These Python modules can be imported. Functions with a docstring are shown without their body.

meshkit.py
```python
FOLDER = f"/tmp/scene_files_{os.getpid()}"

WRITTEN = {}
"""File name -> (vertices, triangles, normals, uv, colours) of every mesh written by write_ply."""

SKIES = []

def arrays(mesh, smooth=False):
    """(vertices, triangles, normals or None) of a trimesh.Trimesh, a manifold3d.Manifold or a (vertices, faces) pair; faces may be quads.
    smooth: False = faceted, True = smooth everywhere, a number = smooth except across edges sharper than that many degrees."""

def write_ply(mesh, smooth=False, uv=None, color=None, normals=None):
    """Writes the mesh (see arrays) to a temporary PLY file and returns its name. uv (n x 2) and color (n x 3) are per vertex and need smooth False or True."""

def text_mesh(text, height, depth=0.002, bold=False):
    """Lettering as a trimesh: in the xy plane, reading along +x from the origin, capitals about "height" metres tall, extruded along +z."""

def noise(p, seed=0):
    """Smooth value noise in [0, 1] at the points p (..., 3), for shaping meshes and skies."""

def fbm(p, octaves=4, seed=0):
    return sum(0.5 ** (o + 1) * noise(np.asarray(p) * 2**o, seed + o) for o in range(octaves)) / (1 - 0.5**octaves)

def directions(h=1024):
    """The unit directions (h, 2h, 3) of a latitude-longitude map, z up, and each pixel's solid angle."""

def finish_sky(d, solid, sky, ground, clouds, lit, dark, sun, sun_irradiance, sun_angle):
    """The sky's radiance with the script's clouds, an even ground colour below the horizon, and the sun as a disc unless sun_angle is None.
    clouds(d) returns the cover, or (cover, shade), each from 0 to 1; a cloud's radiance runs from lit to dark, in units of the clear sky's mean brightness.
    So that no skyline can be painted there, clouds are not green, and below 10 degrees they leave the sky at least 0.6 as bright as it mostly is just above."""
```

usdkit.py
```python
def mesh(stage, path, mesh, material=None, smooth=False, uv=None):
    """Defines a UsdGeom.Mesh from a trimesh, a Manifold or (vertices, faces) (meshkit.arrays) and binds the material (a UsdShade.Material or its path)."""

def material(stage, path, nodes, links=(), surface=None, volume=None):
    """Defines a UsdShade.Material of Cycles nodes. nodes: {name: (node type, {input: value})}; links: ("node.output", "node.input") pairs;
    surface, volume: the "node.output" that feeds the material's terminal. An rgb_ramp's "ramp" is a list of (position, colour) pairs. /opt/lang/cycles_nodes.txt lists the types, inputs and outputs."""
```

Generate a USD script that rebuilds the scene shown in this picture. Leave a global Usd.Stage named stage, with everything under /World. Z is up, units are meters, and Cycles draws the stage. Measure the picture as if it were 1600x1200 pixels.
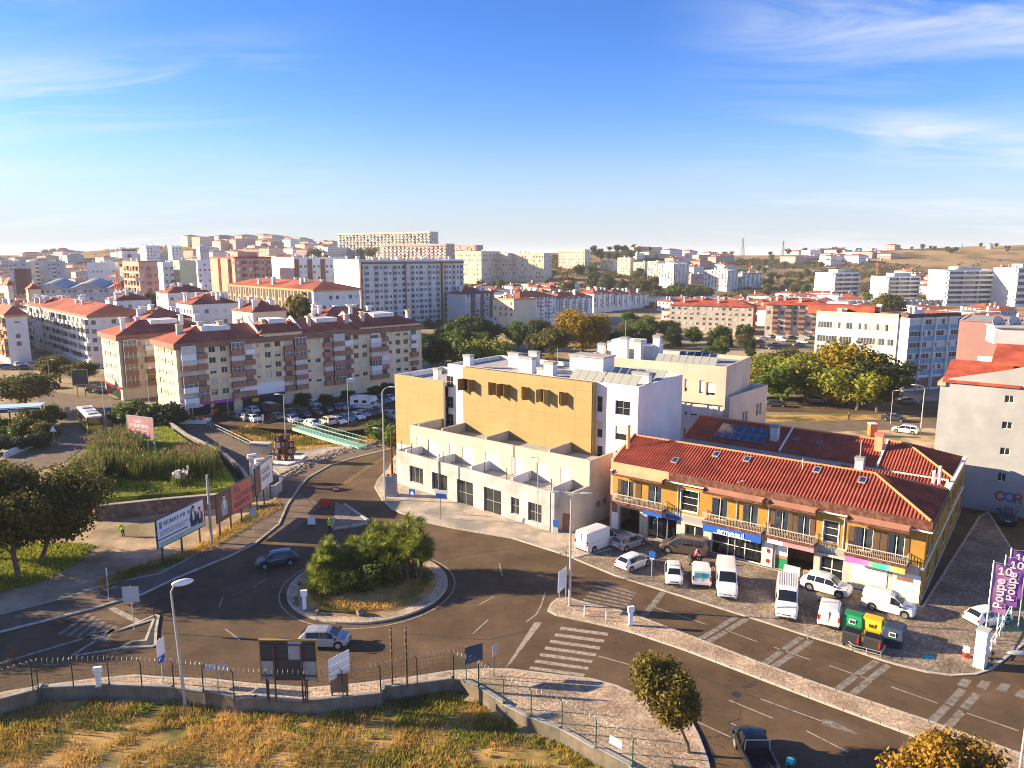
import math,random
import numpy as np
import trimesh,manifold3d,usdkit,meshkit
from shapely import Polygon,LineString,Point,box as sbox,union_all,affinity
from pxr import Usd,UsdGeom,UsdLux,UsdShade,Gf,Sdf,Vt
stage=Usd.Stage.CreateInMemory()
UsdGeom.SetStageUpAxis(stage,'Z');UsdGeom.SetStageMetersPerUnit(stage,1.0)
UsdGeom.Xform.Define(stage,'/World');UsdGeom.Scope.Define(stage,'/World/Looks')
R=random.Random(7);NR=np.random.default_rng(7)
PI=math.pi
# camera, sky, sun, exposure
CAM_H,CAM_F,CAM_P=32.0,1150.0,math.atan(200/1150)
cam=UsdGeom.Camera.Define(stage,'/World/camera')
cam.CreateHorizontalApertureAttr(36.0);cam.CreateVerticalApertureAttr(27.0)
cam.CreateFocalLengthAttr(36.0*CAM_F/1600)
cam.CreateClippingRangeAttr(Gf.Vec2f(0.5,30000))
cam.AddTranslateOp().Set(Gf.Vec3d(0,0,CAM_H));cam.AddRotateXOp().Set(90-math.degrees(CAM_P))
cam.CreateExposureAttr(1.75)
SUN=np.array([-1.0,0.13]);SUN/=np.linalg.norm(SUN);SUN_EL=math.radians(17.5)
SUN_D=np.array([SUN[0]*math.cos(SUN_EL),SUN[1]*math.cos(SUN_EL),math.sin(SUN_EL)])
sun=UsdLux.DistantLight.Define(stage,'/World/sun')
sun.CreateIntensityAttr(1.25);sun.CreateAngleAttr(0.5);sun.CreateColorAttr(Gf.Vec3f(1.0,0.80,0.53))
sun.GetPrim().CreateAttribute('inputs:normalize',Sdf.ValueTypeNames.Bool).Set(True)
sun.AddRotateZOp().Set(math.degrees(math.atan2(SUN_D[1],SUN_D[0]))+90);sun.AddRotateXOp().Set(90-math.degrees(SUN_EL))
usdkit.material(stage,'/World/Looks/sky',{'sky':('sky_texture',{'sky_type':'single_scattering','sun_disc':False,'sun_elevation':SUN_EL,'sun_rotation':math.atan2(SUN_D[0],SUN_D[1]),'altitude':100.0,'air_density':0.75,'aerosol_density':0.3,'ozone_density':3.0}),'tc':('texture_coordinate',{}),'sep':('separate_xyz',{}),'zz':('math',{'math_type':'add','value2':0.12}),'dx':('math',{'math_type':'divide'}),'dy':('math',{'math_type':'divide'}),'cv':('combine_xyz',{'z':3.7}),'mp':('mapping',{'scale':(0.9,2.1,1.0),'rotation':(0,0,0.5),'location':(4.3,1.9,0)}),'n1':('noise_texture',{'scale':1.1,'detail':9.0,'roughness':0.62,'distortion':0.7}),'n2':('noise_texture',{'scale':0.5,'detail':2.0}),'r1':('rgb_ramp',{'ramp':[(0.0,(0,0,0)),(0.43,(0,0,0)),(0.72,(1,1,1)),(1.0,(1,1,1))]}),'r2':('rgb_ramp',{'ramp':[(0.0,(0,0,0)),(0.36,(0.0,0.0,0.0)),(0.60,(1,1,1)),(1.0,(1,1,1))]}),'mu':('math',{'math_type':'multiply'}),'ab':('math',{'math_type':'absolute'}),'sd':('map_range',{'range_type':'smoothstep','from_min':0.14,'from_max':0.46,'to_min':0.0,'to_max':1.0,'clamp':True}),'mu3':('math',{'math_type':'multiply'}),'mu2':('math',{'math_type':'multiply','value2':0.95}),'hue':('hsv',{'hue':0.515,'saturation':1.25,'value':0.80,'fac':1.0}),'hz':('rgb_ramp',{'ramp':[(0.0,(.93,)*3),(0.04,(.80,)*3),(0.085,(.52,)*3),(0.13,(.20,)*3),(0.17,(.06,)*3),(0.24,(.0,)*3),(1.0,(0,)*3)]}),'hm':('mix',{'mix_type':'mix','color2':(1.80,1.93,2.16)}),'mix':('mix',{'mix_type':'mix','color2':(2.7,2.85,3.1)}),'bg':('background_shader',{'strength':0.10})},[('tc.generated','sep.vector'),('sep.z','zz.value1'),('sep.x','dx.value1'),('zz.value','dx.value2'),('sep.y','dy.value1'),('zz.value','dy.value2'),('dx.value','cv.x'),('dy.value','cv.y'),('cv.vector','mp.vector'),('mp.vector','n1.vector'),('mp.vector','n2.vector'),('n1.fac','r1.fac'),('n2.fac','r2.fac'),('r1.color','mu.value1'),('r2.color','mu.value2'),('sep.x','ab.value1'),('ab.value','sd.value'),('mu.value','mu3.value1'),('sd.result','mu3.value2'),('mu3.value','mu2.value1'),('mu2.value','mix.fac'),('sky.color','hue.color'),('sep.z','hz.fac'),('hz.color','hm.fac'),('hue.color','hm.color1'),('hm.color','mix.color1'),('mix.color','bg.color')],surface='bg.background')
dome=UsdLux.DomeLight.Define(stage,'/World/sky');dome.CreateIntensityAttr(1.0)
dome.GetPrim().SetCustomDataByKey('kind','structure')
UsdShade.MaterialBindingAPI.Apply(dome.GetPrim()).Bind(UsdShade.Material.Get(stage,'/World/Looks/sky'))
# helpers
_c,_s=math.cos(CAM_P),math.sin(CAM_P)
def ray(u,v):
 a,b=(u-800)/CAM_F,-(v-600)/CAM_F
 return np.array([a,_c+b*_s,-_s+b*_c])
def G(u,v,z=0.0):
 d=ray(u,v);t=(z-CAM_H)/d[2]
 return np.array([d[0]*t,d[1]*t])
def AT(u,v,y):
 d=ray(u,v);t=y/d[1]
 return np.array([d[0]*t,y,CAM_H+d[2]*t])
def U(x,y,z=0.0):
 zz=z-CAM_H
 return 800+CAM_F*x/(y*_c-zz*_s)
def GP(pts,z=0.0):return[tuple(G(u,v,z))for u,v in pts]
MAT={}
def mat(name,c,c2=None,scale=1.0,rough=0.8,spec=0.3,bump=0.0,bscale=30.0,metallic=0.0,coat=0.0,lo=0.35,hi=0.65,detail=5.0,c3=None,scale3=0.1,rand=0.0,island=0.0,transl=0.0,objspace=False,streak=0.0):
 if name in MAT:return MAT[name]
 n={'p':('principled_bsdf',{'base_color':c,'roughness':rough,'specular_ior_level':spec,'metallic':metallic,'coat_weight':coat})}
 l=[]
 src=None
 if c2 is not None or bump:
  n['g']=('texture_coordinate',{})if objspace else('geometry',{})
  pos='g.object' if objspace else 'g.position'
 if c2 is not None:
  n['n']=('noise_texture',{'scale':scale,'detail':detail,'roughness':0.62})
  n['r']=('rgb_ramp',{'ramp':[(0.0,c),(lo,c),(hi,c2),(1.0,c2)]})
  l+=[(pos,'n.vector'),('n.fac','r.fac')];src='r.color'
  if c3 is not None:
   n['n3']=('noise_texture',{'scale':scale3,'detail':4.0,'roughness':0.6})
   n['r3']=('rgb_ramp',{'ramp':[(0.0,(0,0,0)),(0.44,(0,0,0)),(0.62,(1,1,1)),(1.0,(1,1,1))]})
   n['m3']=('mix',{'mix_type':'mix','color2':c3})
   l+=[(pos,'n3.vector'),('n3.fac','r3.fac'),('r3.color','m3.fac'),(src,'m3.color1')];src='m3.color'
 if streak and src:
  n['sm']=('mapping',{'scale':(1.6,1.6,0.10)});n['sn']=('noise_texture',{'scale':1.3,'detail':6.0,'roughness':0.7});n['sr']=('rgb_ramp',{'ramp':[(0.0,(1,1,1)),(0.5,(1,1,1)),(0.72,(1-streak,)*3),(1.0,(1-streak,)*3)]});n['sx']=('mix',{'mix_type':'multiply','fac':1.0})
  l+=[(pos,'sm.vector'),('sm.vector','sn.vector'),('sn.fac','sr.fac'),(src,'sx.color1'),('sr.color','sx.color2')];src='sx.color'
 if rand or island:
  n['oi']=('object_info',{})if rand else('geometry',{})
  n['mr']=('map_range',{'to_min':1-(rand or island),'to_max':1+(rand or island)})
  n['hv']=('hsv',{'saturation':1.0,'fac':1.0,'color':c})
  l+=[('oi.random' if rand else 'oi.random_per_island','mr.value'),('mr.result','hv.value')]
  if src:l.append((src,'hv.color'))
  src='hv.color'
 if src:l.append((src,'p.base_color'))
 if bump:
  n['bn']=('noise_texture',{'scale':bscale,'detail':4.0,'roughness':0.65});n['b']=('bump',{'strength':bump,'distance':0.05})
  l+=[(pos,'bn.vector'),('bn.fac','b.height'),('b.normal','p.normal')]
 surf='p.BSDF'
 if transl:
  n['t']=('translucent_bsdf',{'color':c});n['mx']=('mix_closure',{'fac':transl})
  if src:l.append((src,'t.color'))
  l+=[('p.BSDF','mx.closure1'),('t.BSDF','mx.closure2')];surf='mx.closure'
 MAT[name]=usdkit.material(stage,'/World/Looks/'+name,n,l,surface=surf)
 return MAT[name]
def pane_mat(name,tint=(0.9,0.95,0.95),base=0.04):
 MAT[name]=usdkit.material(stage,'/World/Looks/'+name,{'t':('transparent_bsdf',{'color':tint}),'g':('glossy_bsdf',{'roughness':0.02,'color':(1,1,1)}),'f':('fresnel',{'IOR':1.5}),'m':('mix_closure',{})},[('f.fac','m.fac'),('t.BSDF','m.closure1'),('g.BSDF','m.closure2')],surface='m.closure')
 return MAT[name]
class T:
 """A thing: an Xform at its base; or a class prim that copies refer to."""
 used={}
 def __init__(s,name,label=None,cat=None,loc=(0,0,0),rot=0.0,group=None,kind=None,cls=False):
  k=T.used.get(name,0);T.used[name]=k+1
  s.loc,s.rot,s.kids=np.array([loc[0],loc[1],loc[2]if len(loc)>2 else 0.0],float),rot,{}
  if cls:
   s.path='/World/class_'+name+('_%03d'%k if k else '')
   s.prim=stage.CreateClassPrim(s.path);s.prim.SetTypeName('Xform')
  else:
   s.path='/World/'+name+('_%03d'%k if k else '')
   x=UsdGeom.Xform.Define(stage,s.path)
   x.AddTranslateOp().Set(Gf.Vec3d(*map(float,s.loc)))
   if rot:x.AddRotateZOp().Set(math.degrees(rot))
   s.prim=x.GetPrim()
   meta(s.prim,label,cat,group,kind)
 def local(s,v):
  v=v-s.loc
  if s.rot:
   c,q=math.cos(-s.rot),math.sin(-s.rot)
   v=np.stack([v[:,0]*c-v[:,1]*q,v[:,0]*q+v[:,1]*c,v[:,2]],1)
  return v
 def child(s,name):
  k=s.kids.get(name,0);s.kids[name]=k+1
  return s.path+'/'+name+('_%03d'%k if k else '')
class Sub:
 """A part that has sub-parts."""
 def __init__(s,path,top):s.path,s.top,s.kids=path,top,{};s.loc,s.rot=top.loc,top.rot
 def local(s,v):return s.top.local(v)
 def child(s,name):return T.child(s,name)
def meta(p,label=None,cat=None,group=None,kind=None):
 for k,x in(('label',label),('category',cat),('group',group),('kind',kind)):
  if x:p.SetCustomDataByKey(k,x)
def dup(cls,name,label,cat,loc,rot=0.0,group=None,scale=1.0):
 t=T(name,label,cat,loc,rot,group)
 if scale!=1.0:
  sc=scale if isinstance(scale,tuple)else(scale,)*3
  UsdGeom.Xformable(t.prim).AddScaleOp().Set(Gf.Vec3f(*sc))
 t.prim.GetReferences().AddInternalReference(cls.path);t.prim.SetInstanceable(True)
 return t
_BOXF=np.array([[0,2,1],[0,3,2],[4,5,6],[4,6,7],[0,1,5],[0,5,4],[1,2,6],[1,6,5],[2,3,7],[2,7,6],[3,0,4],[3,4,7]])
class B:
 """Collects shapes; build() makes them ONE mesh."""
 def __init__(s):s.v,s.f,s.n=[],[],0
 def add(s,v,f):
  v=np.asarray(v,float);f=np.asarray(f,int)
  if f.ndim==2 and f.shape[1]==4:f=np.vstack([f[:,[0,1,2]],f[:,[0,2,3]]])
  s.v.append(v);s.f.append(f+s.n);s.n+=len(v);return s
 def mesh(s,m):return s.add(m.vertices,m.faces)
 def par(s,o,a,b,c):
  o,a,b,c=(np.asarray(x,float)for x in(o,a,b,c))
  return s.add(np.array([o,o+a,o+a+b,o+b,o+c,o+a+c,o+a+b+c,o+b+c]),_BOXF if np.dot(np.cross(a,b),c)>0 else _BOXF[:,::-1])
 def box(s,x0,x1,y0,y1,z0,z1):return s.par((x0,y0,z0),(x1-x0,0,0),(0,y1-y0,0),(0,0,z1-z0))
 def obox(s,c,size,rot=0.0):
  ca,sa=math.cos(rot),math.sin(rot);a=np.array([ca,sa,0])*size[0];b=np.array([-sa,ca,0])*size[1]
  return s.par(np.asarray(c,float)-a/2-b/2,a,b,(0,0,size[2]))
 def fb(s,fr,s0,s1,z0,z1,n0,n1):
  """a box on a facade frame: along s0..s1, height z0..z1, outward n0..n1"""
  o,d,n=fr
  return s.par(o+d*s0+n*n0+np.array([0,0,z0]),d*(s1-s0),n*(n1-n0),(0,0,z1-z0))
 def tube(s,p,q,r,r2=None,k=8,caps=True):
  p,q=np.asarray(p,float),np.asarray(q,float);r2=r if r2 is None else r2
  t=q-p;t=t/(np.linalg.norm(t)+1e-9);a=np.cross(t,(0,0,1.0)if abs(t[2])<0.9 else(1.0,0,0));a/=np.linalg.norm(a);b=np.cross(t,a)
  an=np.arange(k)*2*PI/k;ring=np.cos(an)[:,None]*a+np.sin(an)[:,None]*b
  v=np.vstack([p+ring*r,q+ring*r2,[p,q]]);i=np.arange(k);j=(i+1)%k
  f=[np.stack([i,j,j+k],1),np.stack([i,j+k,i+k],1)]
  if caps:f+=[np.stack([j,i,np.full(k,2*k)],1),np.stack([i+k,j+k,np.full(k,2*k+1)],1)]
  return s.add(v,np.vstack(f))
 def path(s,pts,r,k=6):
  for a,b in zip(pts[:-1],pts[1:]):s.tube(a,b,r,k=k)
  return s
 def poly(s,pg,z0,z1=None):
  for g in getattr(pg,'geoms',[pg]):
   if g.is_empty or g.area<1e-5:continue
   if z1 is None:
    v,f=trimesh.creation.triangulate_polygon(g,engine='earcut')
    s.add(np.column_stack([v,np.full(len(v),z0)]),f)
   else:
    m=trimesh.creation.extrude_polygon(g,z1-z0,engine='earcut');m.apply_translation((0,0,z0));s.mesh(m)
  return s
 def quad(s,*p):return s.add(p,[[0,1,2],[0,2,3]]if len(p)==4 else[[0,1,2]])
 def build(s,name,m,t=None,smooth=None,label=None,kind=None,cat=None,group=None):
  if not s.v:return None
  v,f=np.vstack(s.v),np.vstack(s.f)
  if smooth:us,iv=np.unique(f,return_inverse=True);v,f=v[us],iv.reshape(f.shape)
  if t is None:
   k=T.used.get(name,0);T.used[name]=k+1;path='/World/'+name+('_%03d'%k if k else '')
  else:path=t.child(name);v=t.local(v)
  if smooth:v,f,nn=meshkit.arrays((v,f),smooth)
  else:nn=None
  me=UsdGeom.Mesh.Define(stage,path)
  me.CreatePointsAttr(Vt.Vec3fArray.FromNumpy(np.ascontiguousarray(v,np.float32)))
  me.CreateFaceVertexCountsAttr(Vt.IntArray.FromNumpy(np.full(len(f),3,np.int32)))
  me.CreateFaceVertexIndicesAttr(Vt.IntArray.FromNumpy(np.ascontiguousarray(f,np.int32).ravel()))
  me.CreateSubdivisionSchemeAttr('none')
  if nn is not None:me.CreateNormalsAttr(Vt.Vec3fArray.FromNumpy(nn.astype(np.float32)));me.SetNormalsInterpolation('vertex')
  p=me.GetPrim();UsdShade.MaterialBindingAPI.Apply(p).Bind(m)
  meta(p,label,cat,group,kind)
  return Sub(path,t)if t is not None else p
def frame(P0,P1):
 """Facade frame: origin, direction, outward normal (to the right of P0->P1)."""
 P0,P1=np.asarray(P0,float)[:2],np.asarray(P1,float)[:2]
 d=(P1-P0)/np.linalg.norm(P1-P0)
 return np.array([*P0,0.0]),np.array([*d,0.0]),np.array([d[1],-d[0],0.0])
def flen(P0,P1):return float(np.linalg.norm(np.asarray(P1)[:2]-np.asarray(P0)[:2]))
def wall_panel(b,fr,L,z0,z1,holes,th=0.28,trim=None,s0=0.0):
 """Wall with openings (s0, s1, z0, z1), th thick inwards."""
 pg=sbox(s0,z0,L-(th if trim is None else trim),z1)
 if holes:pg=pg.difference(union_all([sbox(*(h[0],h[2],h[1],h[3]))for h in holes]))
 o,d,n=fr
 for g in getattr(pg,'geoms',[pg]):
  m=trimesh.creation.extrude_polygon(g,th,engine='earcut');v=m.vertices
  b.add(o+v[:,:1]*d+v[:,1:2]*np.array([0,0,1.0])-v[:,2:]*n,m.faces[:,::-1]if np.dot(np.cross(d,(0,0,1)),-n)<0 else m.faces)
def text(b,fr,s,z,n,string,h,depth=0.03,bold=True):
 m=meshkit.text_mesh(string,h,depth,bold);v=m.vertices;o,d,nn=fr
 b.add(o+(v[:,:1]+s)*d+(v[:,1:2]+z)*np.array([0,0,1.0])+(v[:,2:]+n)*nn,m.faces)
 return float(v[:,0].max())
 # materials
M={}
M['asphalt']=mat('asphalt',(0.100,0.080,0.061),(0.155,0.124,0.094),0.22,0.88,0.25,0.35,60,detail=9,lo=0.38,hi=0.66,c3=(0.075,0.062,0.050),scale3=0.09)
def asphalt(name,c0,c1,c2,seed):
 MAT[name]=usdkit.material(stage,'/World/Looks/'+name,{'g':('geometry',{}),'mp':('mapping',{'location':(seed,seed*.7,0)}),'n':('noise_texture',{'scale':0.16,'detail':9.0,'roughness':.68}),'r':('rgb_ramp',{'ramp':[(0,c0),(.36,c0),(.5,c1),(.66,c2),(1,c2)]}),'f':('noise_texture',{'scale':34.0,'detail':3.0,'roughness':.8}),'fr':('rgb_ramp',{'ramp':[(0,(.55,.55,.55)),(.5,(.95,.95,.95)),(.75,(1.45,1.42,1.38)),(1,(1.45,1.42,1.38))]}),'m1':('mix',{'mix_type':'multiply','fac':.8}),'dn':('noise_texture',{'scale':.5,'detail':5.0}),'ds':('vector_math',{'math_type':'scale','scale':3.5}),'da':('vector_math',{'math_type':'add'}),'v':('voronoi_texture',{'feature':'distance_to_edge','scale':.17}),'vr':('rgb_ramp',{'ramp':[(0,(1,1,1)),(.004,(1,1,1)),(.009,(0,0,0)),(1,(0,0,0))]}),'cm':('noise_texture',{'scale':.07,'detail':2.0}),'cr':('rgb_ramp',{'ramp':[(0,(0,0,0)),(.48,(0,0,0)),(.56,(.75,.75,.75)),(1,(.75,.75,.75))]}),'cx':('math',{'math_type':'multiply'}),'m2':('mix',{'mix_type':'mix','color2':(.03,.027,.024)}),'s':('noise_texture',{'scale':.9,'detail':3.0,'roughness':.5}),'sr':('rgb_ramp',{'ramp':[(0,(0,0,0)),(.66,(0,0,0)),(.76,(.55,.55,.55)),(1,(.55,.55,.55))]}),'m3':('mix',{'mix_type':'mix','color2':(.042,.038,.034)}),'b':('bump',{'strength':.35,'distance':.03}),'p':('principled_bsdf',{'roughness':.87,'specular_ior_level':.25})},[('g.position','mp.vector'),('mp.vector','n.vector'),('n.fac','r.fac'),('g.position','f.vector'),('f.fac','fr.fac'),('r.color','m1.color1'),('fr.color','m1.color2'),('mp.vector','dn.vector'),('dn.color','ds.vector1'),('ds.vector','da.vector1'),('mp.vector','da.vector2'),('da.vector','v.vector'),('v.distance','vr.fac'),('mp.vector','cm.vector'),('cm.fac','cr.fac'),('vr.color','cx.value1'),('cr.color','cx.value2'),('cx.value','m2.fac'),('m1.color','m2.color1'),('mp.vector','s.vector'),('s.fac','sr.fac'),('sr.color','m3.fac'),('m2.color','m3.color1'),('m3.color','p.base_color'),('f.fac','b.height'),('b.normal','p.normal')],surface='p.BSDF')
 return MAT[name]
M['asphalt']=asphalt('worn_road_asphalt',(.074,.046,.024),(.106,.066,.035),(.152,.098,.055),3.0)
M['asphalt2']=mat('asphalt_worn',(0.125,0.09,0.06),(0.175,0.13,0.092),0.5,0.9,0.25,0.35,60,detail=8)
M['patch']=mat('asphalt_patch',(0.030,0.030,0.030),(0.045,0.044,0.042),1.5,0.85,0.3,0.3,60)
M['paint']=mat('road_paint',(0.14,0.11,0.08),(0.36,0.31,0.245),2.6,0.8,0.3,0.1,40,detail=9,lo=0.33,hi=0.55)
M['paint_worn']=mat('worn_road_paint',(0.115,0.095,0.075),(0.26,0.23,0.19),2.2,0.85,0.3,0.1,40,detail=9,lo=0.36,hi=0.62)  # worn paint; also carries the shade of the left crossing in its colour
M['paint_yellow']=mat('road_paint_yellow',(0.22,0.17,0.06),(0.42,0.30,0.08),1.3,0.8)
def cobbles(name,c0,c1,c2,sc):
 MAT[name]=usdkit.material(stage,'/World/Looks/'+name,{'g':('geometry',{}),'v':('voronoi_texture',{'scale':sc}),'r':('rgb_ramp',{'ramp':[(0,c0),(0.5,c1),(1,c2)]}),'e':('voronoi_texture',{'scale':sc,'feature':'distance_to_edge'}),'er':('rgb_ramp',{'ramp':[(0,(0,0,0)),(0.08,(1,1,1)),(1,(1,1,1))]}),'m':('mix',{'mix_type':'multiply','fac':0.6}),'n':('noise_texture',{'scale':0.35,'detail':5.0}),'nr':('rgb_ramp',{'ramp':[(0,(0.55,0.52,0.5)),(0.4,(0.62,0.6,0.58)),(0.6,(1,1,1)),(1,(1,1,1))]}),'m2':('mix',{'mix_type':'multiply','fac':1.0}),'b':('bump',{'strength':0.6,'distance':0.04}),'p':('principled_bsdf',{'roughness':0.85})},[('g.position','v.vector'),('g.position','e.vector'),('g.position','n.vector'),('v.color','r.fac'),('r.color','m.color1'),('e.distance','er.fac'),('er.color','m.color2'),('n.fac','nr.fac'),('m.color','m2.color1'),('nr.color','m2.color2'),('m2.color','p.base_color'),('er.color','b.height'),('b.normal','p.normal')],surface='p.BSDF')
 return MAT[name]
M['cobble']=cobbles('cobble',(0.34,0.235,0.15),(0.60,0.43,0.28),(0.78,0.61,0.43),6.5)
M['setts']=cobbles('parking_setts',(0.17,0.125,0.09),(0.30,0.23,0.165),(0.46,0.37,0.28),4.5)
M['paving']=mat('paving',(0.38,0.31,0.235),(0.52,0.43,0.335),0.7,0.85,0.3,0.3,12,detail=7,c3=(0.25,0.22,0.185),scale3=0.22)
M['kerb']=mat('kerb_stone',(0.35,0.30,0.24),(0.50,0.44,0.36),1.6,0.8,0.3,0.2,20)
M['concrete']=mat('concrete',(0.30,0.285,0.265),(0.40,0.38,0.35),0.8,0.85,0.3,0.2,15,c3=(0.24,0.23,0.21),scale3=0.4,streak=0.25)
M['wallconc']=mat('weathered_wall',(0.125,0.10,0.07),(0.21,0.17,0.125),0.9,0.9,0.2,0.3,12,c3=(0.14,0.13,0.11),scale3=0.5,streak=0.35)
M['stone']=mat('rubble_stone',(0.085,0.072,0.055),(0.22,0.19,0.145),1.8,0.9,0.2,0.9,4,c3=(0.11,0.10,0.08),scale3=0.6)  # stone tones darkened to put the shade of the bank wall into colour
M['dirt']=mat('dirt',(0.34,0.25,0.16),(0.50,0.385,0.26),0.35,0.95,0.1,0.5,6,detail=8,c3=(0.19,0.16,0.09),scale3=0.15)
M['rubble']=mat('rubble',(0.15,0.125,0.10),(0.34,0.29,0.235),2.5,0.95,0.1,0.8,5)
M['ground']=mat('open_ground',(0.33,0.245,0.145),(0.44,0.335,0.21),0.06,0.95,0.1,0.4,3,detail=8,c3=(0.10,0.10,0.045),scale3=0.02)
M['drygrass']=mat('dry_grass_soil',(0.36,0.21,0.065),(0.52,0.335,0.125),0.5,0.95,0.1,0.8,8,detail=8,c3=(0.105,0.10,0.03),scale3=0.22)
M['greengrass']=mat('green_grass',(0.17,0.22,0.02),(0.30,0.33,0.04),0.8,0.95,0.1,0.9,10,detail=8,c3=(0.065,0.09,0.015),scale3=0.3)
M['hill']=mat('dry_hillside',(0.30,0.195,0.095),(0.40,0.28,0.15),0.012,0.95,0.05,0.0,1,detail=9)
M['blade']=mat('grass_blades',(0.50,0.31,0.075),(0.68,0.45,0.13),0.3,0.9,0.1,c3=(0.17,0.165,0.03),scale3=0.2,transl=0.3)
M['bladeg']=mat('grass_blades_green',(0.22,0.25,0.03),(0.36,0.35,0.055),0.5,0.9,0.1,transl=0.35)
M['white']=mat('white_render',(0.64,0.62,0.59),(0.72,0.70,0.67),0.35,0.8,0.3,c3=(0.60,0.58,0.55),scale3=0.2,streak=0.16)
M['cream']=mat('cream_render',(0.43,0.38,0.31),(0.49,0.44,0.37),0.4,0.85,0.3,c3=(0.55,0.47,0.37),scale3=0.25,streak=0.18)
M['plinth']=mat('grey_stone_cladding',(0.36,0.35,0.335),(0.48,0.465,0.445),0.9,0.75,0.35,0.1,12,detail=7,c3=(0.30,0.295,0.28),scale3=0.4,streak=0.22)
M['beige']=mat('beige_render',(0.76,0.60,0.36),(0.82,0.67,0.42),0.3,0.85,0.25,c3=(0.68,0.54,0.33),scale3=0.15,streak=0.2)
M['beige2']=mat('pale_beige_render',(0.58,0.48,0.36),(0.66,0.56,0.44),0.3,0.85,0.25,c3=(0.50,0.41,0.31),scale3=0.15,streak=0.18)
M['farwhite']=mat('far_white',(0.62,0.605,0.58),(0.72,0.70,0.67),0.15,0.85,0.2,streak=0.18)
M['farcream']=mat('far_cream',(0.55,0.46,0.34),(0.63,0.54,0.42),0.1,0.85,0.2,streak=0.18)
M['fargrey']=mat('far_grey',(0.36,0.36,0.36),(0.46,0.46,0.45),0.1,0.85,0.2)
M['salmon']=mat('salmon_render',(0.52,0.26,0.18),(0.60,0.33,0.24),0.15,0.85,0.2,streak=0.18)
M['pinkwall']=mat('pink_render',(0.32,0.175,0.155),(0.36,0.205,0.18),0.2,0.85,0.2)
M['farpink']=mat('far_pink',(0.44,0.27,0.24),(0.52,0.34,0.30),0.1,0.85,0.2)
M['greenish']=mat('pale_green_render',(0.42,0.44,0.27),(0.50,0.50,0.33),0.1,0.85,0.2)
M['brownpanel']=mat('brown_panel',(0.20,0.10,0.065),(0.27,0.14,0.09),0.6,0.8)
M['darkbrown']=mat('dark_brown_tile',(0.075,0.022,0.016),(0.12,0.036,0.026),1.2,0.75,0.3,c3=(0.16,0.08,0.055),scale3=2.2)
M['ochre']=mat('ochre_tile',(0.29,0.155,0.02),(0.36,0.20,0.03),1.0,0.65,0.4,0.15,10,c3=(0.36,0.19,0.02),scale3=0.5)
M['rooftile']=mat('terracotta_tile',(0.40,0.075,0.035),(0.53,0.12,0.062),0.9,0.75,0.3,0.25,14,detail=7,c3=(0.30,0.06,0.03),scale3=0.35,island=0.13)
M['farroof']=mat('far_terracotta',(0.30,0.075,0.04),(0.42,0.125,0.07),0.25,0.85,0.2,detail=7,c3=(0.22,0.06,0.04),scale3=0.08,streak=0.0)
M['ridge']=mat('ridge_tile',(0.52,0.20,0.07),(0.62,0.27,0.11),1.5,0.8)
M['peach']=mat('peach_render',(0.60,0.30,0.17),(0.66,0.36,0.22),0.8,0.8,streak=0.2)
M['gravelroof']=mat('gravel_roof',(0.30,0.28,0.25),(0.42,0.39,0.35),1.0,0.9,0.2,0.4,20)
M['greyroof']=mat('grey_roof',(0.25,0.26,0.27),(0.34,0.35,0.36),0.4,0.8)
M['gold']=mat('gold_cladding',(0.31,0.226,0.086),(0.335,0.247,0.097),0.5,0.55,0.4,rand=0.025)
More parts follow.
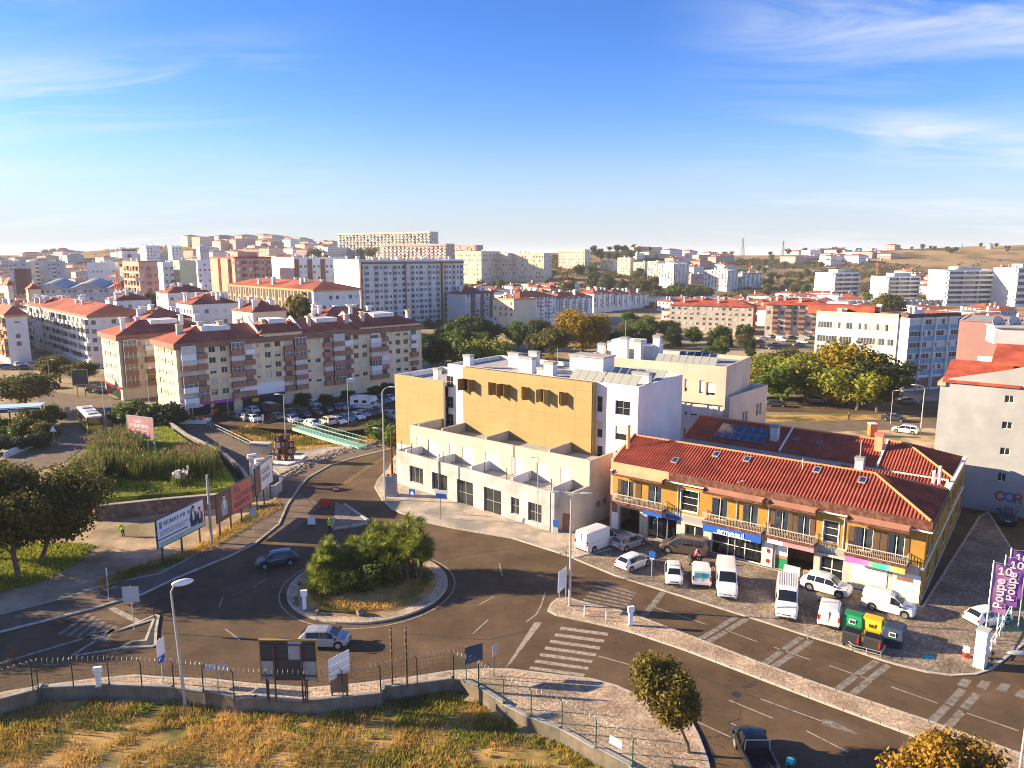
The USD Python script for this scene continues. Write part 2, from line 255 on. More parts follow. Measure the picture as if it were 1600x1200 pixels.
M['golddark']=mat('gold_mesh_shutter',(0.22,0.12,0.03),None,rough=0.6)
M['glassdark']=mat('dark_glass',(0.018,0.022,0.026),None,rough=0.06,spec=0.7)
M['glassfar']=mat('dark_window',(0.06,0.065,0.07),(0.12,0.12,0.12),0.2,rough=0.3,spec=0.5,rand=0.4)
M['carglass']=mat('car_glass',(0.012,0.014,0.016),None,rough=0.04,spec=0.8)
pane_mat('clear_pane');M['pane']=MAT['clear_pane']
M['framewhite']=mat('white_frame',(0.72,0.70,0.66),None,rough=0.5)
M['rail']=mat('beige_railing',(0.50,0.45,0.38),None,rough=0.6)
M['framegrey']=mat('grey_frame',(0.28,0.28,0.28),None,rough=0.5)
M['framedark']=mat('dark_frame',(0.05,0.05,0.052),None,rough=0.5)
M['shutter']=mat('cream_shutter',(0.58,0.52,0.44),None,rough=0.6,rand=0.15)
M['shutbrown']=mat('brown_shutter',(0.085,0.05,0.03),(0.11,0.065,0.04),3,rough=0.6)
M['terracotta']=mat('terracotta_parapet',(0.30,0.14,0.09),(0.38,0.19,0.125),0.5,0.85)
M['razor']=mat('razor_wire_steel',(0.30,0.29,0.28),None,rough=0.5,metallic=0.5)
M['steel']=mat('galvanised_steel',(0.50,0.50,0.49),(0.58,0.58,0.57),2,0.45,0.5,metallic=0.55)
M['pole']=mat('grey_pole',(0.36,0.35,0.33),(0.45,0.44,0.42),1.5,0.55,0.4,metallic=0.2)
M['rust']=mat('rusty_steel',(0.10,0.045,0.025),(0.17,0.08,0.045),3,0.85,0.2,0.2,20)
M['rustlight']=mat('rust_orange',(0.24,0.10,0.04),(0.32,0.15,0.06),2,0.85)
M['dkmetal']=mat('dark_metal',(0.045,0.047,0.05),None,rough=0.5,metallic=0.3)
M['fencegreen']=mat('green_fence_paint',(0.012,0.085,0.05),None,rough=0.5)
M['fencedark']=mat('dark_fence',(0.02,0.028,0.026),None,rough=0.6)
M['mint']=mat('mint_bridge_paint',(0.20,0.42,0.32),(0.26,0.48,0.38),1,0.6)
M['black']=mat('black_rubber',(0.018,0.018,0.018),None,rough=0.8)
M['blackplastic']=mat('black_plastic',(0.03,0.03,0.03),None,rough=0.55)
M['rim']=mat('alloy_rim',(0.42,0.42,0.42),None,rough=0.35,metallic=0.7)
M['red']=mat('red_plastic',(0.50,0.03,0.025),None,rough=0.4)
M['redlamp']=mat('red_lamp',(0.42,0.015,0.015),None,rough=0.15,spec=0.6)
M['lamp']=mat('clear_lamp',(0.20,0.21,0.22),None,rough=0.1,spec=0.7)
M['orange']=mat('orange_paint',(0.72,0.17,0.03),None,rough=0.5)
M['yellow']=mat('yellow_paint',(0.70,0.42,0.02),None,rough=0.5)
M['green']=mat('green_bin',(0.01,0.20,0.07),(0.015,0.24,0.09),2,rough=0.5)
M['blue']=mat('blue_sign',(0.02,0.10,0.42),None,rough=0.4)
M['navy']=mat('navy_paint',(0.03,0.05,0.09),None,rough=0.5)
M['cyan']=mat('cyan_board',(0.02,0.42,0.48),None,rough=0.4)
M['purple']=mat('purple_flag',(0.20,0.07,0.33),(0.24,0.09,0.38),2,rough=0.7,transl=0.3)
M['mauve']=mat('faded_purple_flag',(0.36,0.15,0.34),(0.42,0.19,0.38),2,rough=0.7,transl=0.3)
M['signwhite']=mat('sign_white',(0.75,0.75,0.73),None,rough=0.4)
M['signgrey']=mat('sign_back_grey',(0.42,0.43,0.44),None,rough=0.5,metallic=0.3)
M['coral']=mat('coral_board',(0.62,0.16,0.11),None,rough=0.5)
M['pinkboard']=mat('dusty_pink_board',(0.42,0.20,0.22),(0.50,0.26,0.28),0.4,rough=0.5)
M['magenta']=mat('magenta_sign',(0.45,0.05,0.35),None,rough=0.5)
M['solar']=usdkit.material(stage,'/World/Looks/solar_glass',{'p':('principled_bsdf',{'base_color':(0.02,0.035,0.07),'roughness':0.12,'specular_ior_level':0.8,'coat_weight':0.6})},[],surface='p.BSDF')
M['collector']=mat('collector_glass',(0.30,0.30,0.26),None,rough=0.35,spec=0.6)
M['bark']=mat('bark',(0.10,0.075,0.055),(0.17,0.13,0.095),3,0.95,0.1,0.6,8)
def leaf(name,c,c2,s=0.6):M[name]=mat(name,c,c2,s,0.62,0.25,island=0.38,transl=0.32,lo=0.3,hi=0.7)
leaf('leaf_olive',(0.142,0.133,0.026),(0.242,0.208,0.041))
leaf('leaf_dark',(0.041,0.068,0.021),(0.081,0.111,0.032))
leaf('leaf_green',(0.102,0.167,0.022),(0.186,0.261,0.040))
leaf('leaf_lime',(0.263,0.303,0.027),(0.403,0.403,0.043))
leaf('leaf_yellow',(0.373,0.279,0.016),(0.513,0.358,0.024))
leaf('leaf_gold',(0.40,0.26,0.015),(0.52,0.33,0.02))
leaf('leaf_orange',(0.42,0.23,0.02),(0.56,0.33,0.035),1.0)
leaf('leaf_rust',(0.189,0.074,0.025),(0.270,0.108,0.034))
leaf('leaf_autumn',(0.180,0.162,0.024),(0.312,0.216,0.036),0.9)
leaf('leaf_yucca',(0.255,0.313,0.033),(0.392,0.431,0.058))
leaf('leaf_reed',(0.17,0.23,0.03),(0.27,0.30,0.06))
leaf('leaf_plume',(0.446,0.270,0.149),(0.567,0.365,0.207))
leaf('leaf_scrub',(0.085,0.080,0.026),(0.15,0.125,0.04),0.05)
# terrain
def sm(a,b,x):t=np.clip((x-a)/(b-a),0,1);return t*t*(3-2*t)
HILLS=[(-135,860,15,150,160),(30,900,9,130,150),(160,930,13,110,120),(780,1050,23,270,170),(520,1000,6,160,140),(-600,1300,20,150,260),(-380,1150,24,150,190),(330,1250,6,240,200),(-900,1800,12,400,400),(60,640,5,70,80),(700,640,6,200,120)]
WALL_PX=[(-130,1112),(0,1097),(57,1082),(61,1076),(172,1071),(272,1075),(320,1082),(367,1092),(400,1091),(478,1096),(595,1084),(597,1076),(708,1061),(722,1063),(750,1078),(788,1102),(830,1122),(878,1140),(930,1170),(987,1200),(1060,1250)]
WALL=GP(WALL_PX)
LOT=Polygon(WALL+[(12,20),(-70,20),(-70,45)]).buffer(0)
CREEK=Polygon(GP([(352,676),(440,652),(470,660),(600,662),(622,684),(560,694),(470,704),(430,702)]))
def TZ(x,y):
 x,y=np.asarray(x,float),np.asarray(y,float)
 z=25.0*sm(430,1150,y)-0.06
 z=z+12*sm(1500,4500,y)
 for a,b,h,sx,sy in HILLS:z=z+h*np.exp(-((x-a)/sx)**2-((y-b)/sy)**2)
 z=z+sm(400,700,y)*3.0*(meshkit.fbm(np.stack([x/120,y/120,0*x],-1),4,3)-0.5)
 return z
import shapely
def grid_axis(lo,hi,core0,core1,step,grow=1.09):
 a=list(np.arange(core0,core1+1e-6,step));d=step
 while a[-1]<hi:d*=grow;a.append(a[-1]+d)
 d=step
 while a[0]>lo:d*=grow;a.insert(0,a[0]-d)
 return np.array(a)
gx,gy=grid_axis(-6000,6000,-60,70,2.0,1.06),grid_axis(-400,9000,20,130,2.0,1.04)
XX,YY=np.meshgrid(gx,gy)
ZZ=TZ(XX,YY)
lotb,cb=LOT.buffer(1.2),CREEK.buffer(-0.5)
pts=shapely.points(XX,YY)
inl=shapely.contains(lotb,pts);ZZ[inl]=-1.05
dist=shapely.distance(pts,shapely.boundary(CREEK));inc=shapely.contains(CREEK,pts)
ZZ=np.where(inc,-1.6*sm(0,5,dist)-0.06,ZZ)
n1,n0=len(gx),len(gy)
ii,jj=np.meshgrid(np.arange(n0-1),np.arange(n1-1),indexing='ij')
q=np.stack([ii*n1+jj,ii*n1+jj+1,(ii+1)*n1+jj+1,(ii+1)*n1+jj],-1).reshape(-1,4)
far=YY[ii,jj].ravel()>420
V=np.column_stack([XX.ravel(),YY.ravel(),ZZ.ravel()])
M['hillmix']=mat('hillside',(0.28,0.175,0.08),(0.38,0.25,0.125),0.012,0.95,0.05,detail=9,c3=(0.10,0.085,0.035),scale3=0.016)
B().add(V,q[~far]).build('ground',M['ground'],smooth=True,kind='structure',label='open dry ground around the roundabout and the town')
B().add(V,q[far]).build('hills',M['hillmix'],smooth=True,kind='structure',label='dry brown and scrubby hills behind the town')
# roads, pavements
def sheet(name,pg,z,m,label=None):return B().poly(pg,z).build(name,m,kind='structure',label=label)
NWK=[(617,700),(550,717),(517,727),(482,747),(470,760),(450,790),(437,820),(400,850),(360,870),(275,905),(225,929),(140,954),(100,964),(0,989),(-130,1022)]
ROAD=Polygon(GP([(p[0]-2,p[1]-2)for p in NWK])+WALL+GP([(1100,1290),(1900,1380),(1900,900),(1640,800),(1540,790),(1440,760),(900,800),(640,740)])+[(-10,118),(20,140),(16,148),(-14,126)]).buffer(0)
sheet('road',ROAD,0.0,M['asphalt'],'worn asphalt of the roundabout and the streets that meet there')
STREET=Polygon(GP([(30,560),(62,590),(85,612),(150,622),(255,632),(305,645),(300,652),(262,662),(175,667),(140,692),(98,724),(0,752),(-120,775),(-120,742),(15,715),(75,700),(106,682),(98,666),(75,650),(60,625),(30,590)])).buffer(0)
sheet('street',STREET,0.0,M['asphalt2'],'grey street curving past the bus')
PARK=Polygon(GP([(325,673),(400,668),(520,676),(640,662),(720,640),(700,590),(560,606),(420,626),(300,650)])).buffer(0)
sheet('car_park',PARK,0.0,M['asphalt'],'asphalt car park full of parked cars')
sheet('bridge_road',Polygon(GP([(264,655),(300,646),(322,662),(400,700),(425,716),(440,762),(408,772),(388,742),(350,712),(300,690)])),0.012,M['asphalt2'],'asphalt lane over the stream beside the parapet walls')
sheet('back_street',Polygon(GP([(1040,617),(1500,627),(1500,648),(1040,640)])),0.0,M['asphalt'],'street in front of the blue glazed office block')
sheet('slip_road',Polygon(GP([(1180,660),(1480,653),(1480,668),(1200,678)])),0.0,M['asphalt2'],'narrow road behind the red roofed back row')
def kerb_stones(t,line,w,z0,z1,ln=1.0,m=None):
 """alike kerb stones laid along a line, each a mesh"""
 L=line.length;n=max(1,int(L/ln))
 for i in range(n):
  a,b=line.interpolate(i*L/n),line.interpolate((i+1)*L/n)
  p,q=np.array([a.x,a.y]),np.array([b.x,b.y]);d=(q-p);l=np.linalg.norm(d);d/=l;nn=np.array([-d[1],d[0]])
  hz=z1+R.uniform(-.008,.008)
  o=np.array([*(p+d*.012-nn*w/2),z0])
  bb=B();c=0.03
  A,W_=np.array([*d,0])*(l-.024),np.array([*nn,0])*w
  v=[o,o+A,o+A+W_,o+W_];v2=[x+np.array([0,0,hz-z0-c])for x in v]
  cc=sum(v)/4;v3=[x+(cc-x)*np.array([.06,.06,0])+np.array([0,0,hz-z0])for x in v]
  f=[[0,1,5,4],[1,2,6,5],[2,3,7,6],[3,0,4,7],[4,5,9,8],[5,6,10,9],[6,7,11,10],[7,4,8,11],[8,9,10,11]]
  bb.add(v+v2+v3,f);bb.build('kerb_stone',m or M['kerb'],t)
def slab(name,pg,label,m,top=0.12,kw=0.22,stones=0.0,bottom=-0.05):
 pg=pg.buffer(0)
 if pg.geom_type!='Polygon':pg=max(pg.geoms,key=lambda g:g.area)
 c=pg.centroid
 t=T(name,label,None,(c.x,c.y,0),kind='structure')
 inner=pg.buffer(-kw,join_style='mitre')
 B().poly(inner.buffer(-0.003),bottom,top+.004).build('surface',m,t)
 if stones:kerb_stones(t,LineString(pg.buffer(-kw/2).exterior.coords),kw,bottom,top+0.015,stones)
 else:B().poly(pg.difference(inner),bottom,top+0.012).build('kerb',M['kerb'],t)
 return t
SP=[(-130,1108),(40,1077),(87,1070),(147,1062),(212,1056),(262,1060),(325,1062),(400,1070),(482,1076),(555,1070),(595,1065),(650,1058),(700,1050),(760,1046),(800,1047),(862,1055),(925,1062),(962,1072),(992,1085),(1040,1104),(1077,1122),(1092,1150),(1107,1190),(1120,1250)]
slab('pavement',Polygon(GP(SP)+WALL[::-1]),'pale cobbled pavement along the fence',M['cobble'],bottom=-1.2)
slab('pavement',Polygon(GP([(632,805),(665,817),(712,827),(800,842),(867,863),(897,873),(960,858),(956,822),(900,828),(640,745),(617,712),(607,732),(590,750),(585,762),(597,782),(612,797)])),'beige paved pavement in front of the gold building',M['paving'])
slab('pavement',Polygon(GP(NWK[::1]+[(-130,993),(0,961),(87,939),(175,912),(250,897),(310,865),(400,815),(432,775),(440,750),(455,735),(490,722),(550,706),(612,694)])),'asphalt pavement with a stone kerb behind the billboards',M['asphalt2'])
slab('plaza',Polygon(GP([(436,742),(418,728),(425,714),(470,704),(560,695),(620,684),(612,693),(550,705),(490,721),(455,733)])),'pale paved corner around the letter sculpture',M['paving'],top=0.10)
slab('parking_bay',Polygon(GP([(897,874),(960,900),(1040,925),(1152,960),(1200,975),(1262,995),(1312,1010),(1375,1032),(1402,1040),(1450,1052),(1487,1057),(1525,1055),(1550,1047),(1600,1008),(1640,950),(1545,800),(1530,806),(1440,948),(960,828)])),'worn sett paved parking area in front of the ochre shops',M['setts'],top=0.06)
MED=Polygon(GP([(855,955),(857,948),(866,938),(876,934),(890,935),(912,942),(980,957),(1112,1007),(1200,1041),(1300,1077),(1450,1127),(1590,1177),(1760,1238),(1720,1250),(1550,1197),(1450,1160),(1300,1105),(1200,1067),(1070,1017),(980,987),(905,970),(865,962)]))
slab('median',MED,'long cobbled traffic island with pale kerb between the two carriageways',M['cobble'],stones=1.2)
RC,RR=np.array([-14.1,68.0]),7.75
rbt=T('roundabout_island','round planted island in the middle of the roundabout',None,(*RC,0),kind='structure')
circ=Point(*RC).buffer(RR,48)
kerb_stones(rbt,LineString(Point(*RC).buffer(RR-.1,48).exterior.coords),.2,-.02,.2,0.95)
rr_=Point(*RC).buffer(RR-.205,48)
B().poly(rr_.difference(Point(*RC).buffer(RR-1.15,48)),-.02,0.19).build('cobble_ring',M['cobble'],rbt)
mv=[]
bb=B();rings=[(RR-1.15,.2),(RR-2.6,.34),(RR-4.2,.55),(RR-6,.7),(0.01,.75)];K=40
V_=[];F_=[]
for r_,z_ in rings:
 for k in range(K):
  a=2*PI*k/K;V_.append((RC[0]+r_*math.cos(a),RC[1]+r_*math.sin(a),z_+R.uniform(-.04,.04)*(z_>.3)))
for i in range(len(rings)-1):
 for k in range(K):F_.append([i*K+k,i*K+(k+1)%K,(i+1)*K+(k+1)%K,(i+1)*K+k])
B().add(V_,F_).build('soil_mound',M['drygrass'],rbt,smooth=True)
slab('traffic_island',Polygon(GP([(183,987),(243,961),(250,963),(246,985),(245,1009),(238,1012),(185,1014),(205,1003),(226,1001),(232,985),(238,970)])),'kerbed splitter island at the left arm of the roundabout',M['patch'],top=0.1)
isl=Polygon(GP([(522,783),(536,788),(577,816),(568,824),(524,829),(518,826)]))
ci=T('unfinished_island','unfinished rubble filled island with loose kerbs north of the roundabout',None,(*np.array(isl.centroid.coords[0]),0),kind='structure')
B().poly(isl.buffer(-.2),-.02,.07).build('rubble_fill',M['rubble'],ci)
for a,b in(((538,789),(576,815)),((521,828),(546,824)),((549,823),(575,819)),((522,812),(519,825))):
 kerb_stones(ci,LineString(GP([a,b])),.3,.0,.24,1.1)
sheet('dirt_lot',Polygon(GP([(-60,945),(0,959),(87,937),(175,910),(250,895),(310,863),(400,813),(430,776),(405,772),(380,792),(160,806),(130,850),(30,905),(-60,925)])),-0.02,M['dirt'],'bare dirt lot behind the billboards')
sheet('lawn',Polygon(GP([(-80,935),(0,926),(75,905),(130,875),(150,852),(110,848),(-80,850)])),-0.012,M['greengrass'],'rough green grass under the big trees')
BANK=Polygon(GP([(165,778),(300,768),(372,760),(345,716),(300,693),(262,666),(180,672),(140,700),(100,735),(60,765)],1.6))
bk=T('grass_bank','raised green bank behind the rubble wall',None,(*BANK.centroid.coords[0],0),kind='structure')
B().poly(BANK,-.05,1.6).build('turf',M['greengrass'],bk)
sheet('verge',Polygon(GP([(1130,648),(1480,648),(1480,653),(1180,660),(1130,664)])),-0.02,M['drygrass'],'dry grass verge below the street trees')
sheet('verge',Polygon(GP([(1180,678),(1480,668),(1480,700),(1180,700)])),-0.02,M['dirt'],'dusty verge behind the back row of houses')
LOTI=LOT.buffer(-0.05)
sheet('meadow',LOTI,-1.0,M['drygrass'],'dry yellow grass lot in the foreground below the fence wall')
sheet('footpath',Polygon(GP([(-60,1195),(150,1193),(400,1192),(560,1215),(560,1320),(-60,1320)],-1)),-0.985,M['dirt'],'pale dirt path at the bottom edge')
# painted markings, each a flat sheet on the road
def paint(name,polys,label,m=None,z=0.005):
 """one marking (a crossing, a line, a bar) with its stripes"""
 return B().poly(union_all(polys),z).build(name,m or M['paint'],kind='structure',label=label)
def pl(p,q,w):return LineString(GP([p,q])).buffer(w/2,cap_style='flat')
def plc(pts,w):return LineString(GP(pts)).buffer(w/2,cap_style='flat')
def quadpx(*p):return Polygon(GP(p)).buffer(0)
z7=[]
for i in range(7):
 t=i/6;l=np.array((876,979))*(1-t)+np.array((829,1041))*t;r=np.array((951,989))*(1-t)+np.array((914,1053))*t
 z7.append(quadpx(l,r,r+(-2,4.6),l+(-2,4.6)))
paint('zebra_crossing',z7,'zebra crossing of seven stripes in the near carriageway')
z2=[]
for i in range(6):
 t=i/5;l=np.array((934,908))*(1-t)+np.array((912,935))*t;r=np.array((995,926))*(1-t)+np.array((978,948))*t
 z2.append(quadpx(l,r,r+(-1.2,2.6),l+(-1.2,2.6)))
paint('zebra_crossing',z2,'worn zebra crossing in the far carriageway beside the traffic sign',M['paint_worn'])
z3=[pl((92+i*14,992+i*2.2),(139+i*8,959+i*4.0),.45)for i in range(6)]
paint('zebra_crossing',z3,'zebra crossing at the left, its shadow put into duller paint',M['paint_worn'])  # duller paint stands in for the shadow over these stripes
paint('give_way_line',[quadpx((835,972),(847,973),(800,1034),(788,1046))],'broad give way line beside the near zebra crossing')
paint('give_way_line',[pl((174,950),(217,972),.55)],'broad give way line at the left splitter island')
for k,(a,b)in enumerate([((1037,926),(998,969)),((1352,963),(1290,1001)),((1367,967),(1300,1006))]):pass
bars=[[((1036,925),(1000,970))],[((1352,963),(1321,982)),((1319,983),(1291,1001))],[((1366,967),(1335,986)),((1333,987),(1301,1006))]]
def bar(x0,y0,x1,y1,m0,m1,w=0.95):return[pl((x0,y0),m0,w),pl(m1,(x1,y1),w)]
rows=[((1352,963),(1289,1002)),((1251,997),(1200,1034)),((1370,1033),(1308,1078)),((1505,1076),(1453,1130))]
names=['beside the blue kerb','in front of the white camper van','in front of the rubbish bins','nearest the petrol station']
rows=[(((1152,963),(1121,982)),((1120,983),(1090,1001)),((1167,967),(1136,985)),((1134,987),(1101,1006))),(((1252,996),(1222,1017)),((1221,1018),(1192,1038)),((1268,1000),(1239,1021)),((1237,1023),(1207,1043))),(((1370,1033),(1338,1055)),((1337,1056),(1309,1077)),((1388,1039),(1360,1061)),((1358,1063),(1329,1087))),(((1504,1077),(1482,1101)),((1480,1103),(1453,1130)),((1527,1084),(1506,1107)),((1504,1111),(1476,1140)))]
wh=['in front of the small white vans','in front of the ribbed white van','in front of the rubbish bins','nearest the petrol station']
for rw,w_ in zip(rows,wh):paint('rumble_bars',[pl(a,b,0.52)for a,b in rw],'pair of broad white bars across the far carriageway '+w_,M['paint_worn'])
paint('rumble_bars',[pl((1036,925),(1000,970),0.6)],'single broad white bar across the far carriageway by the white bollard',M['paint_worn'])
ds=[((1023,949),(1105,976)),((1135,985),(1184,1003)),((1209,1011),(1266,1031)),((1296,1040),(1362,1063)),((1392,1073),(1466,1099)),((1504,1112),(1592,1142))]
for d_,w_ in zip(ds,['by the white bollard','by the first small vans','by the ribbed van','by the bins','by the cobbled corner','by the tall lamp at the right edge']):paint('lane_dash',[pl(*d_,.13)],'white lane dash in the far carriageway '+w_)
ds=[((935,1025),(989,1040)),((1139,1094),(1207,1122)),((1090,1128),(1142,1152)),((1174,1145),(1142,1130)),((1260,1142),(1325,1175)),((1188,1092),(1284,1127))]
for d_,w_ in zip(ds,['right of the zebra crossing','right of the round young tree','left of the black pickup','above the black pickup','in the shade of the orange tree','midway along the island']):paint('lane_dash',[pl(*d_,.13)],'white lane dash in the near carriageway '+w_)
paint('arrow',[quadpx((1286,1124),(1298,1125),(1345,1149),(1283,1132))],'worn turn arrow painted in the near carriageway',M['paint_worn'])
paint('edge_line',[plc([(822,972),(838,960),(846,945),(852,925)],.14)],'curved edge line left of the island nose')
paint('edge_line',[pl((0,1036),(180,983),.3),pl((112,1024),(180,983),.3)],'long white edge line on the left approach')
paint('edge_line',[pl((118,1024),(187,1013),.35),plc([(187,1013),(240,1011)],.1)],'white line leading to the left splitter island')
paint('edge_line',[plc([(0,978),(100,953),(175,932),(262,902)],.1)],'thin lane line near the dirt lot')
paint('circle_line',[Point(*RC).buffer(RR+.75,48).difference(Point(*RC).buffer(RR+.62,48))],'white circle painted round the planted island')
for d_,w_ in zip([((352,983),(375,1000)),((342,950),(349,932)),((739,990),(763,968)),((748,945),(772,932)),((780,880),(785,900)),((415,905),(395,918))],['left of the back of the grey billboard','beside the leaning lamp','right of the rusty posts','right of the planted island','below the gold building','beside the dark hatchback']):paint('lane_dash',[pl(*d_,.13)],'white lane dash on the roundabout '+w_)
paint('centre_line',[plc([(535,756),(570,732),(600,714)],.12),plc([(538,757),(573,733),(602,716)],.1)],'yellow double line in the street beside the gold building',M['paint_yellow'])
for d_,w_ in zip([(1495,1063),(1525,1066),(1556,1070),(1585,1080)],['first left','second','third','right']):paint('crossing_block',[quadpx((d_[0],d_[1]+7),(d_[0]+9,d_[1]-3),(d_[0]+24,d_[1]),(d_[0]+15,d_[1]+12))],'worn white crossing block at the petrol station mouth, %s of four'%w_,M['paint_worn'])
paint('patch',[quadpx((395,818),(470,770),(505,790),(430,850))],'paler worn asphalt strip in the street by the billboards',M['asphalt2'],0.003)
paint('patch',[quadpx((1078,1124),(1086,1122),(1121,1186),(1110,1192))],'dark strip beside the young round tree',M['patch'],0.004)  # narrow dark strip laid flat over the road colour
paint('bay_line',[pl((1262,1000),(1250,940),.1)],'faint bay line left of the parked small van',None,0.068)
paint('patch',[plc([(452,750),(500,800),(560,850),(600,855)],.12),plc([(690,875),(760,862),(800,858)],.1),plc([(640,990),(760,1000),(830,985)],.1),plc([(960,1010),(1100,1060),(1300,1135)],.09),plc([(1050,940),(1250,1010),(1450,1085)],.09)],'dark tar joints in the asphalt',M['patch'],0.004)
for(u,v),w_ in zip([(744,1072),(640,850),(1150,1085),(322,1040)],['beside the near zebra crossing','north of the planted island','in the near carriageway','at the left of the roundabout']):
 p=G(u,v);B().poly(Point(*p).buffer(.35),0.004,.008).build('manhole_cover',M['dkmetal'],kind='structure',label='round iron manhole cover '+w_)
 # facade pieces
def su(fr,u,z=0.0):
 """distance along a facade line at which it crosses the sight line of column u (layout only)"""
 o,d,n=fr;k=(u-800)/CAM_F
 return(k*(o[1]*_c-(z-CAM_H)*_s)-o[0])/(d[0]-k*_c*d[1])
def window(t,fr,s0,s1,z0,z1,dep=0.16,fm=None,mull=1,trans=0,shut=0.0,shm=None,fw=0.06,name='window',glass=None,sill=False,curtain=False):
 """frame (> pane, shutter, sill) set dep back in its opening"""
 fm=fm or M['framewhite'];b=B();d0,d1=-dep-.05,-dep
 b.fb(fr,s0,s0+fw,z0,z1,d0,d1).fb(fr,s1-fw,s1,z0,z1,d0,d1).fb(fr,s0+fw,s1-fw,z0,z0+fw,d0,d1).fb(fr,s0+fw,s1-fw,z1-fw,z1,d0,d1)
 for k in range(mull):
  c=s0+(s1-s0)*(k+1)/(mull+1);b.fb(fr,c-fw/2,c+fw/2,z0+fw,z1-fw,d0,d1)
 for k in range(trans):
  c=z0+(z1-z0)*(k+1)/(trans+1);b.fb(fr,s0+fw,s1-fw,c-fw/2,c+fw/2,d0+.004,d1+.004)
 w=b.build(name,fm,t)
 B().fb(fr,s0+.01,s1-.01,z0+.01,z1-.01,-dep-.04,-dep-.02).build('pane',glass or M['glassdark'],w)
 if shut>0.02:B().fb(fr,s0+.02,s1-.02,z1-(z1-z0)*shut,z1-.005,-dep+.015,-dep+.05).build('shutter',shm or M['shutter'],w)
 if sill:B().fb(fr,s0-.06,s1+.06,z0-.06,z0-.002,-dep+.01,.06).build('sill',M['framewhite'],w)
 return w
def chimney(t,x,y,z,h=1.6,sx=.9,sy=.6,rot=0.0,m=None,capm=None):
 b=B().obox((x,y,z),(sx,sy,h),rot);w=b.build('chimney',m or M['white'],t)
 B().obox((x,y,z+h-.28),(sx+.14,sy+.14,.34),rot).build('cap',capm or M['framegrey'],w)
def rect(P,d,L,W):
 """four corners of a rectangle: P, along d for L, then W to the left of d"""
 P,d=np.asarray(P,float)[:2],np.asarray(d,float)[:2];n=np.array([-d[1],d[0]])
 return[P,P+d*L,P+d*L+n*W,P+n*W]
def hip_roof(b,P,d,L,W,z,rise,over=.5,hip0=True,hip1=True):
 P,d=np.asarray(P,float)[:2],np.asarray(d,float)[:2];n=np.array([-d[1],d[0]])
 P=P-d*over-n*over;L+=2*over;W+=2*over
 q=[P,P+d*L,P+d*L+n*W,P+n*W];h0,h1=(W/2 if hip0 else 0),(W/2 if hip1 else 0)
 if L<W+.5:h0=h1=L/2-.2
 r0,r1=P+n*W/2+d*h0,P+n*W/2+d*(L-h1)
 v=[[*x,z]for x in q]+[[*r0,z+rise],[*r1,z+rise]]
 return b.add(v,[[0,1,5],[0,5,4],[1,2,5],[2,3,4],[2,4,5],[3,0,4],[0,3,2],[0,2,1]])
 # the gold clad building
GL=np.array([-18.2,112.8]);ge=np.array([.7868,-.6172]);gn=np.array([-.6172,-.7868])
def gp(s,off):return GL+ge*s+gn*off
gf=frame(GL,GL+ge)
gb=T('gold_building','new white apartment building with gold cladding above a grey stone ground floor','building',(*gp(24,2),0),math.atan2(ge[1],ge[0]))
GH=16.4
pA,pB=gp(8.8,8.25),gp(37.3,10.1);pf=frame(pA,pB);pL=flen(pA,pB)
ops=[(640,661,1.0,3.3,2,0),(675,699,.9,3.3,2,0),(714,739,.02,3.3,1,1),(756,783,.02,3.3,1,1),(798,811,.9,3.0,1,1),(825,846,.7,3.0,1,1)]
hs=[(su(pf,a,2),su(pf,b_,2),z0,z1,m_,t_)for a,b_,z0,z1,m_,t_ in ops]
b=B();wall_panel(b,pf,pL,-.5,5.0,hs);b.build('plinth_wall',M['plinth'],gb)
for h in hs:window(gb,pf,h[0],h[1],h[2],h[3],.2,M['framegrey'],h[4],h[5],name='shop_door' if h[2]<.5 else 'window')
b=B()
b.poly(Polygon([gp(9.1,0.3),gp(9.1,7.9),gp(36.9,9.7),gp(36.9,.3)]),4.0,4.18)
b.build('terrace_floor',M['gravelroof'],gb)
b=B();pl0=frame(gp(8.8,0.3),pA);wall_panel(b,pl0,7.95,-.5,5.0,[]);b.build('plinth_wall',M['plinth'],gb)
rA,rB=gp(37.3,9.0),gp(39.0,8.6);rf=frame(rA,rB);rl=flen(rA,rB)
b=B();wall_panel(b,rf,rl,-.05,4.9,[(.35,1.35,0,2.3)],th=.2,trim=0);b.build('bay_wall',M['cream'],gb)
B().fb(rf,.37,1.33,.02,2.28,-.12,-.06).build('door',M['brownpanel'],gb)
b=B();e0=frame(pB,gp(37.3,9.0));wall_panel(b,e0,1.1,-.5,5.0,[],trim=0.0,s0=.0);b.build('plinth_return',M['plinth'],gb)
sf=frame(gp(39.0,8.6),gp(39.4,0.4));sl=flen(gp(39.0,8.6),gp(39.4,.4))
b=B();wall_panel(b,sf,3.1,-.05,5.0,[],trim=0);wall_panel(b,sf,sl,-.05,8.1,[(4.6,5.6,1.9,2.6),(6.1,7.1,1.9,2.6)],s0=3.104,trim=0);b.build('side_wall',M['cream'],gb)
for s in(4.6,6.1):
 bb=B()
 for k in range(5):bb.fb(sf,s+.02,s+.98,1.93+k*.13,2.0+k*.13,-.2,-.1)
 bb.build('vent',M['framegrey'],gb)
cA,cB=gp(8.7,5.4),gp(39.0,5.4);cf=frame(cA,cB);cL=flen(cA,cB)
doors=[(1.3,2.4),(3.6,5.6),(7.6,8.7),(10.1,12.2),(14.2,16.4),(18.6,20.6),(22.6,24.6),(26.2,27.4)]
b=B();wall_panel(b,cf,cL,4.0,8.1,[(a,c_,4.2,6.5)for a,c_ in doors],trim=.003);b.build('terrace_wall',M['cream'],gb)
for a,c_ in doors:window(gb,cf,a,c_,4.2,6.5,.12,M['framewhite'],1,0,.96,M['framewhite'],name='terrace_door')
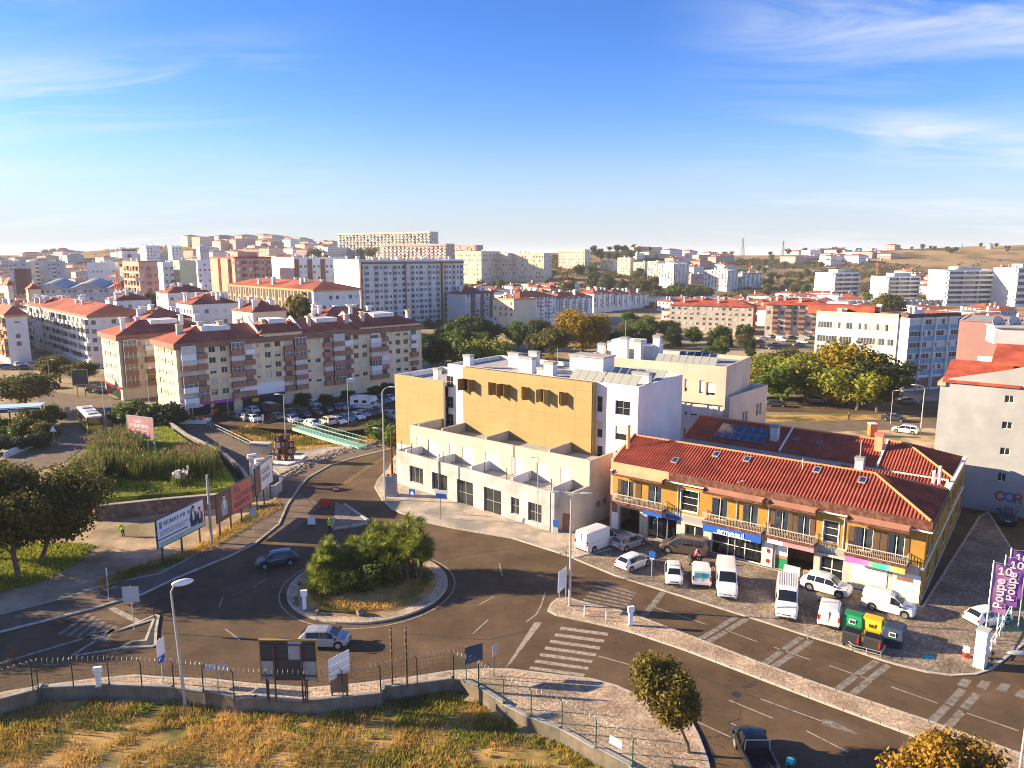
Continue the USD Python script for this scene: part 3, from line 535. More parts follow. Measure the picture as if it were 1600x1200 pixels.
b=B();lw=frame(gp(8.7,.3),cA);wall_panel(b,lw,5.1,3.0,8.1,[]);b.build('terrace_wall',M['cream'],gb)
B().poly(Polygon([gp(9.0,.05),gp(9.0,5.1),gp(38.7,5.1),gp(39.1,.05)]),6.9,7.08).build('upper_terrace',M['gravelroof'],gb)
for s in(2.0,8.4,14.6,21.6,27.8):
 o,d,n=cf
 B().fb(cf,s,s+.2,4.18,5.35,.01,2.75+s*.05).build('terrace_divider',M['white'],gb)
for s in(.6,5.2,13.2,23.5):B().fb(gf,9.2+s,9.4+s,7.08,8.3,.02,4.8).build('terrace_divider',M['cream'],gb)
for s in(1.0,3.2,6.6,9.6,13.0,17.2,21.0,24.6,28.0):
 p=pf[0]+pf[1]*s-pf[2]*.12;B().tube(p+(0,0,5.0),p+(0,0,6.5),.05).build('terrace_post',M['framedark'],gb)
wp=-0.9
bw=[(su(frame(gp(0,wp),gp(1,wp)),u0,z),su(frame(gp(0,wp),gp(1,wp)),u1,z),z,zz,m_,sh)for u0,u1,z,zz,m_,sh in[(696.5,708.5,12.9,14.6,1,0),(696.5,708.5,9.8,11.5,1,0),(696.5,708.5,7.1,8.9,1,0),(932,941,12.6,14.6,0,0),(932,941,9.3,11.4,0,.5),(932,941,6.2,8.2,0,0),(961,984,12.6,14.4,1,0),(961,984,9.4,11.2,0,.55),(961,984,6.2,8.0,1,0),(961,984,3.0,4.6,1,0)]]
bodyL,bodyR=10.4,41.9
wf=frame(gp(bodyL,wp),gp(bodyR,wp));wL=bodyR-bodyL
b=B();wall_panel(b,wf,wL,0,GH,[(a-bodyL,c_-bodyL,z0,z1)for a,c_,z0,z1,m_,sh in bw]);b.build('front_wall',M['white'],gb)
for a,c_,z0,z1,m_,sh in bw:window(gb,wf,a-bodyL,c_-bodyL,z0,z1,.16,M['framegrey'],m_,1,sh)
DEP=12.2
def side(P0,P1,z0,z1,m=None,holes=(),name='side_wall',trim=None):
 b=B();wall_panel(b,frame(P0,P1),flen(P0,P1),z0,z1,holes,trim=trim);return b.build(name,m or M['white'],gb)
side(gp(bodyR,wp),gp(bodyR,wp-DEP),0,GH);side(gp(bodyR,wp-DEP),gp(bodyL,wp-DEP),0,GH,name='back_wall');side(gp(bodyL,wp-DEP),gp(bodyL,wp),0,GH)
B().poly(Polygon([gp(bodyL+.3,wp-.3),gp(bodyR-.3,wp-.3),gp(bodyR-.3,wp-DEP+.3),gp(bodyL+.3,wp-DEP+.3)]),GH-.75,GH-.55).build('roof',M['gravelroof'],gb)
GS0,GS1=14.2,35.9
wins=[(724,741,1),(763,770,1),(785,792,1),(815,820,1),(846,857,1),(874,887,1)]
gw=[(su(gf,a,14),su(gf,c_,14),13.1,14.7)for a,c_,_ in wins]
gw=[(a,max(c_,a+1.3),z0,z1)for a,c_,z0,z1 in gw]
b=B();cfm=frame(gp(GS0,0),gp(GS1,0))
wall_panel(b,cfm,GS1-GS0,6.9,GH,[(a-GS0,c_-GS0,z0,z1)for a,c_,z0,z1 in gw],th=.8,trim=0);b.build('gold_core',M['golddark'],gb)
def panels(fr,s0,s1,z0,z1,holes,nw,nz,th=.05):
 xs,zs=np.linspace(s0,s1,nw+1),np.linspace(z0,z1,nz+1);hp=[sbox(h[0],h[2],h[1],h[3])for h in holes];hp=union_all(hp)if hp else None
 o,d,n=fr
 for i in range(nw):
  for j in range(nz):
   g=.006;pg=sbox(xs[i]+g,zs[j]+g,xs[i+1]-g,zs[j+1]-g)
   if hp is not None:pg=pg.difference(hp)
   if pg.is_empty:continue
   b=B()
   for q_ in getattr(pg,'geoms',[pg]):
    m=trimesh.creation.extrude_polygon(q_,th+R.uniform(0,.006),engine='earcut');v=m.vertices
    b.add(o+v[:,:1]*d+v[:,1:2]*np.array([0,0,1.0])+(v[:,2:]+.003)*n,m.faces)
   b.build('cladding_panel',M['gold'],gb)
panels(cfm,0,GS1-GS0,6.95,GH+.02,[(a-GS0,c_-GS0,z0,z1)for a,c_,z0,z1 in gw],9,8)
panels(frame(gp(GS1,0),gp(GS1,-.85)),0.06,.84,6.95,GH+.02,[],1,8)
for i,(a,c_,z0,z1)in enumerate(gw):
 window(gb,cfm,a-GS0,c_-GS0,z0,z1,.3,M['framedark'],1,0)
 for sgn,ang in(((1,75),(-1,100))if i%2==0 else((1,60),)):
  h=(c_ if sgn>0 else a)-GS0;o,d,n=cfm;a_=math.radians(ang)
  dv=d*math.cos(a_)*-sgn+n*math.sin(a_);p=o+d*h+n*.06+np.array([0,0,z0-.05])
  B().par(p,dv*1.0,np.cross(dv,(0,0,1))*.05,(0,0,z1-z0+.1)).build('open_shutter',M['gold']if i==4 else M['golddark'],gb)
lf=frame(gp(0,0),gp(bodyL,0))
b=B();wall_panel(b,lf,bodyL,0,13.9,[],trim=0);b.build('wing_wall',M['white'],gb)
panels(lf,0,bodyL-.02,3.0,13.95,[],4,9)
side(gp(0,-DEP+1.5),gp(0,0),0,13.9,name='wing_side');side(gp(bodyL,-DEP+1.5),gp(0,-DEP+1.5),0,13.9,name='wing_side')
B().poly(Polygon([gp(.3,-.3),gp(bodyL-.3,-.3),gp(bodyL-.3,-DEP+1.8),gp(.3,-DEP+1.8)]),12.9,13.1).build('roof',M['gravelroof'],gb)
grot=math.atan2(ge[1],ge[0])
for s,off,h,sx,sy in[(13.0,-2.6,1.9,1.3,.9),(17.8,-7.5,2.1,1.9,.9),(20.8,-5.6,2.0,1.2,.9),(22.6,-4.3,2.2,2.1,1.0),(25.8,-3.0,1.2,.9,.7),(27.8,-2.4,2.2,1.5,1.0),(19.5,-10.0,2.2,1.5,.8),(28.2,-9.5,2.0,1.2,.8),(39.6,-6.0,1.5,2.4,.9)]:
 chimney(gb,*gp(s,off),GH-.55,h,sx,sy,grot)
chimney(gb,*gp(7.6,-1.6),13.1,2.3,1.0,.8,grot)
b=B();b.poly(Polygon([gp(26.5,-9.0),gp(32,-9.0),gp(32,-12.0),gp(26.5,-12.0)]),GH-.5,GH+1.7);b.build('stair_head',M['white'],gb)
B().poly(Polygon([gp(26.3,-8.8),gp(32.2,-8.8),gp(32.2,-12.2),gp(26.3,-12.2)]),GH+1.703,GH+1.9).build('roof_slab',M['gravelroof'],gb)
def collectors(t,P,d,k,z,m,w=1.15,ln=2.0,tilt=38,name='solar_collector'):
 d=np.array([*d,0]);nn=np.array([d[1],-d[0],0]);a=math.radians(tilt);up=-nn*math.cos(a)+np.array([0,0,math.sin(a)])
 for i in range(k):
  o=np.array([*P,z])+d*(i*(w+.06));nrm=np.cross(d,up)
  w_=B().par(o,d*w,up*ln,nrm*.08).build(name,M['steel'],t)
  B().par(o+d*.05+up*.05+nrm*.081,d*(w-.1),up*(ln-.1),nrm*.01).build('glass',m,w_)
 q=np.array([*P,z])+up*ln*.9
 b=B()
 for i in range(k+1):p=q+d*(i*(w+.06));b.tube(p,(p[0],p[1],z-.2),.03)
 b.build('rack',M['steel'],t)
collectors(gb,gp(31.3,-1.6),ge,4,GH-.3,M['collector']);collectors(gb,gp(36.3,-1.6),ge,4,GH-.3,M['collector'])
collectors(gb,gp(34.4,-6.4),ge,4,GH-.3,M['solar']);collectors(gb,gp(39.4-2.6,-7.6),ge,4,GH-.3,M['collector'])
p=gp(24,-9.5);b=B().tube((*p,GH-.5),(*p,GH+2.6),.03);b.tube((p[0]-.5,p[1],GH+2.3),(p[0]+.5,p[1],GH+2.3),.02);b.build('aerial',M['steel'],gb)
# beige building behind it
bA,bB_=np.array([11.2,116.6]),np.array([30.7,104.1])
bd=(bB_-bA)/np.linalg.norm(bB_-bA);bn=np.array([bd[1],-bd[0]]);bL=flen(bA,bB_)
sb=T('beige_building','beige and white apartment block with solar panels behind the gold building','building',(*(bA+bB_)/2,0),math.atan2(bd[1],bd[0]))
bf=frame(bA,bB_)
wn=[(su(bf,a,12),su(bf,c_,12),z0,z0+1.9,sh)for a,c_,z0,sh in[(1069,1073,12.2,.7),(1092,1099,12.2,.9),(1103,1117,12.0,.8)]]+[(su(bf,a,9),su(bf,c_,9),z0,z0+2.0,sh)for a,c_,z0,sh in[(1068,1072,8.6,.8),(1077,1088,8.6,.85),(1103,1112,8.6,.9),(1120,1128,8.6,.8),(1068,1071,4.6,.0),(1076,1088,4.6,.6),(1105,1114,4.6,.2),(1066,1071,1.6,0),(1074,1086,1.6,.2)]]
b=B();wall_panel(b,bf,bL,10.7,16.4,[w[:4]for w in wn if w[2]>11]);b.build('upper_wall',M['beige2'],sb)
f2=frame(bA-bn*.35,bB_-bn*.35)
b=B();wall_panel(b,f2,bL,0,10.697,[w[:4]for w in wn if w[2]<11]);b.build('lower_wall',M['white'],sb)
for w in wn:window(sb,bf if w[2]>11 else f2,*w[:4],.18,M['framewhite'],0,0,w[4],M['framewhite'])
cB_,cA_=bB_-bn*13,bA-bn*13
for P0,P1,nm in((bB_,cB_,'side_wall'),(cB_,cA_,'back_wall'),(cA_,bA,'side_wall')):
 b=B();wall_panel(b,frame(P0,P1),flen(P0,P1),0,16.4,[]);b.build(nm,M['beige2'],sb)
B().poly(Polygon([x for x in(bA+bd*.3-bn*.3,bB_-bd*.3-bn*.3,cB_-bd*.3+bn*.3,cA_+bd*.3+bn*.3)]),15.6,15.8).build('roof',M['greyroof'],sb)
def bp(s,off):return bA+bd*s-bn*off
b=B();
for s,o_,w_,d_,h in[(3.0,4.5,4.6,3.6,2.9),(4.1,2.6,2.0,1.6,1.8),(8.1,4.4,2.6,3.0,2.3)]:b.poly(Polygon([bp(s,o_),bp(s+w_,o_),bp(s+w_,o_+d_),bp(s,o_+d_)]),15.8,15.8+h)
b.build('stair_head',M['white'],sb)
rb=math.atan2(bd[1],bd[0])
for s,o_,h in[(-.4+1.2,5.5,2.0),(6.2,2.6,3.6),(8.6,2.4,3.3),(10.6,5.0,3.9),(.9,9,2.0)]:chimney(sb,*bp(s,o_),15.8,h,1.1,.9,rb)
collectors(sb,bp(11.6,1.6),bd,5,15.9,M['collector']);collectors(sb,bp(17.4,1.6),bd,3,15.9,M['collector']);collectors(sb,bp(13.4,6.5),bd,5,15.9,M['solar']);
b=B();q_=bp(5.3,4.8);b.tube((*q_,18.6),(*q_,21.6),.03);b.tube((q_[0]-.6,q_[1],21.2),(q_[0]+.6,q_[1],21.2),.02);b.build('aerial',M['steel'],sb)
wA=bB_+bd*.6-bn*.3;wB=wA+np.array([.66,.75])*13.5
wd=(wB-wA)/np.linalg.norm(wB-wA)
wgf=frame(wA,wB)
hw=[(4.6,5.3,7.4,9.0),(5.7,6.4,7.4,9.0),(9.6,10.4,7.6,9.5),(10.8,11.5,7.6,9.5),(9.6,10.4,3.6,5.4),(10.8,11.5,3.6,5.4)]
b=B();wall_panel(b,wgf,13.5,0,12.0,hw);b.build('wing_wall',M['beige2'],sb)
for h in hw:window(sb,wgf,*h,.15,M['framewhite'],0,1)
nn_=np.array([-wd[1],wd[0]])
for P0,P1 in((wA+nn_*9,wA),(wB,wB+nn_*9),(wB+nn_*9,wA+nn_*9)):
 b=B();wall_panel(b,frame(P0,P1),flen(P0,P1),0,12.0,[]);b.build('wing_wall',M['white'],sb)
B().poly(Polygon([wA+wd*.3+nn_*.3,wB-wd*.3+nn_*.3,wB-wd*.3+nn_*8.7,wA+wd*.3+nn_*8.7]),10.9,11.1).build('roof',M['greyroof'],sb)
for s in(4.7,5.8):B().fb(wgf,s,s+.6,6.7,7.3,.01,.35).build('air_conditioner',M['framewhite'],sb)
# ochre shop building
F0=np.array([11.92,83.64]);ae=np.array([.7992,-.6011]);ab=np.array([.6011,.7992])
AL=32.6
def ap(s,q=0.0):return F0+ae*s+ab*q
sh=T('shop_building','two storey ochre tiled shop building with red pantile roof and white balconies','building',(*ap(16,5),0),math.atan2(ae[1],ae[0]))
af=frame(ap(0),ap(AL));DE=11.0
arot=math.atan2(ae[1],ae[0])
bays=[(1.0,3.6,0.02,2.9,'garage'),(4.6,8.2,.02,2.75,'shop1'),(9.2,11.4,.02,2.6,'entry'),(12.3,17.8,.02,2.7,'arma'),(19.2,23.0,.02,2.7,'fruit'),(23.6,25.8,.02,2.6,'entry'),(26.6,29.6,.02,2.6,'closed'),(30.2,32.0,.9,2.5,'corner')]
b=B();wall_panel(b,af,AL,0,3.75,[x[:4]for x in bays if x[4]not in('closed','corner')]);b.build('ground_floor_wall',M['cream'],sh)
ups=[(1.0,2.6,3.95,6.2,'d'),(5.2,6.8,3.95,6.2,'d'),(9.4,11.2,4.3,6.5,'v'),(12.9,14.6,3.95,6.2,'d'),(16.3,18.1,3.95,6.2,'d'),(20.1,21.5,3.95,6.2,'d'),(22.6,24.0,3.95,6.2,'d'),(25.1,26.6,4.3,6.3,'v'),(27.9,29.2,3.95,6.2,'d'),(30.2,31.4,3.95,6.2,'d')]
ups=[(1.2,2.7,3.95,6.2,'d'),(4.6,6.2,3.95,6.2,'d'),(8.6,10.6,4.1,6.5,'v'),(12.2,13.9,3.95,6.3,'d'),(15.6,17.2,3.95,6.3,'d'),(19.0,20.3,3.95,6.3,'d'),(21.2,22.4,3.95,6.3,'d'),(23.7,25.1,4.1,6.3,'v'),(26.6,28.2,3.95,6.3,'d'),(29.5,30.9,3.95,6.3,'d')]
b=B();wall_panel(b,af,AL,3.753,7.15,[x[:4]for x in ups]);b.build('upper_wall',M['ochre'],sh)
M['curtain']=mat('curtain',(0.62,0.58,0.50),(0.50,0.46,0.40),6.0,0.9)
for s0,s1,z0,z1,k in ups:
 if k=='d':
  w=window(sh,af,s0,s1,z0,z1,.14,M['framewhite'],1,0,0,name='balcony_door',glass=M['pane'])
  B().fb(af,s0+.03,s0+.35*(s1-s0),z0+.02,z1-.02,-.34,-.31).build('curtain',M['curtain'],w)
  B().fb(af,s0+.62*(s1-s0),s1-.03,z0+.02,z1-.02,-.34,-.31).build('curtain',M['curtain'],w)
 else:
  w=window(sh,af,s0,s1,z0,z1,.14,M['framewhite'],0,2,0,name='stair_window',glass=M['glassdark'])
  b=B();
  b.fb(af,s0-.09,s0,z0-.09,z1+.09,.003,.05).fb(af,s1,s1+.09,z0-.09,z1+.09,.003,.05).fb(af,s0,s1,z1,z1+.09,.003,.05).fb(af,s0,s1,z0-.09,z0,.003,.05);b.build('surround',M['framewhite'],w)
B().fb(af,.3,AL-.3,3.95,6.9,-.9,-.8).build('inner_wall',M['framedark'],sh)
for s0,s1 in((20.3,20.75),(20.8,21.2),(22.42,22.9),(18.5,18.98),(28.22,28.8),(28.86,29.45),(26.0,26.55),(30.95,31.3),(3.0,3.7),(.7,1.15)):B().fb(af,s0,s1,4.0,6.25,.005,.06).build('folding_shutter',M['shutbrown'],sh)
def balcony(s0,s1,z=3.7,dep=1.15,name='balcony',furn=False):
 w=B().fb(af,s0,s1,z-.12,z+.16,.004,dep).build(name,M['darkbrown'],sh)
 b=B();n=int((s1-s0)/.16)
 for i in range(n+1):
  s=s0+.05+(s1-s0-.1)*i/n;b.fb(af,s-.012,s+.012,z+.16,z+1.02,dep-.09,dep-.055)
 for q_ in(s0+.05,s1-.05):
  for i in range(7):b.fb(af,q_-.012,q_+.012,z+.16,z+1.02,.1+i*.15,.136+i*.15)
  b.fb(af,q_-.035,q_+.035,z+1.02,z+1.09,.01,dep-.04)
 b.fb(af,s0+.09,s1-.09,z+1.02,z+1.09,dep-.11,dep-.035);b.fb(af,s0+.09,s1-.09,z+.2,z+.25,dep-.10,dep-.045)
 b.build('railing',M['rail'],w)
 c=B();o,d,n_=af;zz=6.98
 v=[o+d*s0+n_*.9+(0,0,zz),o+d*s1+n_*.9+(0,0,zz),o+d*s1+n_*.5+(0,0,zz+.55),o+d*s0+n_*.5+(0,0,zz+.55)]
 c.par(v[0],d*(s1-s0),n_*.45,(0,0,.22));c.build('canopy_edge',M['darkbrown'],sh)
 v0=o+d*(s0+.08)+n_*1.2+np.array([0,0,zz+.2])
 c=B().par(v0,d*(s1-s0-.16),-n_*.78+np.array([0,0,.30]),(0,0,.04));c.build('canopy',M['peach']if s0<1 else M['terracotta'],sh)
 c=B().fb(af,s0,s0+.08,zz+.222,zz+.5,.45,1.34).fb(af,s1-.08,s1,zz+.222,zz+.5,.45,1.34);c.build('canopy_cheek',M['darkbrown'],sh)
for s0,s1 in((.5,6.9),(11.6,18.0),(18.5,23.2),(26.0,31.4)):balcony(s0,s1)
B().fb(af,-.15,AL+.5,7.153,7.3,-.5,.42).build('eaves_slab',M['framewhite'],sh)
B().fb(af,7.2,AL+.45,7.303,8.3,.2,.38).build('tile_hung_band',M['darkbrown'],sh)
B().fb(af,0,7.19,7.303,8.3,.2,.38).build('plain_band',M['peach'],sh)
sidef=frame(ap(AL),ap(AL,31))
B().fb(sidef,-.375,DE,7.303,8.3,.25,.46).build('tile_hung_band',M['darkbrown'],sh)
RZ=10.35
def pantiles(fn,cols,w,name,t,m=None,r=.085):
 """fn(s) -> (bottom, top) points of tile column s; joined half-round ribs"""
 b=B();k=5;an=np.linspace(0,PI,k)
 for s in cols:
  p,q_,side_,up_=fn(s)
  if np.linalg.norm(q_-p)<.25:continue
  L=np.linalg.norm(q_-p);nseg=max(1,int(L/.9));
  ring=[np.cos(a)*side_*r+np.sin(a)*up_*r*.95 for a in an]
  pts_=[]
  for i in range(nseg+1):
   c=p+(q_-p)*i/nseg
   pts_+=[c+x*(1.06 if i%2 else 1.0)for x in ring]
  f=[]
  for i in range(nseg):
   for j in range(k-1):f.append([i*k+j,(i+1)*k+j,(i+1)*k+j+1,i*k+j+1])
  f+=[[0,1,2,2],[0,2,3,3],[0,3,4,4]]
  b.add(pts_,np.array([[x[0],x[1],x[2]]for x in f]+[[x[0],x[2],x[3]]for x in f if x[2]!=x[3]]))
 return b.build(name,m or M['rooftile'],t,kind='stuff')
def slope_roof(t,fr,s0,s1,run,z0,rise,hipl=0.0,hipr=0.0,pitch_cols=.34,m=None,nout=.3,backing='roof_deck'):
 """a roof slope on frame fr rising inwards (-n) over run; hip triangles cut its ends"""
 o,d,n=fr;m=m or M['rooftile'];up=-n*run+np.array([0,0,rise]);ln=np.linalg.norm(up);uu=up/ln;nr=np.cross(d,uu);nr=nr if nr[2]>0 else-nr
 base=o+n*nout+np.array([0,0,z0])
 B().quad(base+d*s0,base+d*s1,base+d*(s1-hipr)+up,base+d*(s0+hipl)+up).build(backing,m,t)
 def fn(s):
  f=1.0
  if hipl and s<s0+hipl:f=min(f,(s-s0)/hipl)
  if hipr and s>s1-hipr:f=min(f,(s1-s)/hipr)
  p=base+d*s+nr*.01;return p,p+up*f,d,nr
 pantiles(fn,np.arange(s0+.17,s1,pitch_cols),.3,'roof_tiles',t,m)
 return base,up
HR=5.6
slope_roof(sh,af,0.05,AL+.3,HR,8.25,RZ-8.25,0.0,HR+.3,nout=.34)
slope_roof(sh,sidef,-.34,DE+.05,HR,8.25,RZ-8.25,HR,HR-.2,nout=.3)
backf=frame(ap(AL,DE),ap(0,DE))
slope_roof(sh,backf,-.3,AL-.05,HR-.1,8.25,RZ-8.25,HR+.3,0,nout=.0)
def ridge(t,p,q_,z,r=.14):return B().tube((*p[:2],p[2]),(*q_[:2],q_[2]),r,k=10).build('ridge_tiles',M['ridge'],t)
rA_,rB2=ap(0,5.25),ap(AL-HR+.0,5.3)
ridge(sh,(*rA_,RZ+.02),(*rB2,RZ+.02),0);ridge(sh,(*rB2,RZ+.02),(*ap(AL+.3,-.34),8.32),0);ridge(sh,(*rB2,RZ+.02),(*ap(AL+.3,DE),8.32),0)
pw=frame(ap(0,DE),ap(0))
pts_=[(0,0),(DE,0),(DE,8.5),(DE-HR+.2,RZ+.35),(0,8.5)]
pg=Polygon(pts_);o,d,n=pw;m_=trimesh.creation.extrude_polygon(pg,.3,engine='earcut');v=m_.vertices
B().add(o+v[:,:1]*d+v[:,1:2]*np.array([0,0,1.0])+v[:,2:]*n,m_.faces).build('party_wall',M['peach'],sh)
p=ap(.5,2.6);B().tube((*p,8.9),(*p,12.2),.22,k=12).build('flue',M['peach'],sh)
SL=31.0
sws=[(1.6,2.5,4.3,6.2),(4.4,5.4,4.3,6.2),(7.8,8.6,4.6,6.0),(16,17.2,4.2,6.0),(19.0,20.2,4.2,6.0),(21.2,22.4,4.2,6.0),(24.5,25.4,4.2,6.0),(27.0,28.0,4.2,6.0),(3,4.2,1.4,2.8),(9.0,10.2,.1,2.3),(14,15.2,1.4,2.8),(20,21.2,1.4,2.8),(25,26.2,1.4,2.8)]
b=B();wall_panel(b,sidef,SL,0,3.3,[x for x in sws if x[3]<3.3]);b.build('alley_wall',M['ochre'],sh)
b=B();wall_panel(b,sidef,SL,3.603,7.15,[x for x in sws if x[3]>3.3]);b.build('alley_wall',M['ochre'],sh)
B().fb(sidef,-.0,SL,3.303,3.6,-.25,.07).build('string_course',M['framewhite'],sh)
B().fb(sidef,.1,SL,7.153,7.45,-.28,.15).build('coping',M['framewhite'],sh)
B().fb(sidef,0.05,SL,0,.5,.004,.06).build('plinth_course',M['concrete'],sh)
for x in sws:window(sh,sidef,*x,.12,M['framewhite'],1 if x[1]-x[0]>1 else 0,0,sill=True)
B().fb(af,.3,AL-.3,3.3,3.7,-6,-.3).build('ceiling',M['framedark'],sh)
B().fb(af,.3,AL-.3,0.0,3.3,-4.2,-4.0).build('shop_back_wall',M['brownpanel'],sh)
for s in(4.1,8.7,11.85,18.5,23.3,26.2):B().fb(af,s-.08,s+.08,0,3.3,-3.99,-.29).build('shop_partition',M['cream'],sh)
for s0,s1,z0,z1,k in bays:
 if k in('shop1','arma'):window(sh,af,s0,s1,z0,z1,.18,M['framewhite']if k=='arma' else M['framegrey'],2,1 if k=='arma' else 0,name='shop_window',glass=M['pane'],fw=.07)
 if k=='entry':window(sh,af,s0,s1,z0,z1,.2,M['framewhite'],1,1,name='entrance',glass=M['glassdark'],fw=.09)
 if k=='fruit':
  B().fb(af,s0,s0+1.2,.05,2.6,-.3,-.22).build('shop_poster',M['green'],sh);B().fb(af,s0+.02,s0+1.18,1.5,2.55,-.217,-.2).build('shop_poster',M['signwhite'],sh);B().fb(af,s0+.04,s0+1.16,1.2,1.5,-.216,-.205).build('shop_poster',M['coral'],sh)
M['stock']=mat('goods',(0.10,0.12,0.10),(0.40,0.36,0.30),3.0,0.8)
for s0,s1,n_ in((12.8,17.4,7),(4.9,8.0,4)):
 for i in range(n_):a=s0+(s1-s0)*i/n_;B().fb(af,a,a+.4,.02,R.uniform(1.0,2.1),-1.6-R.uniform(0,.8),-1.0).build('display_goods',M['stock'],sh)
B().fb(af,4.5,6.85,3.05,3.55,.9,1.06).build('fascia',M['blue'],sh);B().fb(af,6.9,8.6,2.85,3.3,.005,.14).build('fascia',M['blue'],sh)
b=B();text(b,af,4.9,2.97,.145,'MARMOL',.2);b.build('fascia_lettering',M['signwhite'],sh)if False else None
fa=B().fb(af,11.7,18.0,2.75,3.56,.95,1.12).build('fascia',M['blue'],sh)
b=B();text(b,af,13.3,2.84,1.125,'armasul',.58,.05);b.build('lettering',M['signwhite'],fa)
B().fb(af,12.9,17.0,2.77,2.83,1.123,1.135).build('sign_stripe',M['signwhite'],fa)
B().fb(af,18.6,23.2,3.05,3.5,.9,1.05).build('fascia',M['pinkboard'],sh);B().fb(af,18.6,20.2,3.06,3.48,1.053,1.07).build('fascia',M['signwhite'],sh)
for s0,s1 in((8.9,11.7),(23.4,26.1)):
 B().fb(af,s0,s1,2.75,2.95,.003,.35).build('ledge',M['cream'],sh);B().fb(af,s0,s1,3.05,3.6,.003,.1).build('louvre_panel',M['framegrey'],sh)
M['rainbow']=usdkit.material(stage,'/World/Looks/rainbow_board',{'g':('geometry',{}),'m':('mapping',{'location':(-float(ap(26.3)[0])/4.0,0,0),'scale':(1/4.0,0,0)}),'s':('separate_xyz',{}),'r':('rgb_ramp',{'ramp':[(0,(.42,.13,.42)),(.18,(.5,.2,.5)),(.3,(.1,.5,.2)),(.5,(.05,.5,.45)),(.72,(.6,.55,.08)),(.85,(.6,.3,.1)),(1,(.55,.15,.15))]}),'p':('principled_bsdf',{'roughness':.5})},[('g.position','m.vector'),('m.vector','s.vector'),('s.x','r.fac'),('r.color','p.base_color')],surface='p.BSDF')
B().fb(af,26.1,31.3,3.0,3.55,.95,1.1).build('fascia',M['rainbow'],sh)
cl=B().fb(af,26.6,29.7,.1,2.8,.005,.06).build('shop_front_board',M['signwhite'],sh)
b=B();text(b,af,28.0,2.1,.063,'CIRCULOS',.3,.004);b.build('lettering',M['framegrey'],cl)
b=B();text(b,af,26.8,1.2,.063,'zen',.3,.004,False);b.build('lettering',M['beige'],cl)
for i in range(7):a=26.8+i*.38;B().fb(af,a,a+.34,.3,.3+.5+.3*math.sin(i*1.3),.063,.068).build('mural',M['beige'],cl)
B().fb(af,30.2,32.5,.1,2.75,.006,.05).build('painted_shutter',M['signwhite'],sh)
b=B();text(b,af,30.4,2.35,.055,'FARMAZEN',.22,.004);b.build('shutter_lettering',M['framegrey'],sh)if False else None
B().fb(af,30.5,31.9,1.95,2.35,.053,.07).build('shutter_box',M['brownpanel'],sh)
o,d,n=af
ring=Point(31.6,1.2).buffer(.36).difference(Point(31.6,1.2).buffer(.32));b=B()
for pgx in(ring,sbox(31.45,1.3,31.5,1.42),sbox(31.7,1.3,31.75,1.42),Point(31.6,1.18).buffer(.2).difference(Point(31.6,1.24).buffer(.19))):
 m_=trimesh.creation.extrude_polygon(pgx,.006,engine='earcut')if pgx.geom_type=='Polygon' else trimesh.creation.extrude_polygon(max(pgx.geoms,key=lambda g:g.area),.006,engine='earcut');v=m_.vertices
 b.add(o+v[:,:1]*d+v[:,1:2]*np.array([0,0,1.0])+(v[:,2:]+.054)*n,m_.faces)
b.build('smiley_drawing',M['cyan'],sh)
B().fb(af,18.1,18.95,.1,2.9,.006,.12).build('notice_pillar',M['signwhite'],sh)
for z in(1.6,.5):B().fb(af,18.35,18.7,z,z+.42,.125,.15).build('red_box',M['redlamp'],sh)
B().fb(af,.05,.9,0.1,3.5,.006,.25).build('garage_sign',M['signwhite'],sh);B().fb(af,.1,.85,2.2,3.4,.255,.3).build('garage_sign',M['brownpanel'],sh)
for u,v in((1055,717),(1119,719),(1167,727),(1276,745),(1347,759)):
 z=9.3;g=G(u,v,z);rel=g-F0;s=rel@ae;q_=rel@ab;zz=8.25+(q_+.34)/HR*(RZ-8.25)
 up=np.array([*(ab*HR),RZ-8.25]);up/=np.linalg.norm(up);dd=np.array([*ae,0]);nr=np.cross(dd,up)
 p=np.array([*g,zz])+nr*.06
 w=B().par(p-dd*.35-up*.5,dd*.7,up*1.0,nr*.12).build('skylight',M['signgrey'],sh)
 B().par(p-dd*.26-up*.4+nr*.121,dd*.52,up*.8,nr*.01).build('pane',M['solar'],w)
p=ap(25.1,7.2);chimney(sh,*p,9.0,2.3,.8,.7,arot);B().tube((*p,11.3),(*p,13.2),.06).build('chimney_pipe',M['concrete'],sh)
p=ap(20.2,4.2);B().tube((*p,9.8),(*p,11.0),.06).build('vent_pipe',M['steel'],sh)
for s in(8.25,18.3,25.6):B().tube(af[0]+af[1]*s+af[2]*.08+(0,0,3.8),af[0]+af[1]*s+af[2]*.08+(0,0,7.1),.05).build('rain_pipe',M['framewhite'],sh)
for i in range(5):
 for j in range(3):
  p=ap(20.5+i*.32,-.55);b=B().obox((*p,.06+j*.3),(.28,.36,.27),arot);tq=b.build('crate',M['signwhite'],None)
  meta(tq,'white plastic crate in the stack before the fruit shop','crate','crates stacked before the fruit shop')
for i,s in enumerate((22.0,22.75)):
 p=ap(s,-.4);tq=B().obox((*p,.06),(.7,.3,.75),arot).build('carton',mat('cardboard',(.42,.28,.13),(.5,.34,.17),2),None);meta(tq,['brown carton left of the other one by the fruit shop','brown carton nearest the white house entrance'][i],'carton')
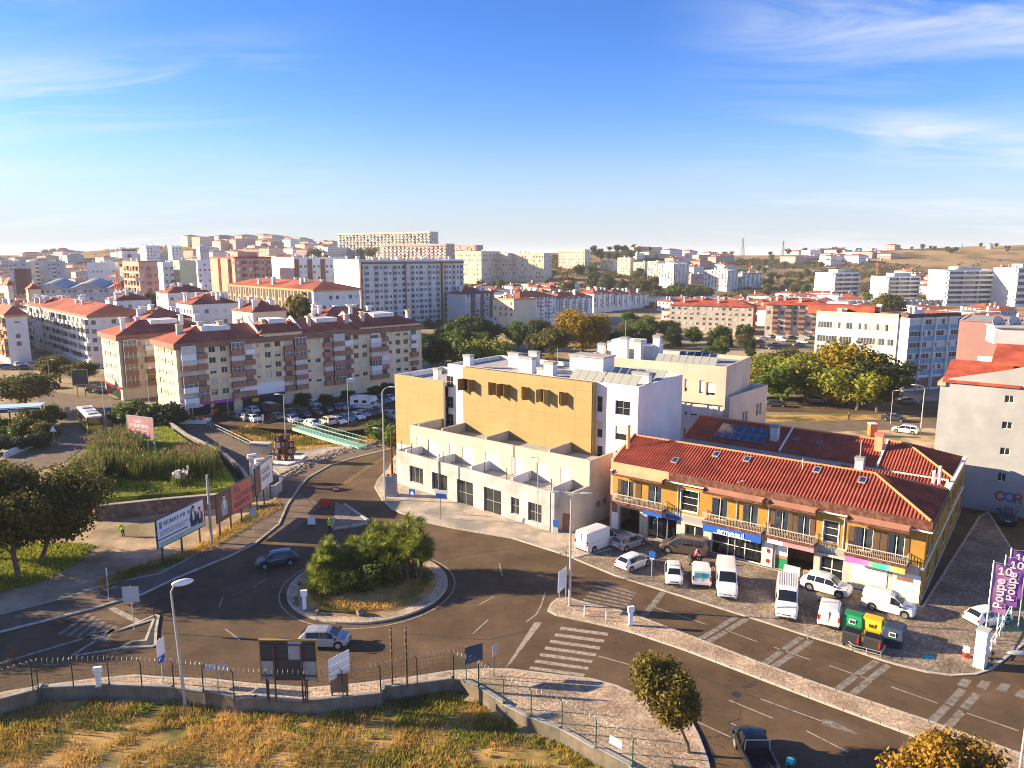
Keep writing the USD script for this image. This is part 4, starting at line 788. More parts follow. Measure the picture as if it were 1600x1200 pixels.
 # back row and courtyard
br=T('back_house','long back house with dark red roof, white walls and rooftop solar panels','house',(*ap(14,25),0),arot)
q0,q1=20.0,31.0
ff=frame(ap(0.0,q0),ap(AL-.3,q0))
hb=[(3.9,5.0,4.6,6.6),(7.6,8.2,5.7,6.5),(8.6,9.2,5.7,6.5),(16.6,19.0,4.3,6.4),(21.8,23.0,4.6,6.2),(23.1,24.5,4.6,6.2),(24.6,25.8,4.6,6.2)]
b=B();wall_panel(b,ff,AL-.3,0,7.2,hb);b.build('courtyard_wall',M['white'],br)
for i,h in enumerate(hb):window(br,ff,*h,.12,M['framewhite']if i!=3 else M['framedark'],1,0)
for s in(10.4,11.7,14.4):
 w=B().fb(ff,s,s+.95,5.2,6.0,.01,.4).build('air_conditioner',M['framewhite'],br);oo=ff[0]+ff[1]*(s+.45)+ff[2]*.4+np.array([0,0,5.6]);B().tube(oo,oo+ff[2]*.02,.3,k=14).build('fan_grille',M['framedark'],w)
B().fb(ff,4.0,4.95,4.4,6.6,.02,.1).build('awning_door',M['redlamp'],br)
bk2=frame(ap(AL-.3,q1),ap(0,q1));b=B();wall_panel(b,bk2,AL-.3,0,7.2,[]);b.build('back_wall',M['white'],br)
b=B();wall_panel(b,frame(ap(0,q1),ap(0,q0)),q1-q0,0,7.2,[]);b.build('end_wall',M['white'],br)
slope_roof(br,ff,0.0,AL-8.2,5.5,7.2,2.1,0,0,nout=.25)
slope_roof(br,ff,AL-8.0,AL+.0,5.5,7.2,2.1,0,5.5,nout=.25)
slope_roof(br,bk2,-.0,AL-.3,5.5,7.2,2.1,5.5,0,nout=.25)
s2=frame(ap(AL-.35,q0-.25),ap(AL-.35,q1+.25));slope_roof(br,s2,0,q1-q0+.5,5.5,7.2,2.1,5.6,5.6,nout=.2)
ridge(br,(*ap(0,q0+5.25),9.33),(*ap(AL-5.7,q0+5.25),9.33),0);ridge(br,(*ap(AL-5.7,q0+5.25),9.33),(*ap(AL-.15,q0-.2),7.3),0)
for s in(AL-8.1,13.0):
 o,d,n=ff;p=o+d*s+n*.2+np.array([0,0,7.25]);up=-n*5.5+np.array([0,0,2.1]);B().par(p,d*.22,up,(0,0,.22)).build('fire_break',M['framewhite'],br)
o,d,n=ff;up=-n*5.5+np.array([0,0,2.1]);up/=np.linalg.norm(up);nr=np.cross(d,up);nr*=np.sign(nr[2])
for i in range(6):
 for j in range(2):
  p=o+d*(4.0+i*1.12)+n*.2+np.array([0,0,7.2])+up*(1.0+j*1.75)+nr*.2
  w=B().par(p,d*1.06,up*1.68,nr*.04).build('solar_panel',M['steel'],br);B().par(p+d*.03+up*.03+nr*.041,d*1.0,up*1.62,nr*.006).build('cells',M['solar'],w)
p=ap(11.7,q0+2.2);chimney(br,*p,7.9,2.2,1.0,.8,arot);p=ap(AL-8.6,q0+3.2);chimney(br,*p,8.2,2.4,.9,.8,arot,M['peach'],M['coral'])
for s in(14.0,16.9):
 p=o+d*s+n*.2+np.array([0,0,7.2])+up*3.0+nr*.1;w=B().par(p,d*.6,up*.7,nr*.1).build('skylight',M['signgrey'],br);B().par(p+d*.06+up*.06+nr*.101,d*.48,up*.58,nr*.01).build('pane',M['solar'],w)
ct=T('courtyard_shed','low red roofed lean-to in the courtyard behind the shop building','shed',(*ap(22,15),0),arot)
cf1=frame(ap(8.0,16.0),ap(19.0,16.0));b=B();wall_panel(b,cf1,11.0,0,5.2,[]);b.build('shed_wall',M['white'],ct)
slope_roof(ct,cf1,0,11.2,3.8,5.25,.8,0,0,nout=.2)
cf2=frame(ap(21.0,13.6),ap(AL-.35,13.6));b=B();wall_panel(b,cf2,AL-21.4,0,6.2,[]);b.build('shed_wall',M['cream'],ct)
slope_roof(ct,cf2,0,AL-21.6,4.6,6.25,1.1,0,0,nout=.2)
for k,s in enumerate((AL-1.2,AL-1.75)):p=ap(s,17.0);B().tube((*p,6.9),(*p,9.2-k*.6),.16,k=12).build('flue',M['framewhite'],ct)
B().poly(Polygon([ap(.1,DE+.1),ap(AL-.4,DE+.1),ap(AL-.4,q0-.1),ap(.1,q0-.1)]),3.0,3.2).build('yard_roof',M['concrete'],ct)
# grey gabled house with the pink wall at the right edge
rg=T('grey_house','tall pale grey windowed house with stepped red roof at the right edge','house',(60,95,0),0)
r0,r1=np.array([55.2,93.4]),np.array([84.0,71.3]);rf_=frame(r0,r1);rL=flen(r0,r1)
rd=(r1-r0)/rL
hsr=[(su(rf_,1569,14),su(rf_,1583,14),14.2,15.1),(su(rf_,1565,11),su(rf_,1581,11),10.9,11.8),(su(rf_,1561,7),su(rf_,1576,7),7.6,8.5),(su(rf_,1557,4),su(rf_,1571,4),4.2,5.3)]
pg=Polygon([(0,0),(rL,0),(rL,20),(14,20.6),(7,18.2),(1.0,16.6),(0,16.0)]).difference(union_all([sbox(h[0],h[2],h[1],h[3])for h in hsr]))
o,d,n=rf_;m_=trimesh.creation.extrude_polygon(pg,.3,engine='earcut');v=m_.vertices
B().add(o+v[:,:1]*d+v[:,1:2]*np.array([0,0,1.0])-v[:,2:]*n,m_.faces).build('gable_wall',mat('ribbed_grey_render',(.31,.315,.32),(.36,.365,.37),.5,.85,c3=(.27,.27,.27),scale3=.12),rg)
for h in hsr:window(rg,rf_,*h,.12,M['framewhite'],1,0)
b=B();wall_panel(b,frame(r0+np.array([.6,.8])*22,r0),22,0,16.2,[]);b.build('side_wall',M['beige2'],rg)
B().fb(rf_,-.3,.6,15.6,16.1,-6,.25).build('eaves',M['peach'],rg)
o2=lambda s,q_,z:np.array([*(r0+rd*s+np.array([.6,.8])*q_),z])
for s0,s1,z0,z1,q0_,q1_ in((.2,8.5,16.1,18.0,-.3,7),(5.0,16,18.4,20.2,3.0,10),(9.0,24,20.4,23.0,6,14)):
 B().par(o2(s0,q0_,z0),o2(s1,q0_,z0)-o2(s0,q0_,z0),o2(s0,q1_,z1)-o2(s0,q0_,z0),(0,0,.25)).build('roof',M['rooftile'],rg)
 B().par(o2(s0+3,q1_+.1,z0-3),o2(s1,q1_,z0)-o2(s0+3,q1_,z0),np.array([.6,.8,0])*.3,(0,0,z1-z0+3.9)).build('step_wall',M['white'],rg)
gtx=[(0.0,'C',M['redlamp']),(.9,'C',M['coral']),(1.8,'R',M['redlamp'])]
s_g=su(rf_,1553,2.2)
for i,(dx,ch,m_)in enumerate(((0,'C',M['redlamp']),(1.15,'O',M['blue']),(2.3,'R',M['redlamp']))):
 b=B();text(b,rf_,s_g+dx*.85,1.75,.002,ch,1.15,.012);b.build('graffiti',m_,rg)
pk=T('pink_house','tall house with a blank pink gable beyond the grey house at the right edge','house',(90,118,0),0)
k0=AT(1490,590,122)[:2];k1=k0+ae*40;kf=frame(k0,k1);
b=B();wall_panel(b,kf,flen(k0,k1),0,21.6,[]);b.build('gable_wall',M['pinkwall'],pk)
b=B();wall_panel(b,frame(k0+np.array([.6,.8])*14,k0),14,0,21.6,[]);b.build('side_wall',M['cream'],pk)
B().poly(Polygon([k0,k1,k1+np.array([.6,.8])*14,k0+np.array([.6,.8])*14]),21.3,21.5).build('roof',M['greyroof'],pk)
# apartment blocks of the middle distance
def ground_at(x,y):return float(TZ(x,y))
def lseg(C,d,u,z):
 k=(u-800)/CAM_F
 return(k*(C[1]*_c-(z-CAM_H)*_s)-C[0])/(d[0]-k*_c*d[1])
GA=math.atan2(41,43)
def dirs(a):return np.array([math.cos(a),math.sin(a)]),np.array([-math.sin(a),math.cos(a)])
def prism_walls(t,q,z0,z1,m,name='wall'):
 return B().poly(Polygon(q),z0,z1).build(name,m,t)
def flat_windows(t,fr,cols,zs,w,h,mats,name='window',rng=R,prob=1.0,proud=.04,each=True,shut=.45,shm=None,frames=None):
 """windows set on a facade frame; each its own mesh, or joined (stuff)"""
 bs={0:B(),1:B(),2:B()}
 for s in cols:
  for z in zs:
   if rng.random()>prob:continue
   k=1 if rng.random()<shut else 0
   if each:
    if frames:
     f=B().fb(fr,s-w/2-.07,s+w/2+.07,z-.07,z+h+.07,.0,.05).build(name,frames,t)
     B().fb(fr,s-w/2,s+w/2,z,z+h,.051,.06).build('pane',M['glassfar'],f)
     if k:B().fb(fr,s-w/2,s+w/2,z+h*rng.choice((.0,.0,.35,.6)),z+h,.061,.085).build('shutter',shm or M['shutter'],f)
    else:B().fb(fr,s-w/2,s+w/2,z,z+h,.0,proud).build(name,(shm or M['shutter'])if k else mats,t)
   else:bs[k].fb(fr,s-w/2,s+w/2,z,z+h,.0,proud)
 if not each:
  bs[0].build('windows',mats,t,kind='stuff');bs[1].build('shutters',shm or M['shutter'],t,kind='stuff')
def band(t,fr,s0,s1,z0,z1,n0,n1,m,name):return B().fb(fr,s0,s1,z0,z1,n0,n1).build(name,m,t)
def chimneys(t,pts,z,m=None,h=(1.6,2.6),sz=(.8,1.3),rot=0.0,each=True):
 b=B()
 for x,y in pts:
  hh=R.uniform(*h);q=b if not each else B()
  q.obox((x,y,z),(R.uniform(*sz),R.uniform(*sz)*.7,hh),rot);q.obox((x,y,z+hh),(sz[1]*1.05,sz[1]*.8,.18),rot)
  if each:q.build('chimney',m or M['farwhite'],t)
 if not each:b.build('chimneys',m or M['farwhite'],t,kind='stuff')
def veranda(t,fr,s0,s1,z,m,glazed,dep=1.0,h=2.75):
 """balcony of an apartment: coloured parapet, open above or glazed in"""
 w=B().fb(fr,s0,s1,z-.18,z+.95,.004,dep).build('balcony',m,t)
 if glazed:
  B().fb(fr,s0+.06,s1-.06,z+.96,z+h-.25,.006,dep-.08).build('glazing',M['glassfar']if R.random()<.6 else M['curtain'],w)
  b=B();n=max(2,int((s1-s0)/.75))
  for i in range(n+1):s=s0+(s1-s0-.08)*i/n;b.fb(fr,s,s+.08,z+.952,z+h-.2,dep-.07,dep-.02)
  b.fb(fr,s0,s1,z+h-.24,z+h-.12,dep-.075,dep-.01);b.fb(fr,s0+.09,s1-.09,z+1.55,z+1.6,dep-.068,dep-.03);b.build('glazing_bars',M['framewhite'],w)
 else:
  B().fb(fr,s0+.25,s1-.25,z+.0,z+2.1,.0,.03).build('balcony_door',M['glassfar']if R.random()<.6 else M['shutter'],w)
def left_block(name,label,A_,Bp,Cp,eave,wallm,trim,floors=5,awn=None,steps=(),z_shop=3.0,roof_rise=2.7,seed=1,shopfronts=(),pattern=None):
 """A_-Bp: the short sunlit end; Bp-Cp: the long face"""
 rng=random.Random(seed)
 A_,Bp,Cp=map(np.array,(A_,Bp,Cp));dl=(Cp-Bp)/np.linalg.norm(Cp-Bp);W=flen(A_,Bp);L=flen(Bp,Cp)
 nl=np.array([-dl[1],dl[0]]);A_=Bp+nl*W;D=Cp+nl*W
 t=T(name,label,'apartment block',(*(Bp+Cp)/2,0),math.atan2(dl[1],dl[0]))
 fE,fL=frame(A_,Bp),frame(Bp,Cp)
 fl=[z_shop+i*(eave-z_shop-.3)/floors for i in range(floors)]
 cols=[W*f for f in(.2,.5,.8)];hs=[(c-.35,c+.35,z+.9,z+2.1)for c in cols for z in fl]
 b=B();wall_panel(b,fE,W,0,eave,hs);b.build('wall',wallm,t)
 for h in hs:window(t,fE,*h,.14,M['framewhite'],0,0,rng.choice((0,0,.5,.95)))
 for z in fl:
  for c in(W*.35,W*.65):band(t,fE,c-.6,c+.6,z+1.3,z+1.75,.0,.03,M['terracotta'],'clay_panel')
 hs,ver=[],[];s=0.6;pat=pattern or['G','b','w','w','G','b','v','w','w','b','G','v','w','b']
 i=0
 while s<L-2.5:
  k=pat[i%len(pat)];i+=1;wd={'G':3.0,'b':2.3,'w':2.3,'v':1.9,'n':1.6}[k]
  if s+wd>L-.4:break
  for z in fl:
   if k=='w':hs.append((s+.5,s+1.8,z+.95,z+2.2))
   elif k=='v':hs.append((s+.5,s+1.2,z+1.2,z+2.1))
   elif k=='n':hs.append((s+.5,s+1.1,z+1.0,z+2.1))
   else:ver.append((s+.1,s+wd-.1,z+.1,k))
  s+=wd
 b=B();wall_panel(b,fL,L,0,eave,hs);b.build('wall',wallm,t)
 for h in hs:window(t,fL,*h,.14,M['framewhite'],1 if h[1]-h[0]>1 else 0,0,rng.choice((0,0,.3,.55,.97)))
 for s0,s1,z,k in ver:
  g=rng.random()<(.72 if k=='G' else .12)
  veranda(t,fL,s0,s1,z,trim if rng.random()>.12 else M['framewhite'],g,1.05 if k=='G' else .8)
  if rng.random()<.25 and not g:band(t,fL,s0+.2,s1-.2,z+1.6,z+2.4,.03,.5,M['shutter'],'sun_blind')
 for P0,P1 in((Cp,D),(D,A_)):b=B();wall_panel(b,frame(P0,P1),flen(P0,P1),0,eave,[]);b.build('wall',wallm,t)
 for s0,s1,m in shopfronts:
  w=band(t,fL,s0,s1,2.35,2.85,.01,.5,m,'shop_sign');band(t,fL,s0+.2,s1-.2,.1,2.3,.0,.04,M['glassdark'],'shop_window')
 if awn:band(t,fE,.2,W-.2,2.6,3.0,.01,.35,awn,'shop_sign');band(t,fE,.6,W-1.5,.1,2.4,0,.04,M['glassdark'],'shop_window')
 b=B();b.poly(Polygon(rect(Bp-dl*.55-nl*.55,dl,L+1.1,W+1.1)),eave-.35,eave+.75);b.build('eaves_fascia',M['brownpanel'],t)
 st=[0.0]+list(steps)+[L]
 for k in range(len(st)-1):
  l=st[k+1]-st[k];up=[0,.7,.2,.5][k%4]
  b=B();hip_roof(b,Bp+dl*st[k],dl,l,W,eave+.76+up,roof_rise,.5,k==0,k==len(st)-2);b.build('roof',M['farroof'],t)
  if up:B().poly(Polygon(rect(Bp+dl*(st[k]+.1)+nl*.1,dl,l-.2,W-.2)),eave+.755,eave+.75+up).build('attic_wall',wallm,t)
  if k:o=frame(Bp+dl*st[k],Bp+dl*st[k]+nl)[0];B().add([[*(Bp+dl*st[k]-nl*.3),eave+.77],[*(Bp+dl*st[k]+nl*(W+.3)),eave+.77],[*(Bp+dl*st[k]+nl*W/2),eave+1.6+up+roof_rise],[*(Bp+dl*(st[k]+.3)-nl*.3),eave+.77],[*(Bp+dl*(st[k]+.3)+nl*(W+.3)),eave+.77],[*(Bp+dl*(st[k]+.3)+nl*W/2),eave+1.6+up+roof_rise]],[[0,1,2],[3,5,4],[0,2,5],[0,5,3],[1,4,5],[1,5,2]]).build('party_wall',M['farwhite'],t)
  if l>9:
   w_=B().poly(Polygon(rect(Bp+dl*(st[k]+l*.38)+nl*W*.3,dl,min(6,l*.4),W*.42)),eave+1.2,eave+3.4+up).build('stair_head',M['farwhite'],t)
 cp=[Bp+dl*(L*f+rng.uniform(-1,1))+nl*W*rng.choice((.22,.45,.75))for f in np.linspace(.05,.97,max(4,int(L/4.5)))]
 chimneys(t,cp,eave+1.6,M['farwhite']if wallm is not M['beige']else M['beige2'],(1.8,2.8),(.7,1.3),math.atan2(dl[1],dl[0]))
 return t,fL
t,f_=left_block('apartment_block','long beige block with terracotta balconies and stepped red roof above the car park',(-74.4,152.4),(-65.85,143.1),(-22.74,184.0),14.3,M['beige'],M['terracotta'],5,None,(17.5,27.5,41),seed=3,shopfronts=((1.5,6.2,M['magenta']),(6.6,11.0,M['magenta']),(12.5,22.0,M['framedark'])))
band(t,f_,12.3,22.3,2.9,5.3,.012,.1,M['signwhite'],'shop_board');B().fb(f_,14.6,16.0,1.6,2.3,.05,.6).build('shop_sign',M['yellow'],t)
d0=np.array([.7236,.6902]);n0_=np.array([-.6902,.7236])
B0=G(193,626);A0=B0+n0_*13.0;C0=B0+d0*22
left_block('apartment_block','cream block with red shop awning and brown balconies at the street corner',A0,B0,C0,13.9,M['cream'],M['brownpanel'],4,M['redlamp'],(),seed=5,pattern=['G','n','b','w','G','w','b'])
Cw=G(137,497,14.6);dR,dL=dirs(GA)
Lw=lseg(Cw,dL,42,14.6)
tW=T('apartment_block','long white block with sunlit balcony front beyond the left street trees','apartment block',(*(Cw+dL*Lw/2),0),GA)
Aw=Cw+dL*Lw;Rw=Cw+dR*16
def generic_block(t,Cc,dirR,dirL,LR,LL,z0,z1,wall,roofm,roof='hip',floors=5,zb=3.0,winR='w',winL='w',each=False,trim=None,colw=2.6,chim=6,stripes=None,wallL=None,fascia=True,wh=(1.2,1.3),frames=None,balc=None,prob=.95,rise=2.6):
 Rr,Ll=Cc+dirR*LR,Cc+dirL*LL;Bk=Rr+dirL*LL
 if wallL is None:prism_walls(t,[Cc,Rr,Bk,Ll],z0,z1,wall)
 else:
  prism_walls(t,[Cc+dirL*.3,Rr+dirL*.3,Bk,Ll],z0,z1,wall);prism_walls(t,[Cc+dirL*.003,Rr+dirL*.003,Rr+dirL*.297,Cc+dirL*.297],z0,z1-.01,wall)
  B().fb(frame(Ll,Cc),0,LL,z0,z1-.005,.003,.06).build('end_wall',wallL,t)
 fR,fL=frame(Cc,Rr),frame(Ll,Cc)
 zs=[z0+zb+i*(z1-z0-zb-.4)/floors+.9 for i in range(floors)]
 for fr,L,kind,off in((fR,LR,winR,0),(fL,LL,winL,.06 if wallL is not None else 0)):
  if not kind:continue
  fr=(fr[0]+fr[2]*off,fr[1],fr[2])
  n=max(1,int((L-.8)/colw));cols=[(i+.5)*L/n for i in range(n)]
  if kind=='w':flat_windows(t,fr,cols,zs,wh[0],wh[1],M['glassfar'],each=each,prob=prob,frames=frames)
  if kind in 'bs':
   flat_windows(t,fr,cols[0::2],zs,wh[0],wh[1],M['glassfar'],each=each,frames=frames)
   bal=B();gl=B()
   for c in cols[1::2]:
    for z in zs:
     bal.fb(fr,c-colw*.45,c+colw*.45,z-1.0,z+.05,.0,.9);gl.fb(fr,c-colw*.42,c+colw*.42,z+.06,z+1.5,.0,.8 if R.random()<.4 else .05)
   bal.build('balconies',balc or trim or M['farwhite'],t,kind='stuff');gl.build('balcony_glazing',M['glassfar'],t,kind='stuff')
  if kind=='s':
   b=B()
   for c in cols[1::2]:b.fb(fr,c-colw*.5,c-colw*.5+.35,z0,z1-.02,.0,.95).fb(fr,c+colw*.5-.35,c+colw*.5,z0,z1-.02,.0,.95)
   b.build('vertical_fins',stripes or wall,t,kind='stuff')
 dmin=min(LR,LL)
 if roof=='hip':
  if fascia and trim:B().poly(Polygon([Cc-dirR*.4-dirL*.4,Rr+dirR*.4-dirL*.4,Bk+dirR*.4+dirL*.4,Ll-dirR*.4+dirL*.4]),z1,z1+.7).build('eaves_fascia',trim,t);z1+=.702
  b=B()
  if LR>=LL:hip_roof(b,Cc,dirR,LR,LL,z1,rise,.45)
  else:hip_roof(b,Rr,dirL,LL,LR,z1,rise,.45)
  b.build('roof',roofm,t)
 else:
  b=B();pgx=Polygon([Cc,Rr,Bk,Ll]);b.poly(pgx.difference(pgx.buffer(-.35)),z1+.003,z1+.9);b.build('parapet',trim or wall,t);B().poly(pgx.buffer(-.36),z1+.002,z1+.1).build('roof',roofm,t)
 if chim:
  pts_=[Cc+dirR*LR*R.uniform(.06,.94)+dirL*LL*R.uniform(.15,.85)for _ in range(chim)]
  chimneys(t,pts_,z1+(.4 if roof=='hip' else .1),M['farwhite'],(2.0,3.2)if roof=='hip' else(1.2,2.4),(.8,1.5),math.atan2(dirR[1],dirR[0]),each=each)
 return fR,fL
generic_block(tW,Cw,dR,dL,16,Lw,0,14.6,M['white'],M['farroof'],'hip',5,1.6,'w','b',True,M['terracotta'],2.4,9,stripes=M['farwhite'],frames=M['framewhite'],balc=M['farwhite'])
def blk(name,label,uC,vT,y,uL,uR,wall,roofm=None,ang=GA,cat='apartment block',depR=None,depL=None,base=None,group=None,**k):
 """corner block: uC/vT its nearest top corner in the layout, y its distance; its faces run to uL and uR"""
 p=AT(uC,vT,y);dR_,dL_=dirs(ang);C_=p[:2];z1=p[2]
 LR=depR or abs(lseg(C_,dR_,uR,z1));LL=depL or abs(lseg(C_,dL_,uL,z1))
 mid=C_+dR_*LR/2+dL_*LL/2
 z0=base if base is not None else min(ground_at(*C_),ground_at(*(C_+dR_*LR)),ground_at(*(C_+dL_*LL)),ground_at(*(C_+dR_*LR+dL_*LL)))
 t=T(name,label,cat,(*mid,z0),ang,group)
 fr=generic_block(t,C_,dR_,dL_,LR,LL,z0-.3,z1,wall,roofm or M['farroof'],**k)
 return t,C_,dR_,dL_,LR,LL,z0,z1,fr
W_,CR,GY,SA,PK,GN=M['farwhite'],M['farcream'],M['fargrey'],M['salmon'],M['farpink'],M['greenish']
blk('apartment_block','white block with orange eaves cut by the left edge of the picture',8,496,215,-60,42,W_,trim=M['ridge'],winR='w',winL='b',floors=5,chim=5,each=True,balc=M['ridge'],frames=M['framewhite'])
rows=[(225,500,208,150,300,'white gabled block with dark red roof behind the cream corner block'),(300,476,232,232,372,'white block with dark roof and tall white chimneys behind the beige block'),(395,488,205,330,447,'cream block with dark red hip roof just behind the beige block'),(182,470,262,100,236,'white block with dark red roof right of the long sunlit white block'),(62,480,250,-20,120,'white block with red roof behind the far left block'),(505,500,205,440,600,'low white topped block behind the right half of the beige block'),(262,458,300,200,330,'white block with red roof and many chimneys left of the salmon tower')]
for uC,vT,y,uL,uR,lb in rows:blk('apartment_block',lb,uC,vT,y,uL,uR,W_ if 'cream' not in lb else CR,trim=None,floors=4,chim=10,depL=14,winL='w',prob=.9,rise=3.0,each=False)
blk('apartment_block','long white block with red roof edge and sunlit fluted front below the white towers',490,456,255,355,562,W_,trim=M['ridge'],floors=5,winL='s',chim=9,colw=2.4,each=True,stripes=M['farcream'])
t1,C1,dR1,dL1,LR1,LL1,z01,z11,(fR1,fL1)=blk('tower_block','huge white slab tower with brown and mustard stripes',561,409,330,521,724,M['white'],M['greyroof'],roof='flat',winR='',winL='',chim=16,trim=M['farwhite'],floors=10)
nb=24;cw=LR1/nb;zs=[z01+1.5+i*(z11-z01-3)/10 for i in range(10)]
for i in range(nb):
 s=i*cw
 if i%2==0:
  for z in zs:B().fb(fR1,s+cw*.28,s+cw*.78,z+.9,z+2.1,.0,.05).build('window',M['shutter']if R.random()<.4 else M['glassfar'],t1)
 else:
  band(t1,fR1,s+.1,s+cw-.1,z01,z11-1.2,.0,.02,M['farwhite'],'loggia_strip')
  bb=B();b2=B()
  for z in zs:bb.fb(fR1,s+.15,s+cw-.15,z-.2,z+.75,.021,.5);b2.fb(fR1,s+.3,s+cw-.3,z+.85,z+2.2,.021,.06 if R.random()<.5 else .4)
  bb.build('balconies',M['shutter']if i%4==1 else M['farcream'],t1,kind='stuff');b2.build('balcony_glazing',M['glassfar'],t1,kind='stuff')
for s,m in((.2,M['brownpanel']),(LR1*.4,M['brownpanel']),(LR1*.76,M['golddark'])):band(t1,fR1,s,s+.8,z01,z11,.03,.7,m,'painted_stripe')
band(t1,fR1,.5,LR1*.75,z11-1.0,z11-.1,.02,.75,M['brownpanel'],'eaves_band');band(t1,fR1,LR1*.77,LR1-.1,z11-1.0,z11-.1,.02,.75,M['golddark'],'eaves_band')
t0,C0_,_,_,LR0,LL0,z00,z10,(fR0,fL0)=blk('tower_block','white tower with brown striped front left of the huge white slab',459,405,372,423,540,M['farwhite'],M['greyroof'],roof='flat',winR='',winL='',chim=8,trim=M['farwhite'])
nb=12;cw=LR0/nb
for i in range(nb):
 s=i*cw
 if i%3:[B().fb(fR0,s+cw*.25,s+cw*.75,z00+3+k*2.9,z00+4.3+k*2.9,.0,.05).build('window',M['glassfar']if R.random()<.5 else M['shutter'],t0)for k in range(9)if z00+4.4+k*2.9<z10]
 else:band(t0,fR0,s,s+cw,z00,z10,.0,.4,M['brownpanel'],'painted_stripe')
ts,Cs,dRs,dLs,LRs,LLs,z0s,z1s,(fRs,fLs)=blk('tower_block','salmon pink tower with red roof edge left of the white towers',366,404,352,328,424,M['salmon'],M['farroof'],roof='flat',trim=M['farroof'],winR='b',winL='w',floors=9,chim=4,colw=2.6,balc=M['salmon'])
b=B()
for f in(.15,.55):b.fb(fLs,LLs*f,LLs*(f+.28),z0s,z1s,.003,1.3)
b.build('bay',M['salmon'],ts);B().poly(Polygon([Cs+dRs*3+dLs*3,Cs+dRs*13+dLs*3,Cs+dRs*13+dLs*9,Cs+dRs*3+dLs*9]),z1s,z1s+3.2).build('penthouse',M['salmon'],ts)
blk('apartment_block','white block with red hip roof and brown sill bands beside the huge white slab',727,460,350,722,772,W_,winR='b',winL='',floors=6,chim=4,depL=14,each=True,balc=M['terracotta'])
blk('apartment_block','small sunlit cream block with orange eaves between white rows',803,470,322,770,815,CR,trim=M['ridge'],winR='',winL='w',floors=4,chim=3,depR=14,roof='flat',roofm=M['farroof'])
segs=[(812,466,330,868,'longest left part'),(872,466,372,926,'second part, with red roof patches'),(928,459,420,958,'third part, narrower, red roofed'),(958,460,436,986,'fourth part, blank side wall'),(986,461,452,1014,'right end')]
for u0,v,y,u1,w in segs:blk('apartment_block','white block in the shaded row behind the golden tree, '+w,u0,v,y,u0-6,u1,W_,winR='b',winL='',floors=6,chim=5,depL=13,each=True,balc=M['framewhite'],colw=2.3,prob=.95)
blk('apartment_block','long cream block with orange red roof and sunny front behind the cypress trees',1177,480,300,1047,1198,M['cream'],M['rooftile'],ang=math.radians(67),trim=None,winL='w',winR='b',floors=5,zb=1.0,depR=14,each=True,colw=2.5,chim=7,balc=M['redlamp'],wh=(1.1,1.0),frames=M['framewhite'],prob=.85)
blk('apartment_block','cream block with red balconies right of the long cream block',1292,478,285,1197,1308,M['cream'],M['rooftile'],ang=math.radians(67),winL='b',winR='w',floors=5,zb=2.5,depR=13,each=True,colw=2.3,chim=6,balc=M['terracotta'])
to,Co,dRo,dLo,LRo,LLo,z0o,z1o,(fRo,fLo)=blk('office_building','long white sunlit office block with ribbon windows behind green trees',1404,497,176,1276,1418,M['white'],M['rooftile'],ang=math.radians(52),cat='office block',roof='flat',trim=M['farcream'],winL='',winR='',chim=5,depR=12)
for zt in(1.7,5.2,8.6):
 n=26
 for i in range(n):
  s=LLo*(.03+.94*i/n)
  if R.random()<.92 and not(.46<i/n<.52):B().fb(fLo,s,s+LLo/n*.72,z1o-zt-1.5,z1o-zt,.0,.05).build('window',M['glassfar']if R.random()<.7 else M['shutter'],to)
B().poly(Polygon([Co+dRo*3+dLo*6,Co+dRo*11+dLo*6,Co+dRo*11+dLo*22,Co+dRo*3+dLo*22]),z1o,z1o+2.2).build('penthouse',M['rooftile'],to)
tb,Cb,dRb,dLb,LRb,LLb,z0b,z1b,(fRb,fLb)=blk('office_building','office block with a grid of blue spandrel panels and dark windows in shade',1419,497,174,1404,1502,M['white'],M['farroof'],ang=math.radians(20),cat='office block',roof='flat',trim=M['darkbrown'],winL='',winR='',chim=4,depL=14)
M['bluespandrel']=mat('blue_spandrel',(.16,.27,.40),(.22,.34,.46),.5,.5)
nx,nz=4,5;zs=np.linspace(z0b+3.6,z1b-.3,nz+1)
for i in range(nx):
 s0,s1=LRb*i/nx+.25,LRb*(i+1)/nx-.02
 for j in range(nz):
  z=zs[j];h=zs[j+1]-z
  band(tb,fRb,s0,s1,z+.05,z+h*.45,.004,.06,M['bluespandrel'],'spandrel')
  w=band(tb,fRb,s0,s1,z+h*.47,z+h-.15,.004,.05,M['framewhite'],'window')
  for k in range(4):
   a=s0+(s1-s0)*k/4+.06;B().fb(fRb,a,a+(s1-s0)/4-.1,z+h*.5,z+h-.2,.051,.065).build('pane',M['glassdark']if R.random()<.65 else M['curtain'],w)
for i in range(nx+1):s=LRb*i/nx;band(tb,fRb,s,s+.24,z0b,z1b,.003,.5,M['framewhite'],'pilaster')
for i in range(nx):s0,s1=LRb*i/nx+.5,LRb*(i+1)/nx-.3;band(tb,fRb,s0,s1,z0b+.5,z0b+3.0,.0,.06,M['brownpanel'],'shop_window')
